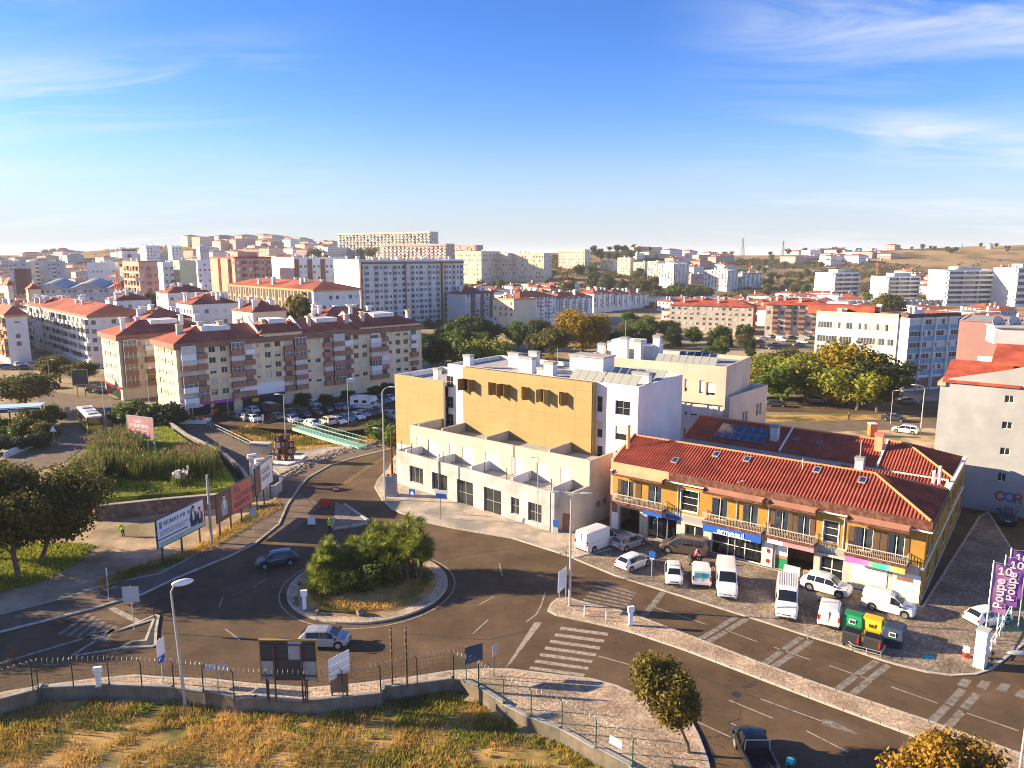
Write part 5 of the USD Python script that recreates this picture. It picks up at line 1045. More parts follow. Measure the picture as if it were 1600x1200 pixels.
for u,w_ in((1560,'left'),(1585,'right')):
 p=AT(u,505,108);t=T('satellite_dish','large round grey satellite dish, %s one of the pair on the white roof box'%w_,'satellite dish',p)
 m_=trimesh.creation.revolve([(0,-.25),(.5,-.17),(.95,0.02),(1.1,.15),(1.1,.11),(.95,-.04),(.5,-.23),(0,-.3)][::-1],sections=22)
 rot=trimesh.transformations.rotation_matrix(math.radians(72),[1,0,.35]);m_.apply_transform(rot);m_.apply_translation(p);B().mesh(m_).build('reflector',M['signgrey'],t,smooth=40)
 q_=p+np.array([.2,-1.2,.5]);B().tube(p+(0,0,-.2),q_,.05).tube(q_,q_+(0,-.1,.05),.16).build('feed_horn',M['framedark'],t);B().tube(p+(0,.2,-.2),p+(0,.3,-1.6),.1).build('mast',M['steel'],t)
p0=AT(1553,528,106);t=T('roof_box','white rooftop plant box that carries the two dishes','plant box',p0)
B().poly(Polygon([p0[:2],p0[:2]+(6.2,-2.5),p0[:2]+(7.6,1.5),p0[:2]+(1.4,4)]),19.5,p0[2]+1.5).build('wall',M['white'],t);B().poly(Polygon([p0[:2]+(-.2,-.2),p0[:2]+(6.3,-2.8),p0[:2]+(7.9,1.6),p0[:2]+(1.3,4.3)]),p0[2]+1.502,p0[2]+1.7).build('coping',M['cream'],t)
def terraced(label,uC,vT,y,uL,uR,fl,ang):
 t,C_,a,b_,LR,LL,z0,z1,(fR,fL)=blk('terraced_block',label,uC,vT,y,uL,uR,M['farwhite'],M['greyroof'],ang=ang,roof='flat',winR='',winL='',chim=2,depL=16)
 h=(z1-z0)/fl
 for i in range(fl):
  z=z0+i*h;band(t,fR,.3,LR-.3,z+h*.42,z+h-.25,.0,.05,M['glassfar'],'ribbon_window');band(t,fR,-.2,LR+.2,z+.0,z+h*.36,.06,1.8,M['farwhite'],'balcony')
  bb=B();[bb.fb(fR,LR*f,LR*f+.3,z+h*.37,z+h,.06,1.5)for f in(0.02,.34,.66,.95)];bb.build('posts',M['farwhite'],t,kind='stuff')
 B().poly(Polygon([C_+a*LR*.3+b_*3,C_+a*LR*.8+b_*3,C_+a*LR*.8+b_*11,C_+a*LR*.3+b_*11]),z1,z1+3.0).build('penthouse',M['fargrey'],t)
terraced('modern white terraced block on the right slope, with a tall blank white end wall',1480,424,480,1469,1554,7,math.radians(12))
terraced('modern white terraced block with long balconies behind the round dark tree',1386,434,500,1372,1438,6,math.radians(12))
terraced('pale stepped apartment block with grey base left of the round dark tree',1302,428,520,1289,1342,6,math.radians(25))
terraced('blue shaded white block with balconies cut by the right edge',1588,420,470,1580,1640,6,math.radians(12))
far=[('apartment_block','cream nine storey slab with yellow stripes on the hilltop',672,363,800,527,676,CR,dict(roof='flat',winL='b',winR='w',floors=9,depR=14,chim=8,ang=math.radians(58),stripes=M['golddark'])),('apartment_block','long pink block just right of the hilltop slab',697,382,740,595,702,PK,dict(roof='flat',winL='b',winR='w',floors=7,depR=14,chim=6,ang=math.radians(58),balc=M['farwhite'])),('apartment_block','dark pink block behind the right end of the long pink block',744,384,860,700,747,PK,dict(roof='flat',winL='w',winR='w',floors=6,depR=14,chim=5,ang=math.radians(58))),('apartment_block','pale cream block with grey bay on the hill right of the pink block',752,394,640,711,782,CR,dict(roof='flat',winR='w',winL='w',floors=6,chim=3,ang=math.radians(55))),('apartment_block','pale cream block in the middle of the hill row',793,397,650,764,800,CR,dict(roof='flat',winR='w',winL='w',floors=6,chim=2,ang=math.radians(55))),('apartment_block','long pale cream block at the right end of the hill row',850,397,640,797,862,CR,dict(roof='flat',winR='w',winL='w',floors=6,chim=4,ang=math.radians(60))),('apartment_block','flat cream and grey block with blue base standing alone on the hill',914,391,760,873,918,CR,dict(roof='flat',winL='w',winR='w',floors=5,chim=0,depR=12,ang=math.radians(55))),('tower_block','grey white tower in the valley, left of the pair',1137,424,600,1101,1153,W_,dict(roof='flat',winR='b',winL='w',floors=10,chim=5,ang=math.radians(45))),('tower_block','grey white tower in the valley, right of the pair',1160,428,620,1151,1190,GY,dict(roof='flat',winR='b',winL='w',floors=10,chim=4,ang=math.radians(35))),('tower_block','white tower with dark balconies above the viaduct',1053,414,610,1028,1076,W_,dict(roof='flat',winR='b',winL='w',floors=11,chim=3,ang=math.radians(45))),('tower_block','sunlit cream tower beside the white tower above the viaduct',1026,410,640,1012,1040,CR,dict(roof='flat',winR='w',winL='w',floors=10,chim=3,ang=math.radians(50))),('apartment_block','brownish block half hidden by trees right of the white valley tower',1080,430,660,1068,1100,PK,dict(roof='flat',winR='w',winL='w',floors=6,chim=2,ang=math.radians(40))),('apartment_block','cream block on the wooded hill, left of three',958,408,760,938,965,CR,dict(roof='flat',winR='w',winL='w',floors=4,chim=2,ang=math.radians(50))),('apartment_block','cream block on the wooded hill, tallest of three',985,404,720,965,992,CR,dict(roof='flat',winR='w',winL='w',floors=5,chim=2,ang=math.radians(50))),('apartment_block','cream block on the wooded hill, right of three',1008,411,700,990,1016,CR,dict(roof='flat',winR='w',winL='w',floors=5,chim=2,ang=math.radians(50))),('apartment_block','pink house on the wooded hilltop beside the pines',1030,398,860,1022,1040,PK,dict(roof='flat',winR='w',winL='',floors=3,chim=1,depL=12,ang=math.radians(30))),('apartment_block','white block with dark red band and green balconies on the left slope',190,392,560,178,213,W_,dict(roof='flat',trim=M['darkbrown'],winR='b',winL='',floors=7,chim=3,depL=14,ang=math.radians(25))),('apartment_block','pinkish block with red balconies left of the pale green block',216,410,430,191,246,SA,dict(roof='flat',trim=M['terracotta'],winR='b',winL='b',floors=6,chim=3)),('apartment_block','pale green block with a dark red stair strip',280,409,440,272,306,GN,dict(roof='flat',winR='',winL='w',floors=6,chim=2,depL=10)),('apartment_block','white block between the pinkish and the pale green blocks',254,412,460,243,274,W_,dict(roof='flat',winR='b',winL='w',floors=6,chim=3,depL=10)),('apartment_block','bluish white block right of the pale green block',308,408,500,304,330,W_,dict(roof='flat',winR='w',winL='',floors=7,chim=2,depL=12)),('tower_block','pale tower on the left skyline, widest of three',228,385,720,218,249,W_,dict(roof='flat',winR='w',winL='w',floors=9,chim=4)),('tower_block','pale tower on the left skyline, middle of three',268,386,760,262,284,W_,dict(roof='flat',winR='w',winL='w',floors=9,chim=3)),('tower_block','pale tower on the left skyline, right of three',312,385,780,306,326,GY,dict(roof='flat',winR='w',winL='w',floors=9,chim=3)),('apartment_block','grey row block on the left slope, nearest the left edge',12,411,600,-10,40,GY,dict(roof='flat',winR='b',winL='',floors=6,chim=4,depL=12,ang=math.radians(15))),('apartment_block','grey row block on the left slope, second from the left',46,409,620,40,68,GY,dict(roof='flat',winR='b',winL='',floors=6,chim=3,depL=12,ang=math.radians(15))),('apartment_block','bluish row block on the left slope, beside the dark red shed',72,410,610,66,95,GY,dict(roof='flat',winR='b',winL='',floors=6,chim=3,depL=12,ang=math.radians(15))),('apartment_block','long low white terrace on the left slope',135,412,560,128,180,W_,dict(roof='flat',winR='w',winL='',floors=3,chim=8,depL=12,ang=math.radians(15))),('shed','dark red shed on the left slope',22,422,520,20,40,M['darkbrown'],dict(roof='flat',winR='',winL='',floors=2,chim=0,depL=10,ang=math.radians(15))),('house','yellow house with brown roof at the left edge of the old quarter',12,446,330,-10,20,M['beige2'],dict(winR='w',winL='',floors=2,chim=2,depL=10)),('house','yellowish house beside the grey school hall',46,452,335,40,64,M['beige2'],dict(winR='w',winL='w',floors=2,chim=2))]
for nm,lb,uC,vT,y,uL,uR,w,k in far:blk(nm,lb,uC,vT,y,uL,uR,w,M['greyroof']if k.get('roof')=='flat' else M['farroof'],cat='shed' if nm=='shed' else 'house' if nm=='house' else 'tower block' if nm=='tower_block' else 'apartment block',**k)
p=AT(62,452,340);t=T('school_hall','long grey hall with a wavy roof in the old quarter','hall',p,.35)
dd=np.array([math.cos(.25),math.sin(.25)]);L_=abs(lseg(p[:2],dd,178,p[2]));q=rect(p[:2],dd,L_,18);zb_=ground_at(*p[:2])
prism_walls(t,q,zb_,p[2],M['fargrey']);b=B();K=24;v=[]
for i in range(K+1):
 s=L_*i/K;h=1.4+1.2*math.sin(i*2*PI/12);c_=q[0]+dd*s;nn2=np.array([-dd[1],dd[0]])
 v+=[[*(c_-nn2*.5),p[2]],[*(c_-nn2*.5),p[2]+h],[*(c_+nn2*18.5),p[2]+h+2],[*(c_+nn2*18.5),p[2]]]
f=[]
for i in range(K):a=i*4;f+=[[a,a+4,a+5,a+1],[a+1,a+5,a+6,a+2],[a+2,a+6,a+7,a+3]]
b.add(v,f);b.build('wavy_roof',M['greyroof'],t);fr=frame(q[0],q[1]);flat_windows(t,fr,[L_*(i+.5)/14 for i in range(14)],[p[2]-1.6,p[2]-5],1.1,1.0,M['glassfar'],each=False)
for u,v,w_,lb in((72,392,14,'leftmost'),(84,391,16,'second'),(97,390,17,'third and largest'),(103,393,13,'fourth'),(124,394,11,'rightmost')):
 p=AT(u,v,1120);t=T('round_tower','pale round topped tower block on the left ridge, %s of five'%lb,'tower block',p)
 r=w_*.48;zb_=ground_at(*p[:2])-2
 B().tube((*p[:2],zb_),(*p[:2],p[2]),r,r,16).build('wall',M['farcream'],t);m_=trimesh.creation.icosphere(2,r*1.0);m_.apply_scale((1,1,.35));m_.apply_translation((*p[:2],p[2]));B().mesh(m_).build('dome',M['greyroof'],t,smooth=40)
 b=B()
 for k in range(10):
  a=PI+PI*k/9;c_=np.array([p[0]+r*1.0*math.cos(a),p[1]+r*math.sin(a)])
  for z in np.arange(zb_+6,p[2]-1,3.2):b.obox((*c_,z),(1.2,1.2,1.4),a)
 b.build('windows',M['glassfar'],t,kind='stuff')
def small_house(x,y,w,d,h,rot,wall,roofm,label,group,flat=False):
 z=ground_at(x,y);t=T('house',label,'house',(x,y,z),rot,group)
 dv=np.array([math.cos(rot),math.sin(rot)]);nv=np.array([-dv[1],dv[0]]);P_=np.array([x,y])-dv*w/2-nv*d/2;q=rect(P_,dv,w,d)
 prism_walls(t,q,z-2,z+h,wall);b=B()
 if flat:b.poly(Polygon(rect(P_+dv*.2+nv*.2,dv,w-.4,d-.4)),z+h+.003,z+h+.4)
 else:hip_roof(b,P_,dv,w,d,z+h+.003,R.uniform(1.4,2.4),.35)
 b.build('roof',roofm,t)
 b=B();fr=frame(q[0],q[1]);fe=frame(q[3],q[0])
 for zz in np.arange(z+1.0,z+h-1.2,2.9):
  for s in np.arange(1.2,w-1,2.4):b.fb(fr,s,s+1.0,zz,zz+1.2,0,.05)
  for s in np.arange(1.2,d-1,2.6):b.fb(fe,s,s+1.0,zz,zz+1.2,0,.05)
 b.build('windows',M['glassfar'],t,kind='stuff')
 for _ in range(R.choice((1,2,2))):c_=P_+dv*w*R.uniform(.15,.85)+nv*d*R.uniform(.2,.8);B().obox((*c_,z+h+.3),(.9,.7,R.uniform(1.6,2.6)),rot).build('chimney',M['farwhite'],t)
 return t
placed=[]
def free(x,y,r):
 if any((x-a)**2+(y-b_)**2<(r+c)**2 for a,b_,c in placed):return False
 placed.append((x,y,r));return True
rh=random.Random(11)
def crowd(n,u0,u1,y0,y1,where,group,walls,ang,big=1.0,hmax=7):
 for _ in range(n*4):
  if n<=0:break
  y=y0+(y1-y0)*rh.random();u=rh.uniform(u0,u1);x=(u-800)/CAM_F*y*_c
  w,d=rh.uniform(9,20)*big,rh.uniform(9,13)*big
  if not free(x,y,(w+d)*.27):continue
  n-=1;h=rh.uniform(4.5,hmax);wn_=rh.choice(walls);wl={'white':W_,'cream':CR,'pink':PK,'grey':GY}[wn_];fl_=rh.random()<.16
  rf=M['farroof']if not fl_ else M['greyroof']
  small_house(x,y,w,d,h,ang+rh.uniform(-.25,.25)+(PI/2 if rh.random()<.4 else 0),wl,rf,'%s %s house, %s'%(wn_,'flat roofed' if fl_ else 'red roofed',where),'%s, %s %s'%(group,wn_,'flat roofed' if fl_ else 'red roofed'),fl_)
crowd(34,205,420,395,540,'small, in the crowded old quarter behind the left blocks','houses of the left quarter',['white','white','white','cream'],GA,1.0)
crowd(22,-10,200,350,470,'small, in the old quarter near the grey hall','houses near the grey hall',['white','white','cream'],GA,1.0)
crowd(14,20,300,275,345,'low, just behind the front row of left blocks','low houses behind the left blocks',['white','white','cream'],GA,1.15,9)
crowd(60,-20,330,540,1000,'tiny, far up the left slope','houses on the left slope',['white','cream','grey','cream'],1.0,1.5,11)
crowd(60,300,530,700,1250,'tiny, on the hillside left of the hilltop slab','houses left of the hilltop slab',['cream','cream','white','pink','cream'],1.0,1.7,15)
crowd(18,750,900,480,570,'small, on the slope below the cream hill row','houses below the hill row',['white','white','cream'],.6,1.0)
crowd(42,1185,1335,345,500,'small, in the dense quarter behind the cream blocks','houses behind the cream blocks',['white','cream','cream','white'],math.radians(60),.95,8)
crowd(22,1040,1180,335,470,'low, behind the long cream block','houses behind the long cream block',['white','cream','white'],math.radians(60),.9,6)
crowd(40,1225,1400,900,1400,'tiny, on the far skyline left of the bare hill','houses on the far right skyline',['white','white','pink'],.5,1.5,8)
crowd(40,1380,1640,540,800,'small, at the foot of the bare hill','houses at the foot of the bare hill',['white','white','cream','pink'],.4,1.0,6)
crowd(22,990,1130,720,1000,'tiny, below the distant pylons','houses below the pylons',['white','cream','pink'],.4,1.3,7)
crowd(16,1350,1620,300,420,'low, on the flat ground before the terraced blocks','low houses before the terraced blocks',['white','grey','cream'],math.radians(20),1.2,6)
p0,p1=AT(1018,466,470),AT(1110,468,480);t=T('viaduct','pale road viaduct on tall piers crossing the wooded valley','viaduct',p0)
fv=frame(p0[:2],p1[:2]);Lv=flen(p0[:2],p1[:2]);B().fb(fv,-2,Lv+6,p0[2]-2.2,p0[2],-8,0).build('deck',M['farwhite'],t);B().fb(fv,-2,Lv+6,p0[2]+.004,p0[2]+1.0,-.25,.05).build('parapet',M['fargrey'],t)
for f in(.18,.42,.66,.9):B().fb(fv,Lv*f,Lv*f+1.6,-2,p0[2]-2.203,-5.5,-2.5).build('pier',M['fargrey'],t)
p=AT(1330,478,430);t=T('retaining_arcade','row of concrete piers holding the slope below the terraced blocks','retaining wall',p)
p1=AT(1470,476,440);fv=frame(p[:2],p1[:2]);Lv=flen(p[:2],p1[:2]);z=ground_at(*p[:2])
B().fb(fv,0,Lv,z,z+6.5,-1.2,-.4).build('wall',M['fargrey'],t)
for i in range(16):B().fb(fv,Lv*i/15-.8,Lv*i/15+.8,z,z+6.5,-.39,.5).build('pier',M['farcream'],t)
p=AT(1546,386,1000);t=T('windmill_stump','small round stone windmill tower on the crest of the bare hill','windmill',p);zz=ground_at(*p[:2]);B().tube((*p[:2],zz-1),(*p[:2],zz+6),4.2,3.6,14).build('wall',M['farcream'],t);B().tube((*p[:2],zz+6),(*p[:2],zz+7.2),3.8,1.5,14).build('cap',M['terracotta'],t)
def pylon(u,vt,y,lb,cat='pylon',lattice=True):
 p=AT(u,vt,y);z=ground_at(*p[:2]);t=T('pylon' if lattice else 'mast',lb,cat,(*p[:2],z));h=p[2]-z;b=B();w=h*.11
 if lattice:
  for i in(-1,1):
   for j in(-1,1):b.tube((p[0]+i*w,p[1]+j*w,z),(p[0]+i*w*.12,p[1]+j*w*.12,p[2]),.32,.16,4)
  n=9
  for k in range(n):
   f0,f1=k/n,(k+1)/n;w0,w1=w*(1-.88*f0),w*(1-.88*f1);z0_,z1_=z+h*f0,z+h*f1
   for i in(-1,1):
    b.tube((p[0]+i*w0,p[1]-w0,z0_),(p[0]-i*w1,p[1]-w1,z1_),.15,k=4);b.tube((p[0]+i*w0,p[1]+w0,z0_),(p[0]-i*w1,p[1]+w1,z1_),.15,k=4);b.tube((p[0]+i*w0,p[1]-w0,z0_),(p[0]+i*w1,p[1]+w1,z1_),.15,k=4)
  b.build('lattice',M['framegrey'],t);c=B()
  for f in(.78,.88,.97):c.tube((p[0]-w*.9,p[1],z+h*f),(p[0]+w*.9,p[1],z+h*f),.18,k=4)
  c.build('cross_arm',M['framegrey'],t)
 else:
  b.tube((*p[:2],z),p,.5,.2,6);b.build('shaft',M['framegrey'],t);B().tube((p[0]-1.2,p[1],p[2]-1),(p[0]+1.2,p[1],p[2]-1),.2,k=4).build('antenna',M['framegrey'],t)
pylon(1161,372,1150,'tall lattice pylon on the skyline above the valley towers')
pylon(1224,376,1150,'tall lattice pylon on the skyline right of the other tall one')
pylon(1266,398,1200,'short lattice pylon low on the skyline right of the tall ones')
pylon(1503,380,1020,'slim lattice pylon behind the crest of the bare hill')
for u,v,lb in((1078,402,'thin mast on the skyline, leftmost'),(1092,401,'thin mast on the skyline, second from the left'),(1114,396,'thin mast on the skyline near the tall pylons'),(1205,398,'thin mast between the two tall pylons'),(1008,388,'thin mast above the pines'),(1474,388,'thin mast left of the slim pylon on the bare hill')):pylon(u,v,1100,lb,'mast',False)
def crane(u,vb,vt,y,L1,L2,m,lb,ang):
 p=AT(u,vt,y);z=ground_at(*p[:2]);t=T('tower_crane',lb,'crane',(*p[:2],z));w=.9;b=B()
 for i in(-1,1):
  for j in(-1,1):b.tube((p[0]+i*w,p[1]+j*w,z),(p[0]+i*w,p[1]+j*w,p[2]),.17,k=4)
 n=int((p[2]-z)/2.4)
 for k in range(n):
  za,zb2=z+(p[2]-z)*k/n,z+(p[2]-z)*(k+1)/n
  for j in(-1,1):b.tube((p[0]-w,p[1]+j*w,za),(p[0]+w,p[1]+j*w,zb2),.11,k=4);b.tube((p[0]+j*w,p[1]-w,za),(p[0]+j*w,p[1]+w,zb2),.11,k=4)
 b.build('mast',m,t);a=np.array([math.cos(ang),math.sin(ang),0]);q=p+(0,0,1)
 b=B()
 for off in(-.7,.7):nn=np.array([-a[1],a[0],0])*off;b.tube(q-a*L2+nn,q+a*L1+nn,.16,k=4)
 b.tube(q+(0,0,1.5),q+a*L1,.14,k=4);n=14
 for k in range(n):f=k/n;b.tube(q+a*L1*f+np.array([-a[1],a[0],0])*.7,q+a*L1*(f+.5/n)+np.array([0,0,1.5*(1-f)]),.09,k=4)
 b.build('jib',m,t);B().obox(q-a*L2*.9-(0,0,1.5),(2.2,2.0,1.6),ang).build('counterweight',M['fargrey'],t);B().obox(q+(1.3,0,-1.6),(1.3,1.3,1.6),ang).build('cab',M['farwhite'],t)
 B().tube(q+(0,0,0),q+(0,0,4),.3,.1,5).build('tower_head',m,t)
crane(183,460,437,335,6,12,M['orange'],'orange tower crane in the old quarter beside the grey hall',3.0)
crane(1131,425,416,640,6,24,M['orange'],'orange tower crane behind the valley towers, left one',.15)
crane(1173,425,417,660,8,18,M['orange'],'orange tower crane behind the valley towers, right one',3.3)
crane(1374,434,406,520,34,9,M['rustlight'],'rust coloured tower crane with long jib before the bare hill',.1)
# trees and plants
def leaf_cloud(rng,centers,radii,n,size,flat=.75,shell=.55,aspect=.55):
 """n leaf sized quads spread through clumps"""
 k=rng.choice(len(centers),n,p=radii**2.2/(radii**2.2).sum())
 d=rng.normal(size=(n,3));d/=np.linalg.norm(d,axis=1,keepdims=True)
 r=radii[k]*(shell+(1-shell)*rng.random(n))*(1+.18*rng.normal(size=n));p=centers[k]+d*r[:,None]*np.array([1,1,flat])
 nrm=d+.9*rng.normal(size=(n,3))+np.array([0,0,.35]);nrm/=np.linalg.norm(nrm,axis=1,keepdims=True)
 a=np.cross(nrm,rng.normal(size=(n,3)));a/=np.linalg.norm(a,axis=1,keepdims=True)+1e-9;b=np.cross(nrm,a)
 s=size*(.6+.8*rng.random(n))[:,None]
 v=np.stack([p-a*s,p+b*s*aspect,p+a*s,p-b*s*aspect],1).reshape(-1,3)
 i=np.arange(n)[:,None]*4;f=np.vstack([i+[0,1,2],i+[0,2,3]])
 return v,f
def limbs(b,rng,base,top,r,centers,n):
 base,top=np.asarray(base,float),np.asarray(top,float);pts=[base];K=5
 for i in range(1,K+1):pts.append(base+(top-base)*i/K+np.array([*rng.normal(size=2)*r*.5,0])*(i<K))
 for i in range(K):b.tube(pts[i],pts[i+1],r*(1.15-.55*i/K),r*(1.15-.55*(i+1)/K),8)
 order=rng.permutation(len(centers))[:n]
 for j in order:
  s=pts[rng.integers(2,K+1)];e=np.array(centers[j]);m_=(s+e)/2+rng.normal(size=3)*r*.7
  b.tube(s,m_,r*.45,r*.3,6).tube(m_,e,r*.3,r*.1,5)
TREES={}
def tree_class(key,h,cr,leafm,nleaf,size,seed,trunk=.35,clumps=26,flat=.8,squash=1.0,r=None,lean=(0,0),shape='round',aspect=.55):
 rng=np.random.default_rng(seed);th=h*trunk;cz=th+(h-th)*.5;rz=(h-th)*.56
 if shape=='cypress':
  c=np.array([[rng.normal()*cr*.25,rng.normal()*cr*.25,z]for z in np.linspace(.5,h*.95,clumps)]);rad=cr*np.clip(1.15-np.linspace(0,1,clumps)**1.6,.18,1)
 else:
  d=rng.normal(size=(clumps,3));d/=np.linalg.norm(d,axis=1,keepdims=True);q=(rng.random(clumps)**.45)[:,None]
  c=d*q*np.array([cr*.78,cr*.78,rz*.8])+np.array([0,0,cz]);rad=cr*(.26+.22*rng.random(clumps))*squash
  lo=c[:,2]<cz-rz*.3;c[lo,:2]*=.8
 c=c+np.array([*lean,0])*(c[:,2:]/h)
 t=T(key,cls=True);r=r or max(.09,h*.022)
 b=B();limbs(b,rng,(0,0,-.3),(lean[0]*.6,lean[1]*.6,th+(h-th)*.45),r,c,9 if shape!='cypress' else 0);b.build('trunk',M['bark'],t)
 v,f=leaf_cloud(rng,c,rad,nleaf,size,flat,aspect=aspect);v[:,2]=np.maximum(v[:,2],.15);B().add(v,f).build('crown',M[leafm],t)
 TREES[key]=t;return t
for i in range(2):
 tree_class('dark_tree_%s'%'ab'[i],11,4.6,'leaf_dark',5200,.33,20+i,.2)
 tree_class('green_tree_%s'%'ab'[i],10,4.8,'leaf_green',5200,.32,30+i,.22)
 tree_class('lime_tree_%s'%'ab'[i],10,5.2,'leaf_lime',6000,.30,40+i,.22)
 tree_class('olive_tree_%s'%'ab'[i],10,5.0,'leaf_olive',6500,.27,50+i,.24)
tree_class('yellow_tree',10,5.2,'leaf_yellow',6000,.30,60,.18)
tree_class('gold_tree',14.5,7.4,'leaf_gold',13000,.33,61,.16,46)
tree_class('rust_tree',4.5,2.0,'leaf_rust',2600,.18,62,.3)
tree_class('cypress',10,1.15,'leaf_dark',2600,.24,63,.05,14,shape='cypress')
tree_class('round_street_tree',5.5,2.4,'leaf_dark',3600,.22,64,.3)
tree_class('near_tree_a',11.8,5.6,'leaf_olive',26000,.19,65,.30,54,squash=.85)
tree_class('near_tree_b',10.2,5.6,'leaf_olive',26000,.18,66,.28,54,lean=(3.2,1.0),squash=.85)
tree_class('young_tree',6.9,2.2,'leaf_autumn',17000,.12,67,.30,44,lean=(-2.3,.3),r=.11,squash=.95)
tree_class('orange_tree',5.2,3.6,'leaf_orange',24000,.14,68,.25,46,squash=.8)
tree_class('bush',2.2,1.9,'leaf_green',2600,.17,69,.05,16);tree_class('pink_bush',2.6,2.3,'leaf_olive',3000,.17,70,.05,16);tree_class('dark_bush',2.0,2.0,'leaf_dark',2400,.17,71,.05,14)
tree_class('scrub',3.4,3.2,'leaf_scrub',700,.42,72,.05,12);tree_class('far_tree_a',9,4.4,'leaf_dark',900,.62,73,.2,16);tree_class('far_tree_b',8,4.2,'leaf_olive',900,.60,74,.2,16);tree_class('far_tree_c',8,4.0,'leaf_green',900,.60,75,.2,16)
PROTO_H=dict(dark_tree_a=11,dark_tree_b=11,green_tree_a=10,green_tree_b=10,lime_tree_a=10,lime_tree_b=10,olive_tree_a=10,olive_tree_b=10,yellow_tree=10,gold_tree=14.5,rust_tree=4.5,cypress=10,round_street_tree=5.5,far_tree_a=9,far_tree_b=8,far_tree_c=8,scrub=3.4,bush=2.2,pink_bush=2.6,dark_bush=2.0)
def tree(key,name,label,x,y,h,group=None,wide=1.0,cat='tree',z=None):
 s=h/PROTO_H.get(key,h);zz=ground_at(x,y)if z is None else z
 return dup(TREES[key],name,label,cat,(x,y,zz),R.uniform(0,6.28),group,(s*wide,s*wide,s))
def treepx(key,name,label,u,vt,y,h,**k):
 """tree whose top shows at (u, vt) at distance y"""
 p=AT(u,vt,y);z=ground_at(*p[:2]);hh=max(2.0,p[2]-z)if h is None else h
 return tree(key,name,label,p[0],p[1],hh,**k)
p=G(30,905);dup(TREES['near_tree_a'],'tree','big spreading olive green tree with bare trunk at the left edge','tree',(p[0],p[1],-.1),1.0)
p=G(60,884);dup(TREES['near_tree_b'],'tree','slanting olive green tree just right of the big one at the left','tree',(p[0],p[1],-.1),0.0)
p=G(-60,870);dup(TREES['near_tree_a'],'tree','olive green tree mostly cut off by the left edge behind the big one','tree',(p[0],p[1],-.1),2.6)
p=G(1077,1178);dup(TREES['young_tree'],'tree','young round street tree with autumn leaves on the cobbled pavement by the fence','tree',(p[0],p[1],.12))
dup(TREES['orange_tree'],'tree','bright orange autumn tree cut by the bottom edge at the right','tree',(24.6,36.6,0))
treepx('olive_tree_a','tree','big dark green round tree beside the left bus shelter',33,577,150,None,wide=1.6)
treepx('olive_tree_b','tree','round dark street tree left of the corner block, larger of two',90,554,186,None,wide=1.6)
treepx('olive_tree_a','tree','round dark street tree left of the corner block, smaller of two',126,561,182,None,wide=1.4)
treepx('rust_tree','tree','small red leaved tree at the edge of the car park',340,634,143,None,wide=1.15)
for u,vt,y,lb in((474,614,150.5,'first from the left'),(510,616,152,'second from the left'),(545,610,156,'third from the left'),(584,603,161,'fourth from the left'),(606,598,164,'nearest the gold building')):treepx('round_street_tree','tree','clipped dark round tree along the beige block, %s'%lb,u,vt,y,None,wide=1.15)
treepx('green_tree_a','tree','bright green tree left of the lime one behind the gold building',724,514,205,None,wide=1.05);treepx('lime_tree_a','tree','lime yellow tree behind the roof of the gold building',768,523,192,None,wide=1.25)
treepx('gold_tree','tree','large golden autumn tree in the middle of the picture',911,484,232,None,wide=1.2)
treepx('gold_tree','tree','small orange tree right of the large golden one',1022,508,300,6,wide=1.0);treepx('gold_tree','bush','small orange bush behind the gold building roof',858,541,205,4.5,cat='bush')
k=0
def scatter(n,u0,u1,y0,y1,keys,h0,h1,name,label,group,seed,cat='tree',wide=(.9,1.25),gap=3.0,zs=None):
 rng=random.Random(seed);done=0
 for _ in range(n*6):
  if done>=n:break
  y=rng.uniform(y0,y1);u=rng.uniform(u0,u1);x=(u-800)/CAM_F*y*_c
  if any((x-a)**2+(y-b_)**2<(gap+c*.6)**2 for a,b_,c in placed):continue
  placed.append((x,y,gap));done+=1;kx=rng.choice(keys);cl={'d':'dark green','g':'green','l':'lime green','o':'olive green','y':'yellow','f':{'a':'dark green','b':'olive green','c':'green'}[kx[-1]]if kx.startswith('far')else '','s':'brownish','c':'dark','p':'olive'}[kx[0]]
  tree(kx,name,'%s %s'%(cl,label),x,y,rng.uniform(h0,h1),group='%s, %s'%(group,cl),wide=rng.uniform(*wide),cat=cat)
D=['dark_tree_a','dark_tree_b'];O=['olive_tree_a','olive_tree_b']
scatter(19,655,880,205,290,D+['green_tree_b','olive_tree_a'],8,12,'tree','bushy tree in the shady belt behind the gold building','trees in the belt behind the gold building',101)
scatter(15,925,1065,215,320,D+O+['green_tree_a'],6,10,'tree','tree in the dark belt right of the golden tree','trees right of the golden tree',102)
scatter(16,1050,1200,180,225,D+['green_tree_b'],3.5,6,'bushy_tree','low tree in the hedge behind the beige building','low trees behind the beige building',103)
scatter(8,1085,1180,225,270,['green_tree_a','olive_tree_b','dark_tree_a'],5,8,'tree','tree in the garden before the long cream block','trees before the long cream block',104)
for u,vt,lb in((1061,500,'tallest one at the left corner of the cream block'),(1170,504,'one at the right corner of the cream block'),(1143,514,'short one before the cream block'),(1121,518,'short one left of centre before the cream block')):treepx('cypress','cypress_tree','dark columnar cypress, '+lb,u,vt,262,None)
for x,y,kx,sc,w in((-58,61.5,'near_tree_b',.8,'nearer'),(-66,69,'near_tree_b',.9,'farther')):dup(TREES[kx],'tree','roadside tree beyond the left edge whose shadow falls on the road, %s'%w,'tree',(x,y,0),R.uniform(0,6),None,sc)
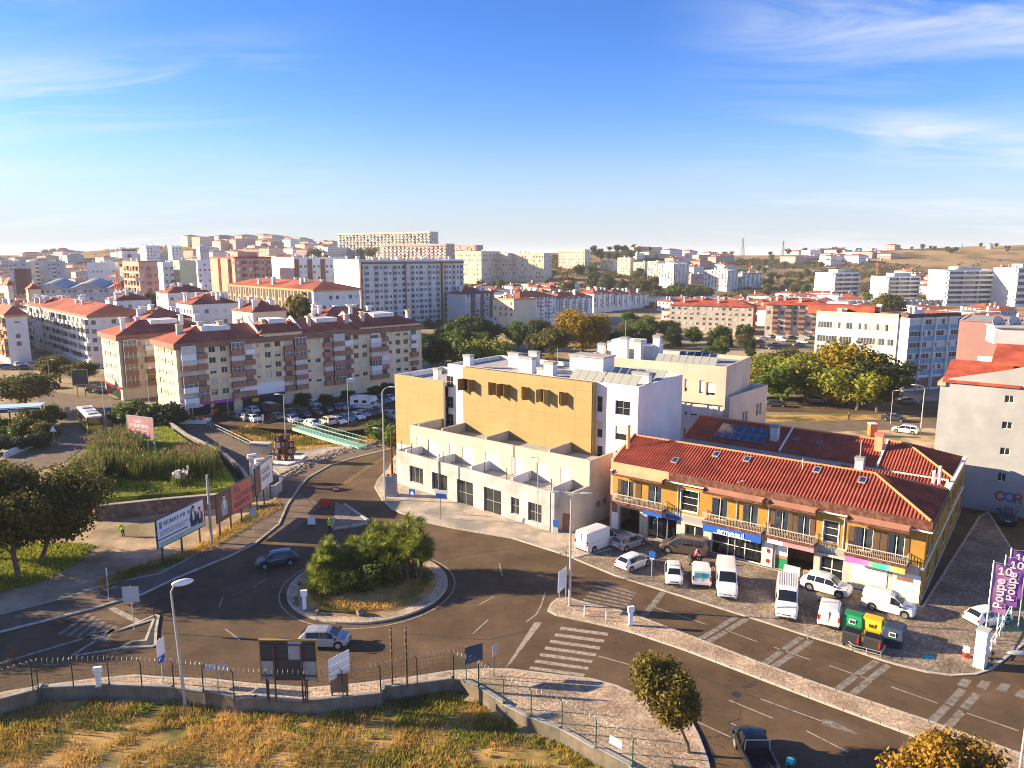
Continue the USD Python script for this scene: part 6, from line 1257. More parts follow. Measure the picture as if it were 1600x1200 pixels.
gt=[(1172,585,165,'yellow_tree','yellow green tree at the left end of the street tree row'),(1205,556,172,'lime_tree_a','lime green tree, second in the street tree row'),(1236,545,182,'olive_tree_a','olive green tree behind the street tree row'),(1262,562,160,'lime_tree_b','broad lime tree in the middle of the street tree row'),(1300,538,170,'olive_tree_b','tall olive tree at the back of the street tree row'),(1322,546,157,'yellow_tree','bright yellow green tree at the right of the street tree row'),(1345,566,152,'lime_tree_a','green tree with visible trunk before the white office block'),(1378,560,150,'dark_tree_a','dark green tree at the corner of the white office block'),(1280,560,186,'green_tree_a','green tree behind the middle of the street tree row'),(1225,575,158,'green_tree_b','green tree low at the left of the street tree row')]
for u,vt,y,kx,lb in gt:treepx(kx,'tree',lb,u,vt-6,y,None,wide=1.4)
treepx('olive_tree_a','tree','large round dark tree standing before the terraced blocks',1390,452,330,None,wide=1.0)
treepx('dark_tree_b','tree','dark tree behind the right end of the white office block',1500,512,210,None,wide=.8)
scatter(7,1475,1560,200,260,['green_tree_a','lime_tree_b','olive_tree_a'],6,9,'tree','tree behind the blue glazed office','trees behind the blue office',105)
for u,vt,kx,lb in((232,484,'far_tree_a','dark conifer like tree in the old quarter, left of two'),(243,487,'far_tree_a','dark conifer like tree in the old quarter, right of two'),(275,488,'far_tree_b','olive tree in the old quarter right of the dark pair')):treepx(kx,'tree',lb,u,vt-30,330,None,wide=.8)
treepx('far_tree_b','tree','olive tree behind the beige block roof, left of two',462,462,240,None,wide=.6);treepx('far_tree_a','tree','dark tree behind the beige block roof, right of two',476,465,243,None,wide=.6)
FA=['far_tree_a','far_tree_a','far_tree_b','far_tree_c']
scatter(28,865,1030,480,720,FA,7,12,'tree','tree on the steep slope in the valley','trees on the valley slope',106,gap=2.5)
scatter(20,925,1020,830,960,['far_tree_a','far_tree_a','far_tree_b'],5,10,'pine_tree','pine on the wooded hilltop','pines on the wooded hilltop',107,gap=2.5)
scatter(16,470,590,720,850,['far_tree_a','far_tree_a','far_tree_b'],8,16,'tree','tree left of and below the hilltop slab','trees below the hilltop slab',108,gap=2.5)
scatter(16,1000,1110,460,560,FA,7,11,'bushy_tree','tree beside the viaduct','trees beside the viaduct',109,gap=2.5)
scatter(32,1180,1300,530,900,['far_tree_b','far_tree_b','far_tree_c','far_tree_a'],5,9,'bushy_tree','tree on the scrubby hillside right of the valley towers','trees on the scrubby hillside',110,gap=2.5)
scatter(14,1090,1340,900,1250,FA,6,10,'tree','tree along the far skyline','trees along the far skyline',111)
scatter(14,1400,1600,540,700,FA,5,9,'tree','tree among the houses below the bare hill','trees below the bare hill',112,gap=2.5)
scatter(12,1395,1600,960,1060,['far_tree_a','far_tree_b'],4,9,'tree','tree on the crest of the bare hill','trees on the crest of the bare hill',113)
scatter(16,0,330,480,900,FA,6,11,'tree','tree between the houses of the left slope','trees of the left slope',114,gap=2.5)
scatter(8,330,470,640,1000,FA,6,10,'tree','tree on the slope left of the hilltop slab','trees left of the hilltop slab',115,gap=2.5)
scatter(10,690,880,520,620,FA,4,8,'tree','tree on the dry bank below the hill row','trees below the cream hill row',116,gap=2.5)
scatter(10,1300,1480,420,520,FA,4,7,'tree','tree on the bank among the terraced blocks','trees among the terraced blocks',117,gap=2.5)
def instancer(name,label,key,pts,scales,kind='stuff'):
 pi=UsdGeom.PointInstancer.Define(stage,'/World/'+name);pr=stage.GetPrimAtPath(TREES[key].path)
 px=UsdGeom.Xform.Define(stage,'/World/%s/plant'%name);px.GetPrim().GetReferences().AddInternalReference(TREES[key].path)
 pi.CreatePrototypesRel().AddTarget(px.GetPath());n=len(pts)
 pi.CreatePositionsAttr(Vt.Vec3fArray.FromNumpy(np.asarray(pts,np.float32)));pi.CreateProtoIndicesAttr(Vt.IntArray.FromNumpy(np.zeros(n,np.int32)))
 pi.CreateScalesAttr(Vt.Vec3fArray.FromNumpy(np.repeat(np.asarray(scales,np.float32)[:,None],3,1)))
 an=NR.random(n)*6.28;pi.CreateOrientationsAttr(Vt.QuathArray([Gf.Quath(float(math.cos(a/2)),0,0,float(math.sin(a/2)))for a in an]))
 meta(pi.GetPrim(),label,None,None,kind)
def scrub_mesh(name,label,n,regions,seed):
 rng=np.random.default_rng(seed);V_,F_=[],[];base=0
 for u0,u1,y0,y1,m,s0,s1 in regions:
  y=y0+(y1-y0)*rng.random(m);u=u0+(u1-u0)*rng.random(m);x=(u-800)/CAM_F*y*_c
  keep=meshkit.fbm(np.stack([x/60,y/60,0*x],-1),3,5)>.45;x,y=x[keep],y[keep]
  c=np.column_stack([x,y,TZ(x,y)+.8]);rad=s0+(s1-s0)*rng.random(len(x))
  v,f=leaf_cloud(rng,c,rad,len(x)*18,.75,.6,.5);V_.append(v);F_.append(f+base);base+=len(v)
 return B().add(np.vstack(V_),np.vstack(F_)).build(name,M['leaf_scrub'],kind='stuff',label=label)
scrub_mesh('scrub','low brown green scrub covering the far slopes',0,[(1150,1420,540,1000,2600,1.2,3.2),(860,1060,500,900,1500,1.2,3.0),(1380,1640,560,900,260,.8,2.0),(-60,480,700,1400,500,1.2,3.0),(690,900,480,640,420,.8,2.0),(1000,1200,420,560,500,1,2.2),(640,1050,330,470,420,1,2.2)],5)
for i,(u,vt,y,kx,h)in enumerate([(40,664,128,'pink_bush',3.4),(58,655,133,'pink_bush',3.8),(75,650,138,'bush',3.6),(22,672,126,'bush',2.8),(52,690,121,'dark_bush',2.4),(14,695,119,'dark_bush',2.3),(34,692,120,'dark_bush',2.2),(-10,700,118,'dark_bush',2.4),(66,672,127,'pink_bush',3.0),(5,660,130,'bush',3.0),(193,656,137,'bush',3.2),(204,648,140,'bush',4.0),(252,662,136,'dark_bush',4.2),(240,656,138,'dark_bush',4.0),(590,668,128,'bush',3.0),(608,674,122,'bush',3.2)]):
 w_=['large pinkish oleander bush beside the curved street, lower left','largest pinkish oleander bush beside the curved street','green bush nearest the bus shelter','green bush at the left of the oleanders','clipped dark hedge bush by the low white wall','dark hedge bush at the left end of the low white wall','dark hedge bush in the middle of the low white wall','dark hedge bush cut by the left edge','pinkish oleander bush nearest the triangular sign','green bush under the shelter roof','green bush left of the pink billboard','taller lime green bush left of the pink billboard','dark bush behind the pink billboard, right one','dark bush behind the pink billboard, left one','green bush by the creek left of the tall lamp','green bush by the creek at the foot of the gold wall'][i]
 p=AT(u,vt,y);tree(kx,'bush',w_,p[0],p[1],h,cat='bush',wide=1.1)
def blades(rng,xy,z0,h0,h1,w,lean=.25,seg=2):
 n=len(xy);h=h0+(h1-h0)*rng.random(n);a=rng.random(n)*6.28;d=np.column_stack([np.cos(a),np.sin(a),0*a]);s=np.column_stack([-np.sin(a),np.cos(a),0*a])*w
 base=np.column_stack([xy,np.broadcast_to(z0,n)]);l=(lean*h*rng.random(n))[:,None]
 mid=base+np.column_stack([0*h,0*h,h*.6])+d*l*.35;tip=base+np.column_stack([0*h,0*h,h])+d*l
 v=np.stack([base-s,base+s,mid+s*.8,mid-s*.8,tip],1).reshape(-1,3);i=np.arange(n)[:,None]*5
 return v,np.vstack([i+[0,1,2],i+[0,2,3],i+[3,2,4]]),tip
def inside(rng,pg,n):
 x0,y0,x1,y1=pg.bounds;out=[]
 while sum(map(len,out))<n:
  p=np.column_stack([x0+(x1-x0)*rng.random(n*2),y0+(y1-y0)*rng.random(n*2)]);out.append(p[shapely.contains_xy(pg,p[:,0],p[:,1])])
 return np.vstack(out)[:n]
rg_=np.random.default_rng(9)
RE1=Polygon(GP([(150,740),(215,752),(335,748),(345,722),(300,735),(215,735),(150,727)],1.6));RE2=Polygon(GP([(140,725),(215,728),(225,700),(215,688),(150,702)],1.6))
RE3=Polygon(GP([(120,760),(160,768),(165,745),(140,735),(110,745)],1.6));RE4=Polygon(GP([(265,720),(340,722),(330,706),(280,700)],1.6))
reed=RE1.union(RE2).union(RE3)
v,f,tip=blades(rg_,inside(rg_,reed,9000),1.5,2.0,3.9,.055,.35);B().add(v,f).build('reeds',M['leaf_reed'],kind='stuff',label='dense stand of green reeds on the bank')
q=rg_.random(len(tip))<.05;tp=tip[q];v,f=leaf_cloud(rg_,tp-(0,0,.15),np.full(len(tp),.14),len(tp)*6,.17,2.2,.2);B().add(v,f).build('reed_plumes',M['leaf_plume'],kind='stuff',label='pinkish feathery plumes on the reeds')
v,f,tip=blades(rg_,inside(rg_,RE4,1500),1.5,.8,1.9,.05,.4);B().add(v,f).build('tall_grass',M['leaf_plume'],kind='stuff',label='dry tall grass below the parapet wall')
p=G(282,757,1.6);v,f,tip=blades(rg_,p+rg_.normal(size=(260,2))*.45,1.6,.8,1.6,.04,.9);t=T('pampas_grass','pale pampas grass clump on the green bank','plant',(*p,1.6));B().add(v,f).build('leaves',M['leaf_reed'],t);v,f=leaf_cloud(rg_,np.array([[*(p+rg_.normal(size=2)*.5),3.0+rg_.random()*.6]for _ in range(12)]),np.full(12,.2),240,.14,2.0);B().add(v,f).build('plumes',M['signwhite'],t)
v,f,_=blades(rg_,inside(rg_,BANK.buffer(-.3),9000),1.6,.12,.4,.05,.6);B().add(v,f).build('bank_grass',M['bladeg'],kind='stuff',label='short bright green grass on the bank')
LAWN=Polygon(GP([(-80,935),(0,926),(75,905),(130,875),(150,852),(110,848),(-80,850)]))
v,f,_=blades(rg_,inside(rg_,LAWN,9000),0,.1,.35,.045,.6);B().add(v,f).build('lawn_grass',M['bladeg'],kind='stuff',label='green grass blades under the big trees')
VIS=LOTI.intersection(Polygon([(-60,28),(30,28),(30,60),(-60,60)]))
xy=inside(rg_,VIS,150000);dn=meshkit.fbm(np.column_stack([xy/2.2,0*xy[:,:1]]),4,2);xy=xy[dn>.36+.18*rg_.random(len(xy))][:95000]
hh=meshkit.fbm(np.column_stack([xy/5,0*xy[:,:1]]),3,8)
v,f,_=blades(rg_,xy,-1.0,.12,.42,.022,.9);B().add(v,f).build('meadow_grass',M['blade'],kind='stuff',label='dry yellow grass of the foreground lot')
wl=LineString(WALL);nearw=inside(rg_,VIS.intersection(wl.buffer(4.0)),14000);dn=meshkit.fbm(np.column_stack([nearw/1.6,0*nearw[:,:1]]),3,6)
far_=inside(rg_,VIS.intersection(Point(-2,46).buffer(9)),9000);dn2=meshkit.fbm(np.column_stack([far_/2.0,0*far_[:,:1]]),3,7)
v,f,_=blades(rg_,np.vstack([nearw[dn>.54],far_[dn2>.56]]),-1.0,.12,.42,.03,.8);B().add(v,f).build('weeds',M['bladeg'],kind='stuff',label='greener weeds along the foot of the fence wall')
v,f,_=blades(rg_,inside(rg_,Point(*RC).buffer(RR-1.8),9000),.35,.1,.35,.03,.8);B().add(v,f).build('island_grass',M['blade'],kind='stuff',label='dry grass on the planted island')
v,f,_=blades(rg_,inside(rg_,Polygon(GP([(160,922),(330,862),(440,795),(432,778),(300,858),(150,905)])),7000),.0,.12,.45,.03,.8);B().add(v,f).build('roadside_grass',M['blade'],kind='stuff',label='dry grass below the billboards')
v,f,_=blades(rg_,inside(rg_,CREEK,12000),-1.4,.2,.8,.05,.8);v[:,2]+=np.repeat(np.interp(shapely.distance(shapely.points(v[::5,0],v[::5,1]),CREEK.boundary),[0,5],[1.35,0]),5);B().add(v,f).build('creek_grass',M['blade'],kind='stuff',label='brown dry grass in the creek bed')
def yucca(x,y,stems,h,seed,label,z=.45):
 rng=np.random.default_rng(seed);t=T('yucca',label,'plant',(x,y,z));b=B();cs=[]
 for i in range(stems):
  a=rng.random()*6.28;r0=.15+.25*rng.random();sp=(.35+.9*rng.random())*h*.22;hh=h*(.5+.5*rng.random())
  p0=np.array([x+r0*math.cos(a),y+r0*math.sin(a),z-.2]);p1=np.array([x+sp*.5*math.cos(a),y+sp*.5*math.sin(a),z+hh*.5]);p2=np.array([x+sp*math.cos(a),y+sp*math.sin(a),z+hh-.6])
  b.tube(p0,p1,.13,.09,7).tube(p1,p2,.09,.06,7);cs.append(p2)
  for _ in range(2):
   q=p1+np.array([rng.normal()*.5,rng.normal()*.5,hh*.22]);b.tube(p1,q,.07,.05,6);cs.append(q)
 b.build('trunk',M['bark'],t)
 V_,F_,base=[],[],0
 for c in cs:
  n=84;d=rng.normal(size=(n,3));d[:,2]=np.abs(d[:,2])*.9-.35;d/=np.linalg.norm(d,axis=1,keepdims=True)
  L=(.68+.36*rng.random(n))[:,None];s=np.cross(d,(0,0,1.0));s/=np.linalg.norm(s,axis=1,keepdims=True)+1e-6;s*=.045
  bs=c+d*.08+np.array([0,0,.1]);m_=bs+d*L*.55;tp=bs+d*L-np.array([0,0,.1])*L
  V_.append(np.stack([bs-s*.6,bs+s*.6,m_+s,m_-s,tp],1).reshape(-1,3));i=np.arange(n)[:,None]*5;F_.append(np.vstack([i+[0,1,2],i+[0,2,3],i+[3,2,4]])+base);base+=n*5
 B().add(np.vstack(V_),np.vstack(F_)).build('leaves',M['leaf_yucca'],t)
ys=[(588,898,7,4.2,'yucca in the middle front of the island clump'),(560,908,6,3.2,'yucca at the front left of the island clump'),(632,905,7,4.4,'yucca in front of the tallest one'),(640,893,9,6.0,'tallest yucca at the right of the island clump'),(622,885,7,5.6,'tall yucca just left of the tallest one'),(652,900,6,4.8,'yucca at the right rim of the island clump'),(600,880,6,4.9,'yucca at the back middle of the island clump'),(572,885,5,4.0,'middle yucca at the back of the island clump'),(552,895,5,3.7,'yucca left of the middle at the back of the island clump'),(530,905,6,3.6,'spiky yucca at the left of the island clump'),(507,905,6,4.2,'yucca at the left rim of the island clump'),(500,918,5,3.4,'short yucca at the left rim of the island clump'),(527,930,6,2.2,'low dark yucca nearest the camera on the island'),(615,905,6,3.4,'short yucca in front of the tall ones'),(510,928,5,2.6,'low yucca beside the nearest dark one')]
for i,(u,v_,n,h,lb)in enumerate(ys):p=G(u,v_,.5);yucca(p[0],p[1],n,h,200+i,lb)
for i,(u,v_,h,w)in enumerate(((575,915,2.2,1.5),(598,912,2.0,1.3),(550,918,1.8,1.3))):p=G(u,v_,.5);tree('bush' if i!=1 else 'pink_bush','bush',['broad green bush in the middle of the planted island','olive bush right of the broad one on the planted island','green bush left of the broad one on the planted island'][i],p[0],p[1],h,cat='bush',wide=w,z=.45)
# vehicles: lofted bodies, each kind and colour a class that the cars refer to
def paint_mat(name,c,rough=.28):M['car_'+name]=usdkit.material(stage,'/World/Looks/car_paint_'+name,{'p':('principled_bsdf',{'base_color':c,'roughness':rough,'specular_ior_level':.5,'coat_weight':.8,'coat_roughness':.05})},[],surface='p.BSDF')
for n_,c_ in dict(white=(.72,.71,.69),silver=(.26,.27,.28),grey=(.13,.135,.14),dark=(.035,.037,.042),black=(.014,.014,.016),navy=(.02,.035,.09),blue=(.06,.16,.33),red=(.36,.025,.025),beige=(.46,.42,.34),bronze=(.085,.06,.045),teal=(.012,.03,.04)).items():paint_mat(n_,c_)
M['plate']=M['signwhite']
SPEC={'hatchback':dict(L=4.15,W=1.76,r=.31,wb=(-1.28,1.27),st=[(-2.07,.62,.64,.78,.74),(-2.02,.84,.88,.84,.74),(-1.92,.90,1.02,.86,.70),(-1.50,.92,1.40,.87,.60),(-.6,.93,1.47,.88,.62),(.25,.92,1.46,.88,.62),(.55,.91,1.40,.88,.60),(1.22,.90,1.0,.86,.68),(1.35,.88,.93,.85,.70),(1.85,.78,.82,.80,.62),(2.02,.62,.66,.72,.55),(2.07,.48,.5,.62,.5)],side=[(-1.38,-.28),(-.22,.84)],ws=(.56,1.2),rw=(-1.90,-1.52)),'estate':dict(L=4.45,W=1.76,r=.31,wb=(-1.35,1.33),st=[(-2.22,.62,.64,.78,.74),(-2.17,.84,.88,.84,.74),(-2.10,.90,1.02,.86,.70),(-1.85,.92,1.42,.87,.62),(-.6,.93,1.49,.88,.63),(.25,.92,1.47,.88,.62),(.55,.91,1.40,.88,.60),(1.3,.90,1.0,.86,.68),(1.42,.88,.93,.85,.70),(2.0,.78,.82,.80,.62),(2.18,.62,.66,.72,.55),(2.22,.48,.5,.62,.5)],side=[(-1.82,-1.0),(-.94,-.1),(-.04,.92)],ws=(.56,1.28),rw=(-2.09,-1.86),rails=True),'saloon':dict(L=4.45,W=1.78,r=.31,wb=(-1.35,1.35),st=[(-2.22,.6,.62,.76,.72),(-2.18,.90,.94,.82,.70),(-1.55,.96,1.02,.86,.68),(-1.0,.94,1.38,.87,.60),(-.4,.93,1.44,.88,.61),(.2,.92,1.43,.88,.61),(.5,.91,1.38,.88,.60),(1.2,.90,.98,.86,.68),(1.35,.87,.92,.85,.70),(2.0,.76,.80,.80,.62),(2.18,.60,.64,.72,.55),(2.22,.46,.48,.62,.5)],side=[(-1.1,-.55),(-.5,.1),(.16,.82)],ws=(.52,1.18),rw=(-1.52,-1.02)),'suv':dict(L=4.5,W=1.88,r=.36,wb=(-1.33,1.36),st=[(-2.24,.70,.72,.84,.80),(-2.20,.96,1.02,.90,.78),(-2.08,1.02,1.14,.92,.74),(-1.70,1.04,1.58,.93,.66),(-.6,1.05,1.66,.94,.68),(.2,1.04,1.64,.94,.68),(.5,1.03,1.58,.94,.66),(1.15,1.02,1.14,.92,.74),(1.3,1.0,1.06,.90,.76),(2.0,.92,.98,.86,.70),(2.2,.74,.78,.78,.62),(2.25,.55,.57,.68,.56)],side=[(-1.62,-.92),(-.86,-.02),(.04,.82)],ws=(.52,1.12),rw=(-2.06,-1.73),rails=True),'small_van':dict(L=4.4,W=1.82,r=.33,wb=(-1.25,1.42),st=[(-2.2,.70,.72,.86,.84),(-2.17,1.0,1.10,.90,.86),(-2.12,1.02,1.78,.91,.80),(-1.8,1.03,1.84,.91,.80),(.1,1.02,1.83,.91,.79),(.5,1.0,1.72,.91,.74),(1.2,.98,1.16,.89,.76),(1.35,.96,1.04,.88,.74),(1.95,.86,.92,.84,.68),(2.14,.68,.72,.76,.60),(2.2,.5,.52,.66,.55)],side=[(.18,.95)],ws=(.52,1.17),rw=None,slider=True),'panel_van':dict(L=5.5,W=2.0,r=.35,wb=(-1.65,1.75),st=[(-2.74,.75,.77,.96,.94),(-2.72,1.1,1.2,.99,.96),(-2.68,1.2,2.36,1.0,.88),(-2.4,1.2,2.44,1.0,.88),(.6,1.2,2.42,1.0,.87),(1.05,1.18,2.28,1.0,.84),(1.75,1.15,1.40,.97,.86),(1.9,1.1,1.2,.95,.84),(2.5,.95,1.02,.90,.76),(2.68,.75,.8,.84,.68),(2.75,.5,.52,.74,.6)],side=[(.85,1.5)],ws=(1.07,1.72),rw=None,slider=True),'minivan':dict(L=5.2,W=1.92,r=.34,wb=(-1.55,1.6),st=[(-2.6,.75,.77,.90,.88),(-2.56,1.05,1.12,.94,.90),(-2.5,1.1,1.78,.95,.80),(-2.2,1.1,1.92,.95,.80),(.4,1.08,1.92,.95,.79),(.8,1.06,1.82,.95,.76),(1.6,1.03,1.20,.92,.80),(1.75,1.0,1.08,.91,.78),(2.35,.88,.95,.86,.70),(2.54,.7,.74,.80,.62),(2.6,.5,.52,.7,.56)],side=[(-2.2,-1.2),(-1.1,.1),(.2,1.3)],ws=(.82,1.57),rw=(-2.55,-2.5)),}
def car_class(kind,color,key=None,extras=()):
 S=SPEC[kind];key=key or '%s_%s'%(kind,color);t=T(key,cls=True);st=np.array(S['st']);r,hw=S['r'],S['W']/2;pm=M['car_'+color]
 xs=set(np.round(st[:,0],3))|set(np.round(np.linspace(st[0,0],st[-1,0],26),3))
 for w in S['wb']:xs|=set(np.round(w+(r+.07)*np.cos(np.linspace(0,PI,9)),3))|{round(w+r+.08,3),round(w-r-.08,3)}
 xs=np.array(sorted(xs))
 def pr(x):return[np.interp(x,st[:,0],st[:,k])for k in range(1,5)]
 rows=[]
 for x in xs:
  zs,zt,ws_,wt=pr(x);zb=.2+.25*max(0,(abs(x)-S['L']/2+.35)/.35)**2
  for w in S['wb']:
   if abs(x-w)<r+.07:zb=max(zb,r+math.sqrt(max(0,(r+.07)**2-(x-w)**2)))
  zb=min(zb,zs-.08)
  rows.append([(ws_*.92,zb),(ws_*1.0,zb+(zs-zb)*.25),(ws_*1.015,zb+(zs-zb)*.62),(ws_,zs),(ws_*.25+wt*.75,zs+(zt-zs)*.72),(wt,zt-(zt-zs)*.04),(wt*.82,zt+.012),(0,zt+.03)])
 rows=np.array(rows);n,k=rows.shape[:2]
 v=np.concatenate([np.column_stack([np.repeat(xs,k),sg*rows[:,:,0].ravel(),rows[:,:,1].ravel()])for sg in(1,-1)])
 f=[]
 for i in range(n-1):
  for j in range(k-1):
   a=i*k+j;f.append([a,a+k,a+k+1,a+1]);a+=n*k;f.append([a,a+1,a+k+1,a+k])
  a,b_=i*k,n*k+i*k;f.append([a,b_,b_+k,a+k])
 for i in(0,n-1):
  for j in range(k-1):
   a,b_=i*k+j,n*k+i*k+j;q=[a,a+1,b_+1,b_];f.append(q if i==0 else q[::-1])
 B().add(v,f).build('body',pm,t,smooth=32)
 g=M['carglass']
 def side_pt(x,h,sg,off=.012):
  zs,zt,ws_,wt=pr(x);z=zs+(zt-zs)*h;w=ws_+(wt-ws_)*h*1.02 if h<.72 else ws_*.25+wt*.75+(wt-(ws_*.25+wt*.75))*(h-.72)/.24
  w=ws_+((ws_*.25+wt*.75)-ws_)*min(1,h/.72)if h<=.72 else w
  return np.array([x,sg*(w+off),z])
 for a,b_ in S['side']:
  for sg in(1,-1):
   bb=B();xx=np.linspace(a,b_,5);
   for i in range(4):
    for h0,h1 in((.08,.72),(.72,.86)):
     q=[side_pt(xx[i],h0,sg),side_pt(xx[i+1],h0,sg),side_pt(xx[i+1],h1,sg),side_pt(xx[i],h1,sg)];bb.quad(*(q if sg<0 else q[::-1]))
   bb.build('side_window',g,t)
 def screen(a,b_,name,m=g,lo=.02,hi=.04):
  za,wa=pr(a)[1],pr(a)[3];zb_,wb_=pr(b_)[1],pr(b_)[3];N=np.array([-(zb_-za),0,(b_-a)]);N=N/np.linalg.norm(N)*.016*np.sign(N[2]if abs(N[2])>.01 else 1);N=N if N[2]>0 else-N
  bb=B();ys_=np.linspace(-1,1,7)
  for i in range(6):
   def pt(x,z,w,y):return np.array([x,y*w*.9,z+.03*(1-abs(y))+(.012 if abs(y)<.95 else 0)])+N
   q=[pt(a+(b_-a)*hi,za+(zb_-za)*hi,wa,ys_[i]),pt(b_-(b_-a)*lo,zb_-(zb_-za)*lo,wb_,ys_[i]),pt(b_-(b_-a)*lo,zb_-(zb_-za)*lo,wb_,ys_[i+1]),pt(a+(b_-a)*hi,za+(zb_-za)*hi,wa,ys_[i+1])]
   bb.quad(*q)
  bb.build(name,m,t)
 screen(*S['ws'],'windscreen')
 if S['rw']and kind!='minivan':screen(S['rw'][1],S['rw'][0],'rear_window')
 for w in S['wb']:
  for sg in(1,-1):
   y=sg*(hw-.12);wh=B().tube((w,y-.1,r),(w,y+.1,r),r,k=18).build('wheel',M['black'],t)
   B().tube((w,y+sg*.095,r),(w,y+sg*.112,r),r*.68,k=14).build('rim',M['rim'],wh)
 L2=S['L']/2;zs,zt,ws_,wt=pr(L2-.12);zr=pr(-L2+.05)
 for sg in(1,-1):
  y=sg*(ws_-.17);B().par((L2-.34,y-.13,zs-.20),(.31,-sg*.02,-.06),(0,.30,0),(0,0,.15)).build('headlight',M['lamp'],t)
  tall=kind in('small_van','panel_van','minivan');y=sg*(zr[2]-.08)
  B().box(-L2-.012,-L2+.12,y-.075,y+.075,zr[0]-(.12 if not tall else .15),zr[0]+(.1 if not tall else .28)).build('tail_light',M['redlamp'],t)
  a=S['ws'][1]-.12;B().box(a-.1,a+.08,sg*(hw+.02)-.02,sg*(hw+.19),pr(a)[0]+.02,pr(a)[0]+.19).build('mirror',M['blackplastic'],t)
 B().box(L2-.12,L2+.014,-.6,.6,.28,.46).box(L2-.2,L2-.012,-.36,.36,.58,.68).build('grille',M['blackplastic'],t)
 B().box(L2+.0,L2+.022,-.26,.26,.47,.57).build('number_plate',M['plate'],t);B().box(-L2-.016,-L2+.02,-.26,.26,.64,.74).build('number_plate',M['plate'],t)
 B().box(-L2-.01,-L2+.1,-hw+.2,hw-.2,.3,.45).build('bumper',M['blackplastic'],t)
 if S.get('rails'):
  for sg in(1,-1):y=sg*.58;z=pr(-.6)[1];B().path([(-1.4,y,z-.01),(-1.2,y,z+.07),(.1,y,z+.07),(.3,y,z-.02)],.02,5).build('roof_rail',M['steel'],t)
 if S.get('slider'):
  zt_=pr(-1)[1]
  B().box(-L2+.0-.006,-L2+.06,-.006,.006,.6,zt_-.15).build('rear_door_seam',M['blackplastic'],t)
  for sg in(1,-1):B().box(-L2+.5,-.2,sg*(hw-.005)-.008,sg*(hw-.005)+.012,pr(-1)[0]-.02,pr(-1)[0]+.02).build('side_rail',M['blackplastic'],t)
 if 'rear_glass' in extras:
  for sg in(1,-1):B().box(-L2+.03,-L2+.062,sg*.08 if sg>0 else-.66,sg*.66 if sg>0 else-.08,1.12,1.62).build('rear_window',M['cyan']if 'teal' in extras else g,t)
 if 'ribs' in extras:
  for i in range(9):y=-.8+i*.2;B().box(-2.5,.55,y-.05,y+.05,pr(-1)[1]-.01,pr(-1)[1]+.09).build('roof_rib',M['framewhite'],t)
 return t
CARS={}
def car(kind,color,label,x,y,ang,z=0.0,group=None,key=None,extras=(),cat=None):
 k=key or '%s_%s'%(kind,color)
 if k not in CARS:CARS[k]=car_class(kind,color,k,extras)
 nm={'hatchback':'hatchback_car','estate':'estate_car','saloon':'saloon_car','suv':'suv_car','small_van':'small_van','panel_van':'panel_van','minivan':'minivan'}[kind]
 return dup(CARS[k],nm,label,cat or('van' if 'van' in kind else 'car'),(x,y,z),ang,group)
def carpx(kind,color,label,rear,front,z=0.0,**k):
 """placed by the ground points under its tail and its nose"""
 a,b_=G(*rear,z),G(*front,z);m_=(a+b_)/2;return car(kind,color,label,m_[0],m_[1],math.atan2(b_[1]-a[1],b_[0]-a[0]),z,**k)
carpx('hatchback','teal','dark blue green hatchback driving round the left of the planted island',(462,877),(402,887))
carpx('hatchback','silver','silver three door hatchback driving past the grey back of the billboard',(468,1006),(549,1007))
P6=.065
carpx('panel_van','white','tall white panel van parked beside the cream side wall',(913,862),(955,846),P6)
carpx('estate','silver','grey beige estate car parked right of the tall white van',(965,860),(1002,848),P6)
carpx('hatchback','white','white hatchback with dark rear window leaving the parking bay',(976,891),(1004,880),P6)
carpx('minivan','bronze','dark brown minivan parked in front of the blue lettered shop',(1104,868),(1034,858),P6)
carpx('hatchback','white','small white hatchback facing the road, left of the three parked side by side',(1052,892),(1053,919),P6)
carpx('small_van','white','small white van with teal rear windows between the hatchback and the white van',(1096,921),(1093,891),P6,key='small_van_teal_rear',extras=('rear_glass','teal'))
carpx('panel_van','white','white delivery van facing the road, right of the van with teal windows',(1133,903),(1136,938),P6)
carpx('panel_van','white','white camper van with ribbed roof facing the road',(1229,928),(1228,975),P6,key='panel_van_ribbed',extras=('ribs',))
carpx('suv','white','white suv parked along the shop with the white door',(1254,914),(1329,934),P6)
carpx('small_van','white','white small van parked nearest the ochre corner',(1345,943),(1434,966),P6)
carpx('small_van','white','white small van seen from behind beside the green bin',(1293,986),(1299,950),P6)
carpx('hatchback','white','white car half hidden behind the purple flags',(1516,978),(1570,968),0.0)
carpx('suv','black','black car parked in the shaded alley under the graffiti',(1574,826),(1572,803),0.0)
carpx('estate','white','white car on the slip road behind the back house',(1438,679),(1390,673),0.0)
carpx('saloon','dark','dark car on the slip road behind the back house',(1375,655),(1418,660),0.0)
carpx('saloon','silver','silver car parked before the blue glazed office',(1432,632),(1404,629),0.0)
carpx('suv','white','white car under the trees before the white office block',(1340,625),(1372,627),0.0)
carpx('hatchback','dark','dark car under the trees at the left of the back street',(1196,634),(1230,636),0.0)
carpx('hatchback','silver','silver car under the trees in the middle of the back street',(1262,628),(1290,629),0.0)
a_row=math.atan2(41,43)
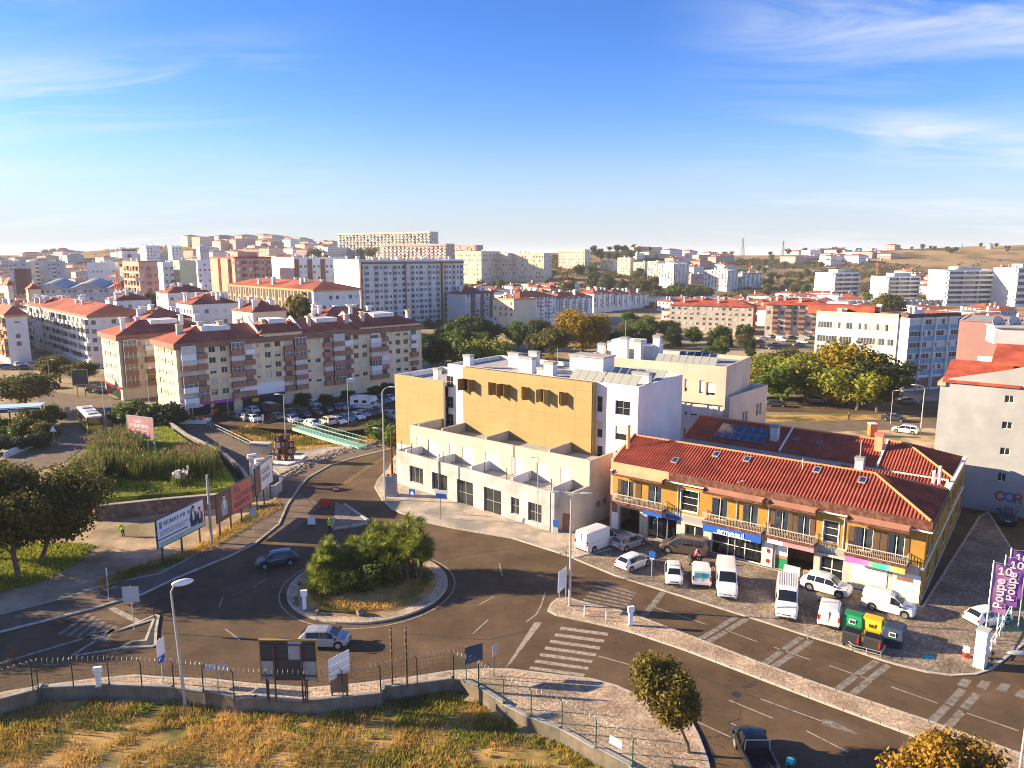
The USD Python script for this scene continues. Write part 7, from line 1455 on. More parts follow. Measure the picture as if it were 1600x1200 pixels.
cp=[(432,655,'saloon','grey','dark grey saloon at the left end of the front row'),(456,659,'saloon','white','white saloon beside the dark grey one in the front row'),(489,667,'hatchback','white','white hatchback at the end of the mint footbridge'),(512,663,'suv','beige','cream off roader in the front row'),(528,662,'estate','white','white estate car right of the cream off roader'),(541,658,'hatchback','blue','bright blue hatchback in the front row'),(557,655,'saloon','white','white saloon right of the blue hatchback'),(566,651,'saloon','silver','silver saloon behind the white one at the right of the front row'),(579,649,'hatchback','dark','dark hatchback right of the silver saloon'),(590,646,'suv','black','black car right of the dark hatchback'),(598,651,'saloon','dark','dark saloon left of the last silver car'),(612,653,'estate','silver','silver estate car at the right end of the front row'),(371,654,'hatchback','silver','silver hatchback, first of the trio at the left end of the car park'),(380,656,'estate','silver','silver estate, second of the trio at the left end of the car park'),(395,658,'saloon','white','white saloon, third of the trio at the left end of the car park'),(394,645,'hatchback','white','white hatchback behind the trio at the left of the car park'),(420,646,'panel_van','black','black van parked in front of the dark shop'),(457,649,'saloon','grey','grey saloon at the left end of the back row'),(474,651,'suv','black','black suv in the back row beside the grey saloon'),(493,648,'saloon','dark','dark saloon, third in the back row'),(509,644,'estate','black','black estate, fourth in the back row'),(523,641,'hatchback','navy','navy hatchback, fifth in the back row'),(534,640,'saloon','silver','silver saloon right of the navy hatchback'),(549,638,'hatchback','blue','light blue hatchback left of the camper'),(562,636,'estate','white','white estate just left of the camper'),(492,635,'hatchback','white','white hatchback between the first two clipped trees'),(527,630,'saloon','black','black saloon between the clipped trees'),(590,632,'hatchback','dark','dark hatchback right of the camper'),(598,629,'saloon','blue','blue saloon right of the camper'),(609,626,'saloon','white','white saloon at the right end of the back row'),(588,621,'hatchback','grey','grey hatchback behind the camper')]
for u,v,kd,co,lb in cp:
 p=G(u,v);car(kd,co,lb,p[0],p[1],a_row-PI/2+R.uniform(-.08,.08)+(PI if R.random()<.4 else 0),0,group=None)
for i,(u,v,kd,co,w)in enumerate([(1192,531,'saloon','white','white car nearest the right corner of the cream block'),(1187,537,'hatchback','red','red car in the yard right of the cream block'),(1205,528,'hatchback','silver','silver car in the yard, left of the van'),(1222,533,'small_van','white','white van in the yard right of the cream block'),(1238,530,'saloon','dark','dark car in the yard right of the white van'),(1255,536,'estate','white','white estate in the yard above the tree row'),(1248,541,'saloon','grey','grey car in the yard above the tree row'),(1266,530,'hatchback','silver','silver car beside the white office end wall'),(1212,541,'saloon','navy','navy car in the yard above the tree row'),(1198,545,'suv','dark','dark suv in the yard above the tree row'),(28,573,'hatchback','white','white car beside the white blocks at the left'),(40,577,'saloon','dark','dark car beside the white blocks at the left'),(52,572,'saloon','silver','silver car beside the white blocks at the left'),(12,577,'suv','grey','grey car nearest the left edge in the street'),(85,606,'saloon','black','black car under the street trees at the left'),(148,611,'estate','dark','dark car before the corner shop'),(162,613,'saloon','grey','grey car before the corner shop'),(676,559,'hatchback','white','white car in the shade right of the beige block'),(690,557,'saloon','silver','silver car in the shade right of the beige block'),(668,563,'saloon','dark','dark car in the shade right of the beige block')]):
 p=G(u,v);car(kd,co,w,p[0],p[1],R.choice((a_row,a_row-PI/2,.2))+R.uniform(-.1,.1),ground_at(*p)+.05)
p=G(232,644);car('small_van','white','white van with a blue front parked beside the market tent',p[0],p[1],-.2,0);
pk_=T('pickup_truck','black pickup truck with open bed seen from behind at the bottom edge','pickup',(*((G(1194,1228)+G(1160,1160))/2),0),0)
def pickup():
 a,b_=G(1200,1235),G(1164,1158);m_=(a+b_)/2;an=math.atan2(b_[1]-a[1],b_[0]-a[0]);pk_.loc=np.zeros(3);t=pk_
 UsdGeom.Xformable(pk_.prim).ClearXformOpOrder();UsdGeom.Xformable(pk_.prim).AddTranslateOp(opSuffix='at').Set(Gf.Vec3d(m_[0],m_[1],0));UsdGeom.Xformable(pk_.prim).AddRotateZOp().Set(math.degrees(an))
 S=dict(SPEC['suv']);bd_=M['car_black']
 b=B();st=[(.2,1.02,1.05,.92,.80),(.32,1.04,1.72,.93,.70),(.9,1.05,1.78,.94,.71),(1.3,1.04,1.72,.94,.70),(1.85,1.03,1.15,.93,.78),(2.0,1.0,1.08,.92,.78),(2.55,.92,.98,.88,.72),(2.68,.6,.64,.8,.62)]
 v=[];
 for x,zs,zt,ws_,wt in st:
  for sg in(1,-1):v+=[(x,sg*ws_*.95,.42),(x,sg*ws_,zs*.7),(x,sg*ws_,zs),(x,sg*wt,zt),(x,0,zt+.02)]
 f=[]
 for i in range(len(st)-1):
  for s_ in(0,5):
   for j in range(4):a_=i*10+s_+j;f.append([a_,a_+10,a_+11,a_+1])
 b.add(v,f);b.box(.21,2.6,-.85,.85,.42,.9);b.build('cab',bd_,t,smooth=30)
 b=B();b.box(-2.6,.18,-.93,-.80,.45,1.06).box(-2.6,.18,.80,.93,.45,1.06).box(-2.6,-2.5,-.79,.79,.45,1.06).box(-2.49,.18,-.79,.79,.5,.62).box(.06,.18,-.79,.79,.63,1.05);b.build('cargo_bed',bd_,t)
 b=B();[b.box(-2.4,.0,-.7+i*.2,-.64+i*.2,.625,.65)for i in range(8)];b.build('bed_liner',M['blackplastic'],t)
 B().box(-2.62,-2.5,-.9,.9,1.063,1.1).build('tailgate_rail',M['steel'],t);b=B();b.path([(-.05,-.8,1.06),(-.05,-.76,1.78),(-.05,.76,1.78),(-.05,.8,1.06)],.035,6);b.build('roll_bar',M['steel'],t)
 B().par((.255,-.62,1.15),(.06,0,.5),(0,1.24,0),(-.02,0,.0001+.002)).build('rear_window',M['carglass'],t)
 for sg in(1,-1):
  B().quad((.5,sg*.935,1.08),(1.55,sg*.93,1.08),(1.25,sg*.74,1.68),(.5,sg*.735,1.7)).build('side_window',M['carglass'],t);B().box(-2.615,-2.5,sg*.9-.06 if sg>0 else-.94,sg*.94 if sg>0 else-.84,.68,1.0).build('tail_light',M['redlamp'],t);B().box(1.6,1.78,sg*.95-.02,sg*1.12,1.05,1.25).build('mirror',M['blackplastic'],t)
  for w in(-1.5,1.6):wh=B().tube((w,sg*.72,.38),(w,sg*.93,.38),.38,k=18).build('wheel',M['black'],t);B().tube((w,sg*.925,.38),(w,sg*.945,.38),.25,k=14).build('rim',M['rim'],wh)
 B().quad((1.32,-.62,1.7),(1.83,-.7,1.2),(1.83,.7,1.2),(1.32,.62,1.7)).build('windscreen',M['carglass'],t)
 B().box(-2.72,-2.6,-.85,.85,.45,.6).build('bumper',M['steel'],t);B().box(-2.73,-2.72,-.26,.26,.62,.72).build('number_plate',M['plate'],t)
pickup()
p=G(572,639);cmp_=T('camper','white motorhome parked in the back row of the car park','camper',(*p,0),a_row-PI/2-.9+PI/2)
def local_thing(t,fn):
 loc,rot=t.loc,t.rot;t.loc,t.rot=np.zeros(3),0.0;fn(t);t.loc,t.rot=loc,rot
def camper(t):
 b=B();b.box(-3.1,1.3,-1.1,1.1,.5,2.85).par((1.3,-1.1,1.9),(1.0,0,.0),(0,2.2,0),(-.35,0,.9));b.build('body',M['car_white'],t)
 b=B();m_=trimesh.creation.extrude_polygon(Polygon([(1.3,.4),(3.0,.4),(3.05,.95),(2.3,1.15),(1.75,1.88),(1.3,1.88)]),1.9,engine='earcut');v=m_.vertices;b.add(np.column_stack([v[:,0],v[:,2]-.95,v[:,1]]),m_.faces);b.build('cab',M['car_white'],t)
 B().par((2.29,-.85,1.17),(-.53,0,.68),(0,1.7,0),(.02,0,.015)).build('windscreen',M['carglass'],t)
 for sg in(1,-1):
  B().box(-2.2,-1.3,sg*1.1-.01,sg*1.1+.015,1.5,2.1).build('side_window',M['carglass'],t);B().box(-.4,.5,sg*1.1-.01,sg*1.1+.015,1.5,2.1).build('side_window',M['carglass'],t);B().box(1.4,2.0,sg*.95-.01,sg*.95+.012,1.2,1.7).build('side_window',M['carglass'],t);B().box(-3.0,1.2,sg*1.1-.008,sg*1.1+.012,.95,1.1).build('stripe',M['blue'],t)
  for w in(-1.9,2.2):B().tube((w,sg*.78,.33),(w,sg*1.0,.33),.33,k=16).build('wheel',M['black'],t)
 B().box(-1.5,-.6,-.4,.4,2.853,3.0).build('roof_hatch',M['signwhite'],t)
local_thing(cmp_,camper)
a,b_=G(126,650),G(150,676);an=math.atan2(b_[1]-a[1],b_[0]-a[0]);p=b_-(b_-a)/np.linalg.norm(b_-a)*6
bus=T('bus','yellow city bus with white roof driving round the left bend','bus',(*p,0),an)
def bus_build(t):
 B().box(-6,6,-1.25,1.25,.35,1.25).build('lower_body',M['yellow'],t);B().box(-6,5.98,-1.23,1.23,1.253,2.85).build('upper_body',M['framedark'],t)
 B().box(-6,5.9,-1.25,1.25,2.853,3.1).build('roof',M['signwhite'],t)
 for sg in(1,-1):
  for i in range(6):B().box(-5.6+i*1.85,-4.0+i*1.85,sg*1.235-.01,sg*1.235+.012,1.4,2.6).build('side_window',M['carglass'],t)
  for w in(-3.2,3.4):wh=B().tube((w,sg*1.0,.48),(w,sg*1.27,.48),.48,k=18).build('wheel',M['black'],t);B().tube((w,sg*1.26,.48),(w,sg*1.29,.48),.26,k=12).build('rim',M['rim'],wh)
  B().box(6.0,6.05,sg*.95-.18,sg*.95+.18,.65,.9).build('headlight',M['lamp'],t);B().box(5.9,6.2,sg*1.3-.08,sg*1.3+.08,2.0,2.5).build('mirror',M['framedark'],t)
 B().box(5.98,6.03,-1.12,1.12,1.35,2.5).build('windscreen',M['carglass'],t);B().box(5.985,6.04,-.9,.9,2.55,2.82).build('destination_board',M['orange'],t);B().box(6.003,6.03,-1.2,1.2,.42,.6).build('bumper',M['framedark'],t)
 B().box(6.003,6.025,-1.2,1.2,.92,1.34).build('front_panel',M['yellow'],t)
 for x in(-3.5,.5,3.0):B().box(x-.9,x+.9,-.75,.75,3.103,3.35).build('roof_unit',M['fargrey'],t)
local_thing(bus,bus_build)
p=G(1088,880,P6);sc=T('scooter','small dark scooter beside the brown minivan','scooter',(*p,P6),math.atan2(*(G(1102,868)-G(1082,874))[::-1]))
def scooter(t):
 for x in(-.62,.62):wh=B().tube((x,-.06,.25),(x,.06,.25),.25,k=16).build('wheel',M['black'],t);B().tube((x,-.07,.25),(x,.07,.25),.13,k=10).build('rim',M['rim'],wh)
 b=B();m_=trimesh.creation.extrude_polygon(Polygon([(-.75,.42),(-.8,.72),(-.1,.74),(0,.35),(.3,.3),(.45,.9),(.56,.92),(.5,.25),(-.2,.2),(-.5,.3)]),.3,engine='earcut');v=m_.vertices;b.add(np.column_stack([v[:,0],v[:,2]-.15,v[:,1]]),m_.faces);b.build('body',M['blackplastic'],t)
 B().box(-.78,-.1,-.14,.14,.743,.8).build('seat',M['black'],t);B().path([(.48,-.3,1.02),(.5,0,.95),(.48,.3,1.02)],.02,6).build('handlebar',M['steel'],t);B().box(.55,.62,-.09,.09,.78,.92).build('headlight',M['lamp'],t);B().box(-1.05,-.72,-.2,.2,.8,1.15).build('top_box',M['blackplastic'],t)
local_thing(sc,scooter)
# fence wall, fences
def zt(u,v,y):return AT(u,v,y)[2]
fw=T('fence_wall','low weathered concrete retaining wall between the pavement and the dry lot','wall',(*WALL[8],0))
for a,b_ in zip(WALL[:-1],WALL[1:]):
 fr=frame(b_,a)if False else frame(a,b_);L=flen(a,b_);h=.18+R.choice((0,0,.15))
 B().fb(fr,-.06,L+.06,-1.4,h,-.02,.24).build('wall_section',M['wallconc'],fw);B().fb(fr,-.08,L+.08,h+.003,h+.07,-.05,.27).build('coping',M['concrete'],fw)
FP=[(-60,1104),(-4,1097),(52,1079),(60,1076),(115,1073),(171,1071),(222,1073),(272,1075),(318,1081),(366,1091),(418,1093),(478,1095),(536,1089),(595,1083),(652,1068),(709,1060)]
FQ=[(709,1060),(748,1076),(787,1100),(830,1121),(878,1139),(931,1168),(988,1199),(1050,1240)]
def fence(name,label,px,m,H_=2.05):
 t=T(name,label,'fence',(*G(*px[0],.4),.3));ps=[np.array([*G(u,v,.4),.38])for u,v in px]
 for p in ps:B().tube(p,p+(0,0,H_),.045,k=6).tube(p+(0,0,H_),p+(-.14,-.12,H_+.28),.035,k=5).build('post',m,t)
 b=B()
 for p,q in zip(ps[:-1],ps[1:]):
  for k in range(7):z=np.array([0,0,.1+k*(H_-.1)/6]);b.tube(p+z,q+z,.009,k=3,caps=False)
  n=int(np.linalg.norm(q-p)/.45)
  for i in range(n):r_=p+(q-p)*(i+.5)/n;b.tube(r_+(0,0,.1),r_+(0,0,H_),.005,k=3,caps=False)
 b.build('wire_mesh',m,t,kind='stuff')
 b=B()
 for p,q in zip(ps[:-1],ps[1:]):
  L=np.linalg.norm(q-p);n=int(L*22);tt=np.linspace(0,1,n);d=(q-p)/L;s=np.array([-d[1],d[0],0])
  pts=p+(q-p)*tt[:,None]+(.27*np.cos(tt*L/.38*6.28))[:,None]*s+(H_+.12+.27*np.sin(tt*L/.38*6.28))[:,None]*np.array([0,0,1.0])
  for i in range(n-1):b.tube(pts[i],pts[i+1],.007,k=3,caps=False)
 b.build('razor_wire',M['razor'],t,kind='stuff')
fence('wire_fence','dark wire fence with coiled razor wire on the wall along the roundabout',FP,M['fencedark'])
fence('wire_fence','green wire fence running down to the bottom edge beside the cobbled pavement',FQ,M['fencegreen'])
p=G(950,1180,.4);t=T('notice_board','small blank white board hung on the green fence','sign',(*p,1.6));fr=frame(p,G(985,1198,.4));B().fb(fr,.1,1.0,1.3,1.85,-.03,.0).build('board',M['signwhite'],t);B().fb(fr,.2,.9,1.86,1.9,-.02,-.005).build('wire_tie',M['steel'],t)
# lamps and poles
def lamp(label,base,h,arm=(1.0,0,.3),heads=1,m='pole',z=0.0,r=.09,curve=False,bxy=None,top=None,name='street_lamp',hm='signwhite',hs=(.75,.3,.12)):
 p=np.array([*(G(*base,z)if bxy is None else bxy),z]);t=T(name,label,'street lamp',p);tp=p+(0,0,h)if top is None else np.asarray(top,float)
 B().tube(p,tp,r,r*.55,8).build('pole',M[m],t)
 for s in range(heads):
  a=np.array(arm,float)*(1,1,1)if s==0 else np.array([-arm[0],-arm[1],arm[2]]);L=np.linalg.norm(a[:2]);d=a/np.linalg.norm(a)
  if curve:pts=[tp+np.array([a[0]*(1-math.cos(x)),a[1]*(1-math.cos(x)),a[2]*math.sin(x)])for x in np.linspace(0,PI/2,6)]
  else:pts=[tp,tp+a]
  B().path(pts,r*.45,6).build('arm',M[m],t)
  an=math.atan2(a[1],a[0]);m_=trimesh.creation.icosphere(2,1.0);m_.apply_scale((hs[0]/1.7,hs[1]/1.7,hs[2]*.8));m_.apply_transform(trimesh.transformations.rotation_matrix(an,[0,0,1]));m_.apply_translation(pts[-1]+np.array([math.cos(an),math.sin(an),0])*hs[0]*.4)
  B().mesh(m_).build('lamp_head',M[hm],t,smooth=50)
 return t
p=G(290,1104,-1);lamp('leaning street lamp with white head rising out of the dry lot',None,0,(.25,.15,.55),bxy=p,z=-1.0,top=AT(267,925,p[1]+.2),r=.13,hs=(1.3,.5,.3))
lamp('tall curved street lamp at the kerb left of the gold building',(602,782),14.4,(1.0,.2,.9),curve=True,r=.12,m='steel')
lamp('short street lamp beside the tall curved one',(601,735),6.5,(-.9,0,.1),r=.07)
lamp('white double armed lamp post on the nose of the long traffic island',(890,948),10.9,(1.0,-.15,.12),2,m='steel',r=.13,hs=(1.0,.36,.1),hm='signgrey')
lamp('slim straight mast with tiny head before the grey stone shop front',(840,831),9.0,(-.5,.1,.02),r=.06,hs=(.4,.14,.06),hm='framegrey')
lamp('slim pale lamp column before the blue lettered shop',(1147,873),8.6,(.3,0,.05),r=.07,m='steel',hs=(.4,.14,.06))
lamp('street lamp with flat grey head at the bottom right edge',(1592,1215),8.3,(-.7,0,.12),r=.09,m='steel',hs=(1.0,.4,.14),hm='signgrey')
lamp('lamp post behind the letter sculpture',(447,700),9.2,(-.6,0,.05),r=.09,m='steel',hs=(.9,.34,.12))
lamp('tall curved lamp on the slip road behind the back house',(1438,676),8.0,(-1.6,.2,.9),curve=True,r=.09,m='steel')
lamp('slim lamp on the verge below the street trees, left of the curved one',(1391,662),6.5,(.5,0,.05),r=.06,m='steel')
lamp('lamp post before the magenta shop signs',(357,651),8.5,(.6,0,.05),r=.07);lamp('lamp post in the middle of the car park',(545,664),9.0,(.6,0,.05),r=.07,m='steel')
lamp('lamp post before the corner block with the red awning',(234,642),9.0,(.6,0,.05),r=.07);lamp('lamp post beside the bus, rising from the reeds',(166,672),12,(.8,0,.05),r=.08,m='steel');lamp('lamp post at the street corner below the dark street trees',(82,634),10,(.8,0,.05),r=.08)
p=G(331,850);t=T('concrete_pole','plain grey pole without lamp between the two big billboards','pole',(*p,0));B().tube((*p,0),(*p,8.0),.17,.12,10).build('shaft',M['pole'],t);B().tube((*p,8.0),(*p,8.08),.14,k=10).build('cap',M['concrete'],t)
bx=G(611,775);t=T('concrete_block','tall rough concrete block holding a brown pole at the corner of the grey shop front','concrete block',(*bx,0));B().poly(Polygon([bx+(-.75,-.5),bx+(.75,-.65),bx+(.8,.6),bx+(-.7,.7)]),0,2.9).build('block',M['concrete'],t);B().poly(Polygon([bx+(-.85,-.6),bx+(.85,-.75),bx+(.9,.7),bx+(-.8,.8)]),0.002,.35).build('foot',M['concrete'],t);b=B();[b.obox((bx[0]+R.uniform(-.5,.5),bx[1]+R.uniform(-.4,.4),2.9),(.3,.25,.2),R.random())for _ in range(5)];b.build('loose_bricks',M['terracotta'],t)
p=bx+(.2,.2);t=T('timber_pole','brown timber pole standing in the concrete block','pole',(*p,0));B().tube((*p,2.9),(*p,9.4),.16,.12,8).build('shaft',M['rust'],t)
for u,w in((613,'left'),(636,'right')):
 p=G(u,1071,.13);t=T('rusty_post','tall rusty steel post by the fence, %s one of two'%w,'post',(*p,.1));H3=zt(u,979,p[1]);B().tube((*p,.1),(*p,H3),.075,k=8).build('shaft',M['rust'],t);b=B();[b.tube((*p,H3-.3-i*.55),(*p,H3-.2-i*.55),.085,k=8)for i in range(4)];b.build('pale_flakes',M['concrete'],t)
 # signs
def sign(name,label,base,panels,m='signwhite',z=.12,post='pole',lean=(0,0),cat='road sign',back=None):
 """panels: (centre offset along the sign, bottom, top, width, facing angle, material)"""
 p=np.array([*G(*base,z),z]);t=T(name,label,cat,p);H_=max(x[2]for x in panels);B().tube(p,p+(lean[0],lean[1],H_+.05),.04,k=6).build('post',M[post],t)
 for off,z0,z1,w,an,mm in panels:
  d=np.array([math.cos(an),math.sin(an),0]);n=np.array([d[1],-d[0],0]);o=p+d*(off-w/2)+n*.045+np.array([lean[0]*z1/H_,lean[1]*z1/H_,z0])
  B().par(o,d*w,n*.025,(0,0,z1-z0)).build('panel',M[mm],t)
 return t,p
t,p=sign('direction_sign','large white direction sign on two posts at the nose of the traffic island',(874,952),[(.3,1.75,3.7,1.5,1.05,'signwhite')]);q=p+np.array([.75,1.3,0])*.9;B().tube(q,q+(0,0,3.7),.04,k=6).build('post',M['pole'],t)
sign('road_sign','grey back of a wide sign on the left splitter island',(210,984),[(0,2.6,4.0,1.25*1.1,.08,'signgrey')]);sign('road_sign','narrow blue edged sign by the pavement at the left, seen edge on',(255,1067),[(0,2.3,3.6,.75,1.25,'signwhite'),(0,1.7,2.25,.6,1.2,'blue')])
t,p=sign('road_sign','low white double arrow sign behind the fence left of the grey billboard',(342,1086),[(-.42,2.0,2.5,.75,.05,'signgrey'),(.42,2.0,2.5,.75,.05,'signgrey')]);sign('road_sign','triple white panel sign beside the grey back of the billboard',(529,1088),[(.12,2.75,3.3,1.9,.9,'signwhite'),(.12,2.15,2.7,1.9,.9,'signwhite'),(.12,1.6,2.1,1.9,.9,'signwhite')],post='steel')
sign('road_sign','small white sign on a green post right of the fence corner',(772,1056),[(0,1.7,2.6,.55,1.0,'signgrey')],post='fencegreen');t,p=sign('road_sign','wide blue backed sign on two posts by the fence corner',(729,1066),[(.6,1.5,2.9,1.5,.5,'navy')]);q=p+(.95,.55,0);B().tube(q,q+(0,0,2.8),.04,k=6).build('post',M['pole'],t)
sign('road_sign','blue round arrow sign at the edge of the parking bay',(1018,902),[(0,2.1,2.75,.65,-.5,'blue'),(0,1.95,2.05,.45,-.5,'signwhite')]);sign('road_sign','blue sign at the corner of the grey shop front',(868,864),[(0,3.0,3.8,.6,-.5,'blue'),(0,2.3,2.95,.6,-.5,'signgrey')])
t,p=sign('crossing_sign','blue pedestrian crossing sign on the paved corner',(645,801),[(0,2.3,3.1,.85,-.4,'blue')]);d=np.array([math.cos(-.4),math.sin(-.4),0]);n=np.array([d[1],-d[0],0]);c=p+n*.075+(0,0,2.42);B().add([c-d*.3,c+d*.3,c+(0,0,.5)],[[0,1,2]]).build('white_triangle',M['signwhite'],t)
sign('direction_sign','white arrow sign above a blue one on the paved corner',(689,811),[(.1,3.3,3.75,1.7,-.25,'signwhite'),(0,2.7,3.2,1.2,-.25,'blue')],post='framedark')
t,p=sign('warning_sign','white triangular sign on the curved left pavement',(85,690),[(0,1.9,2.0,.3,0,'signwhite')]);c=p+(0,-.06,1.8);B().add([c+(-.6,0,0),c+(.6,0,0),c+(0,0,1.05)],[[0,1,2]]).add([c+(-.6,.03,0),c+(.6,.03,0),c+(0,.03,1.05)],[[0,2,1]]).build('triangle',M['signwhite'],t)
sign('road_sign','white sign beside the back of the bus',(108,662),[(0,2.4,3.3,.9,.1,'signgrey')]);sign('road_sign','blue arrow sign right of the bus',(172,656),[(0,1.6,2.5,.9,.1,'blue')]);sign('road_sign','teal sign board beside the market tent',(244,656),[(0,1.8,3.2,1.3,.2,'cyan')]);sign('road_sign','no entry sign before the corner shop',(172,628),[(0,1.9,2.6,.7,.3,'redlamp')]);sign('road_sign','red sign before the beige block end wall',(249,632),[(0,1.9,2.6,.7,.3,'redlamp')]);sign('road_sign','thin pale post beside the left pavement kerb',(170,936),[(0,2.3,3.1,.1,1.2,'signwhite')]);sign('road_sign','pale blue sign on a post below the coral billboard',(397,832),[(0,2.0,3.0,.8,.9,'signgrey')]);sign('road_sign','white sign in the car park beside the white saloon',(411,662),[(0,.6,1.8,.35,.4,'signwhite')])
def bollard(label,base,h=1.25,z=.12,w=.34):
 p=np.array([*G(*base,z),z]);t=T('lit_bollard',label,'bollard',p);B().obox(p,(w,w*.7,h),.2).build('body',M['signwhite'],t);B().obox(p+(0,0,h+.003),(w*1.7,w*.8,h*.42),.2).build('head',M['signwhite'],t);B().obox(p-(0,0,.02),(w*1.3,w,.08),.2).build('foot',M['concrete'],t)
bollard('white keep right bollard on the long traffic island',(985,977));bollard('white keep right bollard on the planted island',(476,952),1.3,.3);bollard('white keep right bollard on the south pavement at the left',(155,1072),1.1)
for u,v,w in((913,962,'left'),(947,970,'right')):p=np.array([*G(u,v,.12),.12]);t=T('short_post','short thin white post on the traffic island, %s one of two'%w,'post',p);B().tube(p,p+(0,0,.95),.045,k=8).build('post',M['signwhite'],t);B().tube(p+(0,0,.96),p+(0,0,1.02),.055,k=8).build('cap',M['pole'],t)
for u,v,w in((22,1033,'on the left approach'),(241,968,'on the left splitter island')):p=np.array([*G(u,v),0]);t=T('marker_post','thin dark marker post '+w,'post',p);B().tube(p,p+(0,0,1.1),.06,k=8).build('post',M['rust'],t);B().tube(p+(0,0,.85),p+(0,0,.98),.065,k=8).build('reflector',M['redlamp'],t)
# billboards
def board(label,a,b_,z0,z1,m,legs,leg='framedark',name='billboard',z=0.0,frame_m='framedark'):
 """a, b_: ground points below its two ends"""
 A_,B_=G(*a,z),G(*b_,z);fr=frame(A_,B_);L=flen(A_,B_);t=T(name,label,'billboard',(*((A_+B_)/2),z))
 s=B().fb(fr,0,L,z0,z1,-.12,0).build('panel',M[m],t);b=B();b.fb(fr,-.08,0,z0-.08,z1+.08,-.14,.03).fb(fr,L,L+.08,z0-.08,z1+.08,-.14,.03).fb(fr,0,L,z1,z1+.08,-.14,.03).fb(fr,0,L,z0-.08,z0,-.14,.03);b.build('frame',M[frame_m],t)
 for f in legs:p=fr[0]+fr[1]*L*f-fr[2]*.2;B().obox((p[0],p[1],z),(.14,.14,z1-z-.2),math.atan2(fr[1][1],fr[1][0])).build('leg',M[leg],t)
 return t,fr,L,s
def figure_print(fr,s,z,h,suit,skin,hair,n,t,par):
 b=B();o,d,nn=fr
 def flat(pg,m,nm,k):
  mm=trimesh.creation.extrude_polygon(pg,.004,engine='earcut');v=mm.vertices;B().add(o+v[:,:1]*d+v[:,1:2]*np.array([0,0,1.0])+(v[:,2:]+n+k*.005)*nn,mm.faces).build(nm,M[m],par)
 f=lambda pts:Polygon([(s+x*h,z+y*h)for x,y in pts])
 flat(f([(-.2,0),(.2,0),(.24,.35),(.2,.62),(.07,.72),(-.07,.72),(-.2,.62),(-.24,.35)]),suit,'printed_suit',0);flat(f([(-.05,.3),(.05,.3),(.07,.7),(-.07,.7)]),'signwhite','printed_shirt',1);flat(Point(s,z+.83*h).buffer(.09*h),skin,'printed_face',1);flat(Point(s,z+.88*h).buffer(.095*h).intersection(sbox(s-h,z+.86*h,s+h,z+h)),hair,'printed_hair',2)
M['skin']=mat('skin',(.50,.29,.20),None,rough=.6);M['hair']=mat('dark_hair',(.03,.02,.015),None,rough=.6)
t,fr,L,s=board('white estate agency billboard with two people on it beside the dirt lot',(250,885),(322,846),1.95,5.0,'signwhite',(.1,.5,.9),frame_m='navy')
b=B();text(b,fr,L*.13,4.12,.004,'RE/MAX PR  ME',L*.062,.006);b.build('lettering',M['navy'],s);b=B();text(b,fr,L*.05,3.42,.004,'VENDEMOS MAIS DO QUE CASAS,',L*.034,.006);text(b,fr,L*.05,3.12,.004,'REALIZAMOS SONHOS',L*.034,.006);b.build('lettering',M['framegrey'],s)
B().fb(fr,.02,L*.62,2.72,2.85,.003,.008).build('printed_band',M['navy'],s);B().fb(fr,.02,L*.97,1.97,2.5,.003,.007).build('printed_band',mat('mint_print',(.45,.62,.50)),s);b=B();text(b,fr,L*.05,2.12,.008,'969 697 670   900 990',.22,.006);b.build('lettering',M['framegrey'],s)
o,d,nn=fr;c=o+d*L*.075+nn*.006+np.array([0,0,4.2])
for zz,m_ in((.24,'redlamp'),(.08,'signwhite'),(-.08,'blue')):B().tube(c+(0,0,zz),c+nn*.01+(0,0,zz),.2,k=14).build('balloon_emblem',M[m_],s)
figure_print(fr,L*.76,2.5,2.4,'navy','skin','hair',.006,t,s);figure_print(fr,L*.9,2.45,2.0,'framedark','skin','hair',.022,t,s)
t,fr,L,s=board('coral billboard with black lettering and a dark photo at its left',(342,842),(397,806),1.9,5.2,'coral',(.08,.38,.68,.95))
b=B();text(b,fr,L*.46,4.3,.004,'EU,',.62,.006);text(b,fr,L*.50,3.35,.004,'LEITAO DE',.58,.006);text(b,fr,L*.46,2.4,.004,'BARROS',.62,.006);b.build('lettering',M['framedark'],s)
B().fb(fr,.02,L*.4,1.92,5.18,.003,.008).build('printed_photo',M['brownpanel'],s);figure_print(fr,L*.2,2.3,2.7,'signgrey','signwhite','framedark',.01,t,s)
t,fr,L,s=board('grey white lettered billboard nearest the letter sculpture',(402,800),(428,776),2.2,5.6,'signwhite',(.1,.5,.9));B().fb(fr,.02,L*.3,2.22,5.58,.003,.008).build('printed_photo',M['brownpanel'],s)
b=B();text(b,fr,L*.34,4.2,.004,'SOUSA',.62,.006);text(b,fr,L*.34,3.3,.004,'ESCOLA',.55,.006);b.build('lettering',M['framedark'],s)
t,fr,L,s=board('dusty pink billboard on four legs above the reeds',(202,700),(242,706),3.6,7.0,'pinkboard',(.3,.5,.7,.97),leg='signwhite',z=1.6,frame_m='signgrey')
b=B();text(b,fr,L*.25,6.0,.004,'Tudo',.5,.006);text(b,fr,L*.12,5.3,.004,'o que tens.',.6,.006);text(b,fr,L*.2,4.7,.004,'aqui mesmo ao lado',.26,.006);b.build('lettering',M['signwhite'],s)
board('dark advertising board on two posts beside the corner block',(116,622),(140,620),3.0,6.4,'framedark',(.25,.75),frame_m='signgrey')
A_,B_=G(411,1096,.1),G(497,1097,.1);fr=frame(B_,A_);L=flen(A_,B_);t=T('billboard','back of a large grey billboard with yellow frame behind the fence','billboard',(*((A_+B_)/2),0));sd=frame(A_,B_)
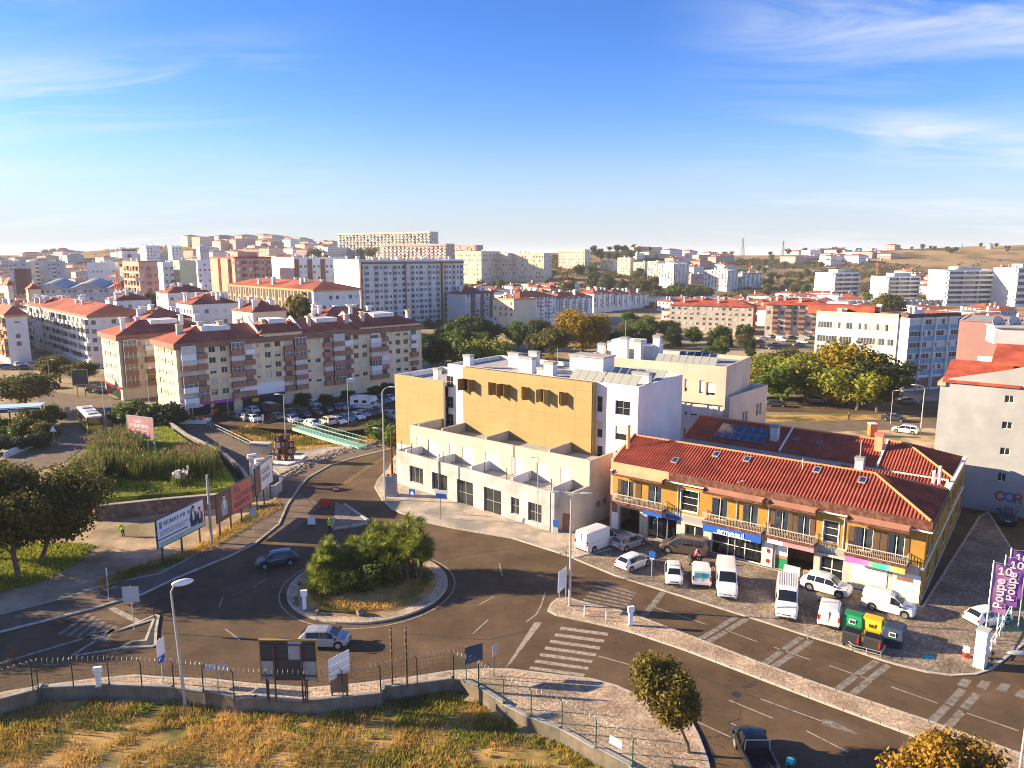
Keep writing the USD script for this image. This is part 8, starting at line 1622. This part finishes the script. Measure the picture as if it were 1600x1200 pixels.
for i in range(4):
 for j in range(2):B().fb(sd,L*i/4+.015,L*(i+1)/4-.015,1.75+j*1.55,3.28+j*1.55,-.12,-.06+R.uniform(0,.015)).build('back_panel',M['dkmetal']if(i+j)%3 else M['framegrey'],t)
B().fb(sd,0,L,1.75,4.86,-.16,-.125).build('front_sheet',M['signwhite'],t);b=B().fb(sd,-.09,0,1.7,4.9,-.18,0).fb(sd,L,L+.09,1.7,4.9,-.18,0).fb(sd,-.09,L+.09,4.865,4.95,-.18,0);b.build('frame',mat('ochre_frame',(.36,.22,.05)),t)
for z in(2.1,3.3,4.5):B().fb(sd,.03,L-.03,z,z+.09,-.04,.03).build('rail',M['framedark'],t)
for f in(.12,.25,.74,.82):q=sd[0]+sd[1]*L*f+sd[2]*.08;B().obox((q[0],q[1],.05),(.1,.12,4.5 if f in(.25,.74)else 1.8),0).build('leg',M['rust'],t)
p=G(531,1089,.12);t=T('info_board','low dark brown board on the pavement beside the grey billboard','sign board',(*p,.12));B().box(p[0]-.65,p[0]+.65,p[1]-.06,p[1]+.06,.5,1.95).build('panel',M['brownpanel'],t);B().box(p[0]-.6,p[0]-.5,p[1]-.05,p[1]+.05,.12,.497).box(p[0]+.5,p[0]+.6,p[1]-.05,p[1]+.05,.12,.497).build('legs',M['framedark'],t)
# stone walls, bridge parapets, footbridge, sculpture
def runwall(name,label,px,z0,z1,th,m,cop=None,zc=0.0):
 ps=GP(px,zc);t=T(name,label,'wall',(*ps[0],z0))
 for a,b_ in zip(ps[:-1],ps[1:]):
  fr=frame(a,b_);L=flen(a,b_);n=max(1,int(L/3.5))
  for i in range(n):B().fb(fr,L*i/n+.004,L*(i+1)/n-.004,z0,z1+R.uniform(-.05,.05),-th,R.uniform(0,.04)).build('wall_section',m,t)
  if cop:B().fb(fr,-.05,L+.05,z1+.055,z1+.16,-th-.06,.1).build('coping',cop,t)
runwall('rubble_wall','rough stone wall, shade put into its colour, holding up the green bank behind the dirt lot',[(150,814),(250,803),(345,794),(378,789)],-.1,1.75,.5,M['stone'],M['concrete'])
runwall('bridge_parapet','pale patched parapet wall with faint graffiti along the lane over the stream',[(262,672),(290,694),(345,722),(378,752),(392,776)],-.3,1.7,.35,M['wallconc'],M['concrete'])
runwall('garden_wall','low white wall below the dark hedge at the left street',[(8,716),(40,703),(66,692)],0,1.1,.25,M['farwhite'])
runwall('corner_wall','curved low concrete wall at the end of the white lettered billboard',[(405,778),(430,776),(441,768),(440,758)],0,1.5,.3,M['concrete'])
for(u,v),w in zip(((396,752),(408,760)),('left','right')):
 p=G(u,v);t=T('gate_pillar','white shaped gate pillar at the end of the parapet, %s one of two'%w,'pillar',(*p,0));m_=trimesh.creation.revolve([(0,0),(.55,0),(.5,1.6),(.38,2.2),(.36,3.0),(.7,3.4),(.72,3.7),(0,3.75)],sections=14);m_.apply_translation((*p,0));B().mesh(m_).build('shaft',M['white'],t,smooth=40);B().obox((*p,3.76),(1.2,.5,.3),.6).build('cap',M['white'],t)
def railing(name,label,px,h,m,step,deckm=None,z=0.0,th=.06,cat='railing',deck=0.0):
 ps=[np.array([*q,z])for q in GP(px,z)];t=T(name,label,cat,ps[0])
 for a,b_ in zip(ps[:-1],ps[1:]):
  L=np.linalg.norm(b_-a);n=max(1,int(L/step));d=(b_-a)/L
  for i in range(n+1):q=a+d*L*i/n;B().tube(q-(0,0,.05),q+(0,0,h),th,k=5).build('post',m,t)
  for z_ in(h,h*.5):B().tube(a+(0,0,z_),b_+(0,0,z_),th*.8,k=5).build('rail',m,t)
  if deckm:
   o=frame(a,b_);B().fb(o,0,L,z-.55,z+.02,-deck,0.05).build('deck_girder',deckm,t)
   for i in range(n+1):q=a+d*L*i/n-o[2]*deck;B().tube(q-(0,0,.05),q+(0,0,h),th,k=5).build('post',m,t)
   for z_ in(h,h*.5):B().tube(a+(0,0,z_)-o[2]*deck,b_+(0,0,z_)-o[2]*deck,th*.8,k=5).build('rail',m,t)
 return t
railing('footbridge','mint green steel footbridge over the dry creek',[(457,668),(505,683),(560,699)],1.35,M['mint'],.95,M['mint'],.5,.045,'footbridge',1.8)
railing('lane_railing','dusty beige railing along the lane over the stream',[(324,666),(365,686),(405,706)],1.1,M['concrete'],1.6,None,0,.08)
p=G(408,708);t=T('utility_box','pale grey utility box at the end of the lane railing','box',(*p,0));B().obox((*p,0),(3.4,1.2,1.7),-.2).build('body',M['concrete'],t);B().obox((*p,1.703),(3.6,1.4,.12),-.2).build('lid',M['fargrey'],t)
sc0=G(445,721);t=T('letter_sculpture','sculpture of stacked rusty letter cubes on a pale plinth','sculpture',(*sc0,.1));B().poly(Polygon(GP([(428,722),(440,716),(478,714),(470,722),(448,729),(436,728)])),.105,.3).build('plinth',M['white'],t)
rs=random.Random(4)
for i,(dx,z,sz,ch)in enumerate([(0,.3,1.0,'A'),(-1.0,.3,.9,'R'),(.9,.35,.9,'A'),(.1,1.35,1.0,'O'),(-.95,1.25,.95,'S'),(1.0,1.3,.95,'O'),(.2,2.4,1.0,'T'),(-.8,2.3,1.0,'D'),(1.0,2.3,.85,'E'),(.3,3.45,.9,'A'),(-.7,3.3,.95,'I')]):
 c=sc0+(dx*1.1,rs.uniform(-.4,.4));an=rs.uniform(-.4,.4);w=B().obox((*c,z),(sz,sz,sz),an).build('cube',M['rust']if i!=7 else M['peach'],t);f=frame(c+np.array([math.cos(an),math.sin(an)])*-sz/2+np.array([math.sin(an),-math.cos(an)])*sz/2,c+np.array([math.cos(an),math.sin(an)])*sz/2+np.array([math.sin(an),-math.cos(an)])*sz/2);b=B();text(b,f,sz*.25,z+sz*.2,.003,ch,sz*.6,.02);b.build('letter',M['signwhite'],w)
B().obox((*(sc0+(0,-.0)),.3),(.9,.9,3.0),.3).build('core',M['rust'],t)
rng=np.random.default_rng(31);line=LineString(GP([(455,742),(485,724),(520,710),(560,700),(600,692)]));b=B()
for i in range(420):
 c=line.interpolate(rng.random()*line.length);m_=trimesh.creation.icosphere(0,1.0);m_.vertices*=(.12+.28*rng.random()**2)*(.6+.8*rng.random((12,1)));m_.apply_scale((1,1,.7));m_.apply_translation((c.x+rng.normal()*.7,c.y+rng.normal()*.7,.12+.1*rng.random()));b.mesh(m_)
b.build('rubble_band',M['rubble'],kind='stuff',label='broken stones heaped along the kerb below the letter sculpture')
for i,(u,v,w)in enumerate(((468,912,'at the left rim'),(462,935,'left of the white bollard, upper one'),(463,942,'left of the white bollard, lower one'),(497,957,'upright, right of the white bollard'),(563,958,'largest, at the front rim'),(672,905,'in the shade at the right rim'))):
 p=G(u,v,.35);m_=trimesh.creation.icosphere(1,1.0);m_.vertices*=(.22+.05*(i==4)*3)*(.75+.5*rng.random((len(m_.vertices),1)));m_.apply_translation((*p,.42));tq=B().mesh(m_).build('rock',M['stone'],None,smooth=40);meta(tq,'brown rock on the planted island, '+w,'rock')
def simple(name,label,cat,base,parts,z=0.0,rot=0.0):
 p=np.array([*G(*base,z),z]);t=T(name,label,cat,p,rot);ca,sa=math.cos(rot),math.sin(rot)
 for nm,m,dx,dy,dz,sx,sy,sz in parts:B().obox(p+(dx*ca-dy*sa,dx*sa+dy*ca,dz),(sx,sy,sz),rot).build(nm,M[m],t)
 return t
simple('road_barrier','red plastic barrier standing in the road by the unfinished island','barrier',(509,794),[('panel','red',0,0,.3,1.5,.12,.8),('foot','framedark',-.5,0,0,.3,.6,.297),('foot','framedark',.5,0,0,.3,.6,.297)],0,.1)
simple('road_barrier','small red and white barrier lying on the road near the yellow lines','barrier',(525,768),[('panel','red',0,0,.15,.8,.12,.5),('stripe','signwhite',0,-.07,.3,.8,.02,.15),('foot','framedark',0,0,0,.5,.5,.147)]);simple('roadworks_sign','white folded sign leaning on the road left of the worker','sign',(487,822),[('panel','signwhite',0,0,.2,.9,.06,.9),('foot','framedark',0,.2,0,.6,.5,.197)])
simple('portable_toilet','orange portable toilet on the dusty verge behind the back house','toilet cabin',(1362,681),[('cabin','orange',0,0,.1,1.2,1.2,2.1),('roof','signwhite',0,0,2.203,1.25,1.25,.18),('door','coral',0,-.61,.2,.8,.04,1.8),('skid','framedark',0,0,0,1.2,1.2,.097)])
def bell_bin(m,label,base,slot):
 p=np.array([*G(*base,P6),P6]);t=T('recycling_bin',label,'recycling bin',p,arot);ca,sa=math.cos(arot),math.sin(arot);R2=np.array([[ca,-sa,0],[sa,ca,0],[0,0,1]])
 h=manifold3d.Manifold.batch_hull([manifold3d.Manifold.sphere(.12,12).translate((x,y,z))for x,y,z in[(sx*a,sy*c,z)for sx in(-1,1)for sy in(-1,1)for a,c,z in((.62,.55,.15),(.74,.64,.9),(.66,.5,1.55))]]).to_mesh();v=h.vert_properties[:,:3]
 B().add(v@R2.T+p,h.tri_verts).build('body',M[m],t,smooth=35);o=p-R2@np.array([.2,.80,-1.05]);B().par(o,R2@np.array([.4,0,0]),R2@np.array([0,.06,0]),(0,0,.28)).build('slot',M['framedark'],t);B().par(o+R2@np.array([-.06,.02,-.06]),R2@np.array([.52,0,0]),R2@np.array([0,.06,0]),(0,0,.4)).build('slot_frame',M[slot],t)
 b=B();[b.par(p+R2@np.array([-.66+i*.16,-.775,.25]),R2@np.array([.05,0,0]),R2@np.array([0,.03,0]),(0,0,.62))for i in range(9)];b.build('ribs',M[m],t)
bell_bin('green','green recycling bin, left of three',(1333,986),'signwhite');bell_bin('yellow','yellow recycling bin between the green and the dark blue one',(1363,993),'yellow');bell_bin('navy','dark blue recycling bin, right of three',(1395,1007),'signwhite')
for(u,v),w in zip(((1330,1008),(1363,1017)),('left','right')):
 t=simple('wheeled_bin','black wheeled rubbish container before the recycling bins, %s one'%w,'rubbish container',(u,v),[('tub','blackplastic',0,0,.22,1.3,.95,.95),('lid','framedark',0,0,1.173,1.38,1.02,.16),('reflector','redlamp',.55,-.49,.6,.14,.03,.5)],P6,arot);p=np.array([*G(u,v,P6),P6])
 for dx,dy in((-.5,-.35),(.5,-.35),(-.5,.35),(.5,.35)):q=p+(dx*math.cos(arot)-dy*math.sin(arot),dx*math.sin(arot)+dy*math.cos(arot),.1);B().tube(q-(0,.04,0),q+(0,.04,0),.1,k=10).build('wheel',M['black'],t)
 b=B();[b.obox(p+(dx*math.cos(arot),dx*math.sin(arot),1.335),(.06,.95,.04),arot)for dx in np.linspace(-.55,.55,7)];b.build('lid_ribs',M['blackplastic'],t)
railing('bin_guard','low steel guard rail round the black rubbish containers',[(1318,1004),(1331,1016),(1376,1028),(1382,1016)],.5,M['steel'],.8,None,P6,.03,'guard rail')
simple('price_pillar','white pillar at the petrol station corner','pillar',(1531,1040),[('body','signwhite',0,0,0,1.0,.75,3.0),('side_panel','signgrey',.52,0,.8,.05,.5,1.6),('cap','fargrey',0,0,3.003,1.1,.85,.12)],.06,.75)
for i,(ub,vb,vt_,m,w,tx)in enumerate([(1536,1020,876,'mauve','faded mauve flag reading 10 Poupe, left of three',1),(1556,1000,867,'purple','purple flag reading 10 Poupe in the middle of three',1),(1565,985,856,'purple','purple flag half hidden behind the middle one',0)]):
 p=np.array([*G(ub,vb,.06),.06]);H3=zt(ub-4,vt_,p[1]);t=T('flag',w,'flag',p);B().tube(p,(p[0],p[1],H3),.05,k=8).build('pole',M['signwhite'],t);d=np.array([.9,-.35,0]);d/=np.linalg.norm(d);n=np.array([d[1],-d[0],0]);wv=1.05;z0=H3-4.3;K=12;v=[]
 for a in range(K+1):
  for c in range(5):x=c/4;v.append(p*(1,1,0)+d*(.08+x*wv)+n*(.10*math.sin(a*.9+x*4)*x)+np.array([0,0,H3-.2-4.1*a/K-.15*x]))
 f=[[a*5+c,a*5+c+1,a*5+c+6,a*5+c+5]for a in range(K)for c in range(4)];fl=B().add(v,f).build('cloth',M[m],t,smooth=True);B().tube((p[0],p[1],H3-.15),(p+d*1.15)[:2].tolist()+[H3-.15],.025,k=5).build('arm',M['steel'],t)
 if True:
  fr=(np.array([*p[:2],0]),d,n);b=B();text(b,fr,.28,H3-1.05,.09,'10',.58,.015);b.build('lettering',M['signwhite'],fl)
  if tx:m_=meshkit.text_mesh('Poupe',.62,.015,True);q=m_.vertices;b=B().add(fr[0]+(.88-q[:,1:2])*d+(q[:,:1]+H3-3.95)*np.array([0,0,1.0])+(q[:,2:]+.09)*n,m_.faces);b.build('lettering',M['signwhite'],fl)
lamp('thin white pole without lamp right of the purple flags',(1590,985),7.0,(.05,0,.02),r=.05,m='steel',name='thin_pole',hs=(.1,.1,.1))
t=simple('barrier_post','yellow and black striped post at the petrol station corner','post',(1549,1041),[('band','yellow' if i%2 else 'framedark',0,0,i*.25,.14,.14,.247)for i in range(5)],.06);simple('bucket','white bucket on a red one beside the white pillar','bucket',(1509,1026),[('lower_bucket','red',0,0,0,.38,.38,.4),('upper_bucket','signwhite',0,0,.403,.36,.36,.45)],P6);simple('litter_sheet','flat turquoise sheet lying on the setts','litter',(1452,1028),[('sheet','cyan',0,0,0,.7,.45,.03),('fold','cyan',.1,.05,.033,.4,.3,.03)],.066)
railing('forecourt_railing','white railing behind the petrol station pillar',[(1541,1030),(1562,995),(1580,960)],1.2,M['signwhite'],1.4,None,0,.05);simple('fuel_box','turquoise and white box cut by the right edge','box',(1616,985),[('body','cyan',0,0,0,1.2,1.2,2.6),('top','signwhite',0,0,2.603,1.3,1.3,.5)])
p=G(10,676);t=T('bus_shelter','bus stop canopy with pale blue roof and dark lettered edge at the left','bus shelter',(*p,0));fr=frame(p+(-7,-1.5),p+(5.2,2.2));B().fb(fr,0,12.7,4.3,4.5,-4,0).build('roof',mat('pale_blue_roof',(.35,.52,.66),None),t);fa=B().fb(fr,0,12.7,3.6,4.25,.003,.15).build('fascia',M['framedark'],t);b=B();text(b,fr,7.6,3.75,.16,'Recheio da Cidade',.36);b.build('lettering',M['signwhite'],fa);B().fb(fr,3.0,6.4,2.5,3.9,.16,.25).build('poster',M['orange'],t)
for s in(1,6.5,12):B().fb(fr,s,s+.2,0,4.3,-3.8,-3.6).build('post',M['framedark'],t)
for i,(u,v,w)in enumerate(((268,652,'left'),(285,655,'middle'),(302,653,'right'))):
 p=G(u,v);t=T('market_parasol','pale pink market parasol over the flower stall, %s of three'%w,'parasol',(*p,0));B().tube((*p,0),(*p,2.6),.05,k=6).build('pole',M['signwhite'],t);m_=trimesh.creation.cone(2.3,1.0,sections=8);m_.apply_translation((*p,2.4));B().mesh(m_).build('canopy',mat('pink_canvas',(.62,.40,.37),(.66,.55,.50),.8),t)
p=G(285,660);fl=T('flower_stall','flower stall of plants and red blooms under the parasols','market stall',(*p,0));b=B();b.obox((*p,0),(10,3.2,.7),.05);b.build('table',M['signwhite'],fl);c=np.array([[p[0]+rng.uniform(-5,5),p[1]+rng.uniform(-1.5,1.5),.95]for _ in range(60)])
for k,m in enumerate(('leaf_green','redlamp','leaf_lime')):v,f=leaf_cloud(rng,c[k::3],np.full(20,.38),500,.14);B().add(v,f).build('potted_plants' if k!=1 else 'red_blooms',M[m],fl)
p=G(885,900,.06);t=T('sapling','bare thin sapling beside the white double lamp post','sapling',(*p,0));b=B();b.tube((*p,0),(*p,3.2),.04,.02,6)
for k in range(14):a=rng.random()*6.28;z=.8+rng.random()*2.2;b.tube((*p,z),(p[0]+.7*math.cos(a),p[1]+.7*math.sin(a),z+1.0),.015,.006,4)
b.build('trunk',M['bark'],t);v,f=leaf_cloud(rng,np.array([[p[0],p[1],2.6]]),np.array([.9]),60,.07);B().add(v,f).build('leaves',M['leaf_autumn'],t)
# people
def person(label,base,z,face,height,pose,top,legs,hair='hair',vest=None,helmet=None,seat=None):
 """one continuous body from hulled joints, with clothes, face and hands; pose gives joint positions in units of height, x forward, y left"""
 J=dict(head=(.01,0,.935),neck=(0,0,.86),chest=(0,0,.74),waist=(0,0,.60),hip=(0,0,.53),shL=(0,.11,.815),shR=(0,-.11,.815),elL=(-.01,.145,.64),elR=(-.01,-.145,.64),wrL=(.05,.15,.49),wrR=(.05,-.15,.49),hL=(0,.052,.52),hR=(0,-.052,.52),kL=(.02,.058,.285),kR=(.01,-.058,.285),aL=(0,.06,.045),aR=(0,-.06,.045),tL=(.085,.068,.018),tR=(.085,-.068,.018));J.update(pose)
 p=np.array([*(G(*base,z)),z]);t=T('person',label,'person',p,face);P={k:np.array(v)*height for k,v in J.items()};S=manifold3d.Manifold.sphere;hu=manifold3d.Manifold.batch_hull
 def bone(a,ra,b_,rb):return hu([S(ra*height,12).translate(tuple(a)),S(rb*height,12).translate(tuple(b_))])
 def put(ms,name,m,par=None,sm_=True):
  mm=manifold3d.Manifold.batch_boolean(ms,manifold3d.OpType.Add).refine_to_length(.05*height/1.7).to_mesh();q=trimesh.Trimesh(mm.vert_properties[:,:3],mm.tri_verts)
  if sm_:trimesh.smoothing.filter_taubin(q,iterations=6)
  v=q.vertices;ca,sa=math.cos(face),math.sin(face);v=np.column_stack([v[:,0]*ca-v[:,1]*sa,v[:,0]*sa+v[:,1]*ca,v[:,2]])+p;return B().add(v,q.faces).build(name,M[m],t,smooth=True)
 def trunk(g):return[hu([S((.058+g)*height,12).translate(tuple(P['shL']*.8+P['shR']*.2)),S((.058+g)*height,12).translate(tuple(P['shR']*.8+P['shL']*.2)),S((.07+g)*height,12).translate(tuple(P['waist']))]),hu([S((.07+g)*height,12).translate(tuple(P['waist'])),S((.062+g)*height,12).translate(tuple(P['hL'])),S((.062+g)*height,12).translate(tuple(P['hR']))])]
 def arms(g,e=1.0):return[bone(P['sh'+s],.033+g,P['el'+s],.026+g)for s in 'LR']+[bone(P['el'+s],.025+g,P['el'+s]+(P['wr'+s]-P['el'+s])*e,.018+g)for s in 'LR']
 def legs_(g):return[bone(P['h'+s],.056+g,P['k'+s],.036+g)for s in 'LR']+[bone(P['k'+s],.035+g,P['a'+s],.024+g)for s in 'LR']
 hd=P['head'];up=hd-P['neck'];up/=np.linalg.norm(up);fwd=np.cross((0,1.0,0),up);hh=height
 head=[hu([S(.048*hh,14).translate(tuple(hd+up*.012*hh)),S(.036*hh,12).translate(tuple(hd-up*.03*hh+fwd*.012*hh))]),bone(P['neck'],.03,hd-up*.03*hh,.028),bone(hd+fwd*.047*hh,.008,hd+fwd*.056*hh-up*.01*hh,.007)]+[S(.012*hh,8).translate(tuple(hd+np.array([0,s*.048*hh,0])))for s in(1,-1)]
 hands=[]
 for s,sg in(('L',1),('R',-1)):
  d=P['wr'+s]-P['el'+s];d/=np.linalg.norm(d);w=P['wr'+s];sd=np.cross(d,(0,1.0,0));sd/=np.linalg.norm(sd)+1e-6;pm=w+d*.05*hh
  hands.append(hu([S(.014*hh,8).translate(tuple(w)),S(.011*hh,8).translate(tuple(pm+sd*.018*hh)),S(.011*hh,8).translate(tuple(pm-sd*.018*hh))]))
  for k,ln in enumerate((.036,.042,.039,.03)):a=pm+sd*(.019-.0125*k)*hh;m1=a+d*ln*.55*hh;hands+=[bone(a,.0052,m1,.0048),bone(m1,.0048,m1+(d*.8+np.array([0,-sg*.6,0]))*ln*.5*hh,.0042)]
  hands.append(bone(w+d*.02*hh+sd*.015*hh,.006,w+d*.045*hh+sd*.038*hh,.005))
 put(trunk(0)+arms(0)+legs_(0)+head+hands,'body','skin',sm_=False)
 put(trunk(.006)+arms(.006,.9),'jacket',top);put(legs_(.007)+trunk(.0065)[1:],'trousers',legs);put([bone(P['a'+s]-(.02*hh,0,.015*hh),.024,P['t'+s],.02)for s in 'LR'],'shoes','black')
 if vest:put(trunk(.010),'vest',vest)
 cap_=hu([S(.052*hh,14).translate(tuple(hd+up*.017*hh-fwd*.006*hh)),S(.04*hh,12).translate(tuple(hd-fwd*.02*hh-up*.005*hh))]);put([cap_],'helmet' if helmet else 'hair',helmet or hair)
 for s in(1,-1):c=hd+fwd*.046*hh+np.array([0,s*.017*hh,0])+up*.004*hh;put([S(.005*hh,8).translate(tuple(c))],'eye','black',sm_=False)
 put([bone(hd+fwd*.045*hh-up*.03*hh+np.array([0,.01*hh,0]),.003,hd+fwd*.045*hh-up*.03*hh-np.array([0,.01*hh,0]),.003)],'mouth','redlamp',sm_=False)
M['hivis']=mat('hi_vis_vest',(.36,.62,.02),None,rough=.6);M['pinkcoat']=mat('pink_jacket',(.75,.06,.18),None,rough=.6);M['tealcoat']=mat('teal_shirt',(.02,.30,.42),None,rough=.7);M['trousers']=mat('dark_trousers',(.03,.03,.035),None,rough=.8)
person('road worker in a lime hi vis vest standing at the unfinished island',(515,832),0,1.9,1.78,dict(elL=(.05,.14,.66),wrL=(.14,.08,.60)),'hivis','trousers',vest='hivis',helmet='hivis')
person('worker in a lime vest bending over in the dirt lot',(193,838),0,2.6,1.75,dict(head=(.33,0,.66),neck=(.27,0,.70),chest=(.18,0,.66),waist=(.06,0,.60),shL=(.24,.11,.69),shR=(.24,-.11,.69),elL=(.28,.13,.50),elR=(.28,-.13,.50),wrL=(.32,.1,.35),wrR=(.32,-.1,.35),kL=(.06,.058,.29),kR=(.05,-.06,.29)),'hivis','trousers',vest='hivis')
person('rider in a bright pink jacket and white helmet sitting on the scooter',(1087.5,880),P6,math.atan2(*(G(1102,868)-G(1082,874))[::-1]),1.68,dict(head=(.02,0,.87),neck=(0,0,.79),chest=(-.03,0,.68),waist=(-.09,0,.56),hip=(-.12,0,.49),shL=(0,.11,.75),shR=(0,-.11,.75),elL=(.12,.16,.63),elR=(.12,-.16,.63),wrL=(.25,.16,.62),wrR=(.25,-.16,.62),hL=(-.13,.06,.51),hR=(-.13,-.06,.51),kL=(.11,.10,.44),kR=(.11,-.10,.44),aL=(.10,.10,.21),aR=(.10,-.10,.21),tL=(.17,.1,.185),tR=(.17,-.1,.185)),'pinkcoat','trousers',helmet='signwhite')
person('person in a teal shirt walking beside the black pickup at the bottom edge',(1234,1217),0,1.2,1.74,dict(kL=(.06,.06,.29),aL=(.10,.06,.05),tL=(.18,.066,.025),kR=(-.02,-.06,.29),aR=(-.10,-.06,.06),tR=(-.02,-.066,.02),elL=(-.05,.14,.65),wrL=(-.02,.14,.51),elR=(.04,-.14,.65),wrR=(.13,-.13,.53)),'tealcoat','trousers')
person('dark dressed pedestrian on the verge below the street trees',(1326,656),0,.4,1.75,{},'framedark','trousers')
person('person in a lime vest standing under the trees at the left of the back street',(1229,628),0,2.0,1.78,{},'hivis','trousers',vest='hivis')
person('dark dressed pedestrian beside the one in the lime vest under the trees',(1219,628),0,1.0,1.72,{},'trousers','trousers')
# air
usdkit.material(stage,'/World/Looks/air',{'v':('principled_volume',{'color':(.86,.9,.96),'density':.0001,'anisotropy':0.0})},[],volume='v.volume')
B().box(-7000,7000,-600,9600,-4,95).build('haze',UsdShade.Material.Get(stage,'/World/Looks/air'),kind='stuff',label='thin pale air that fades the far town')
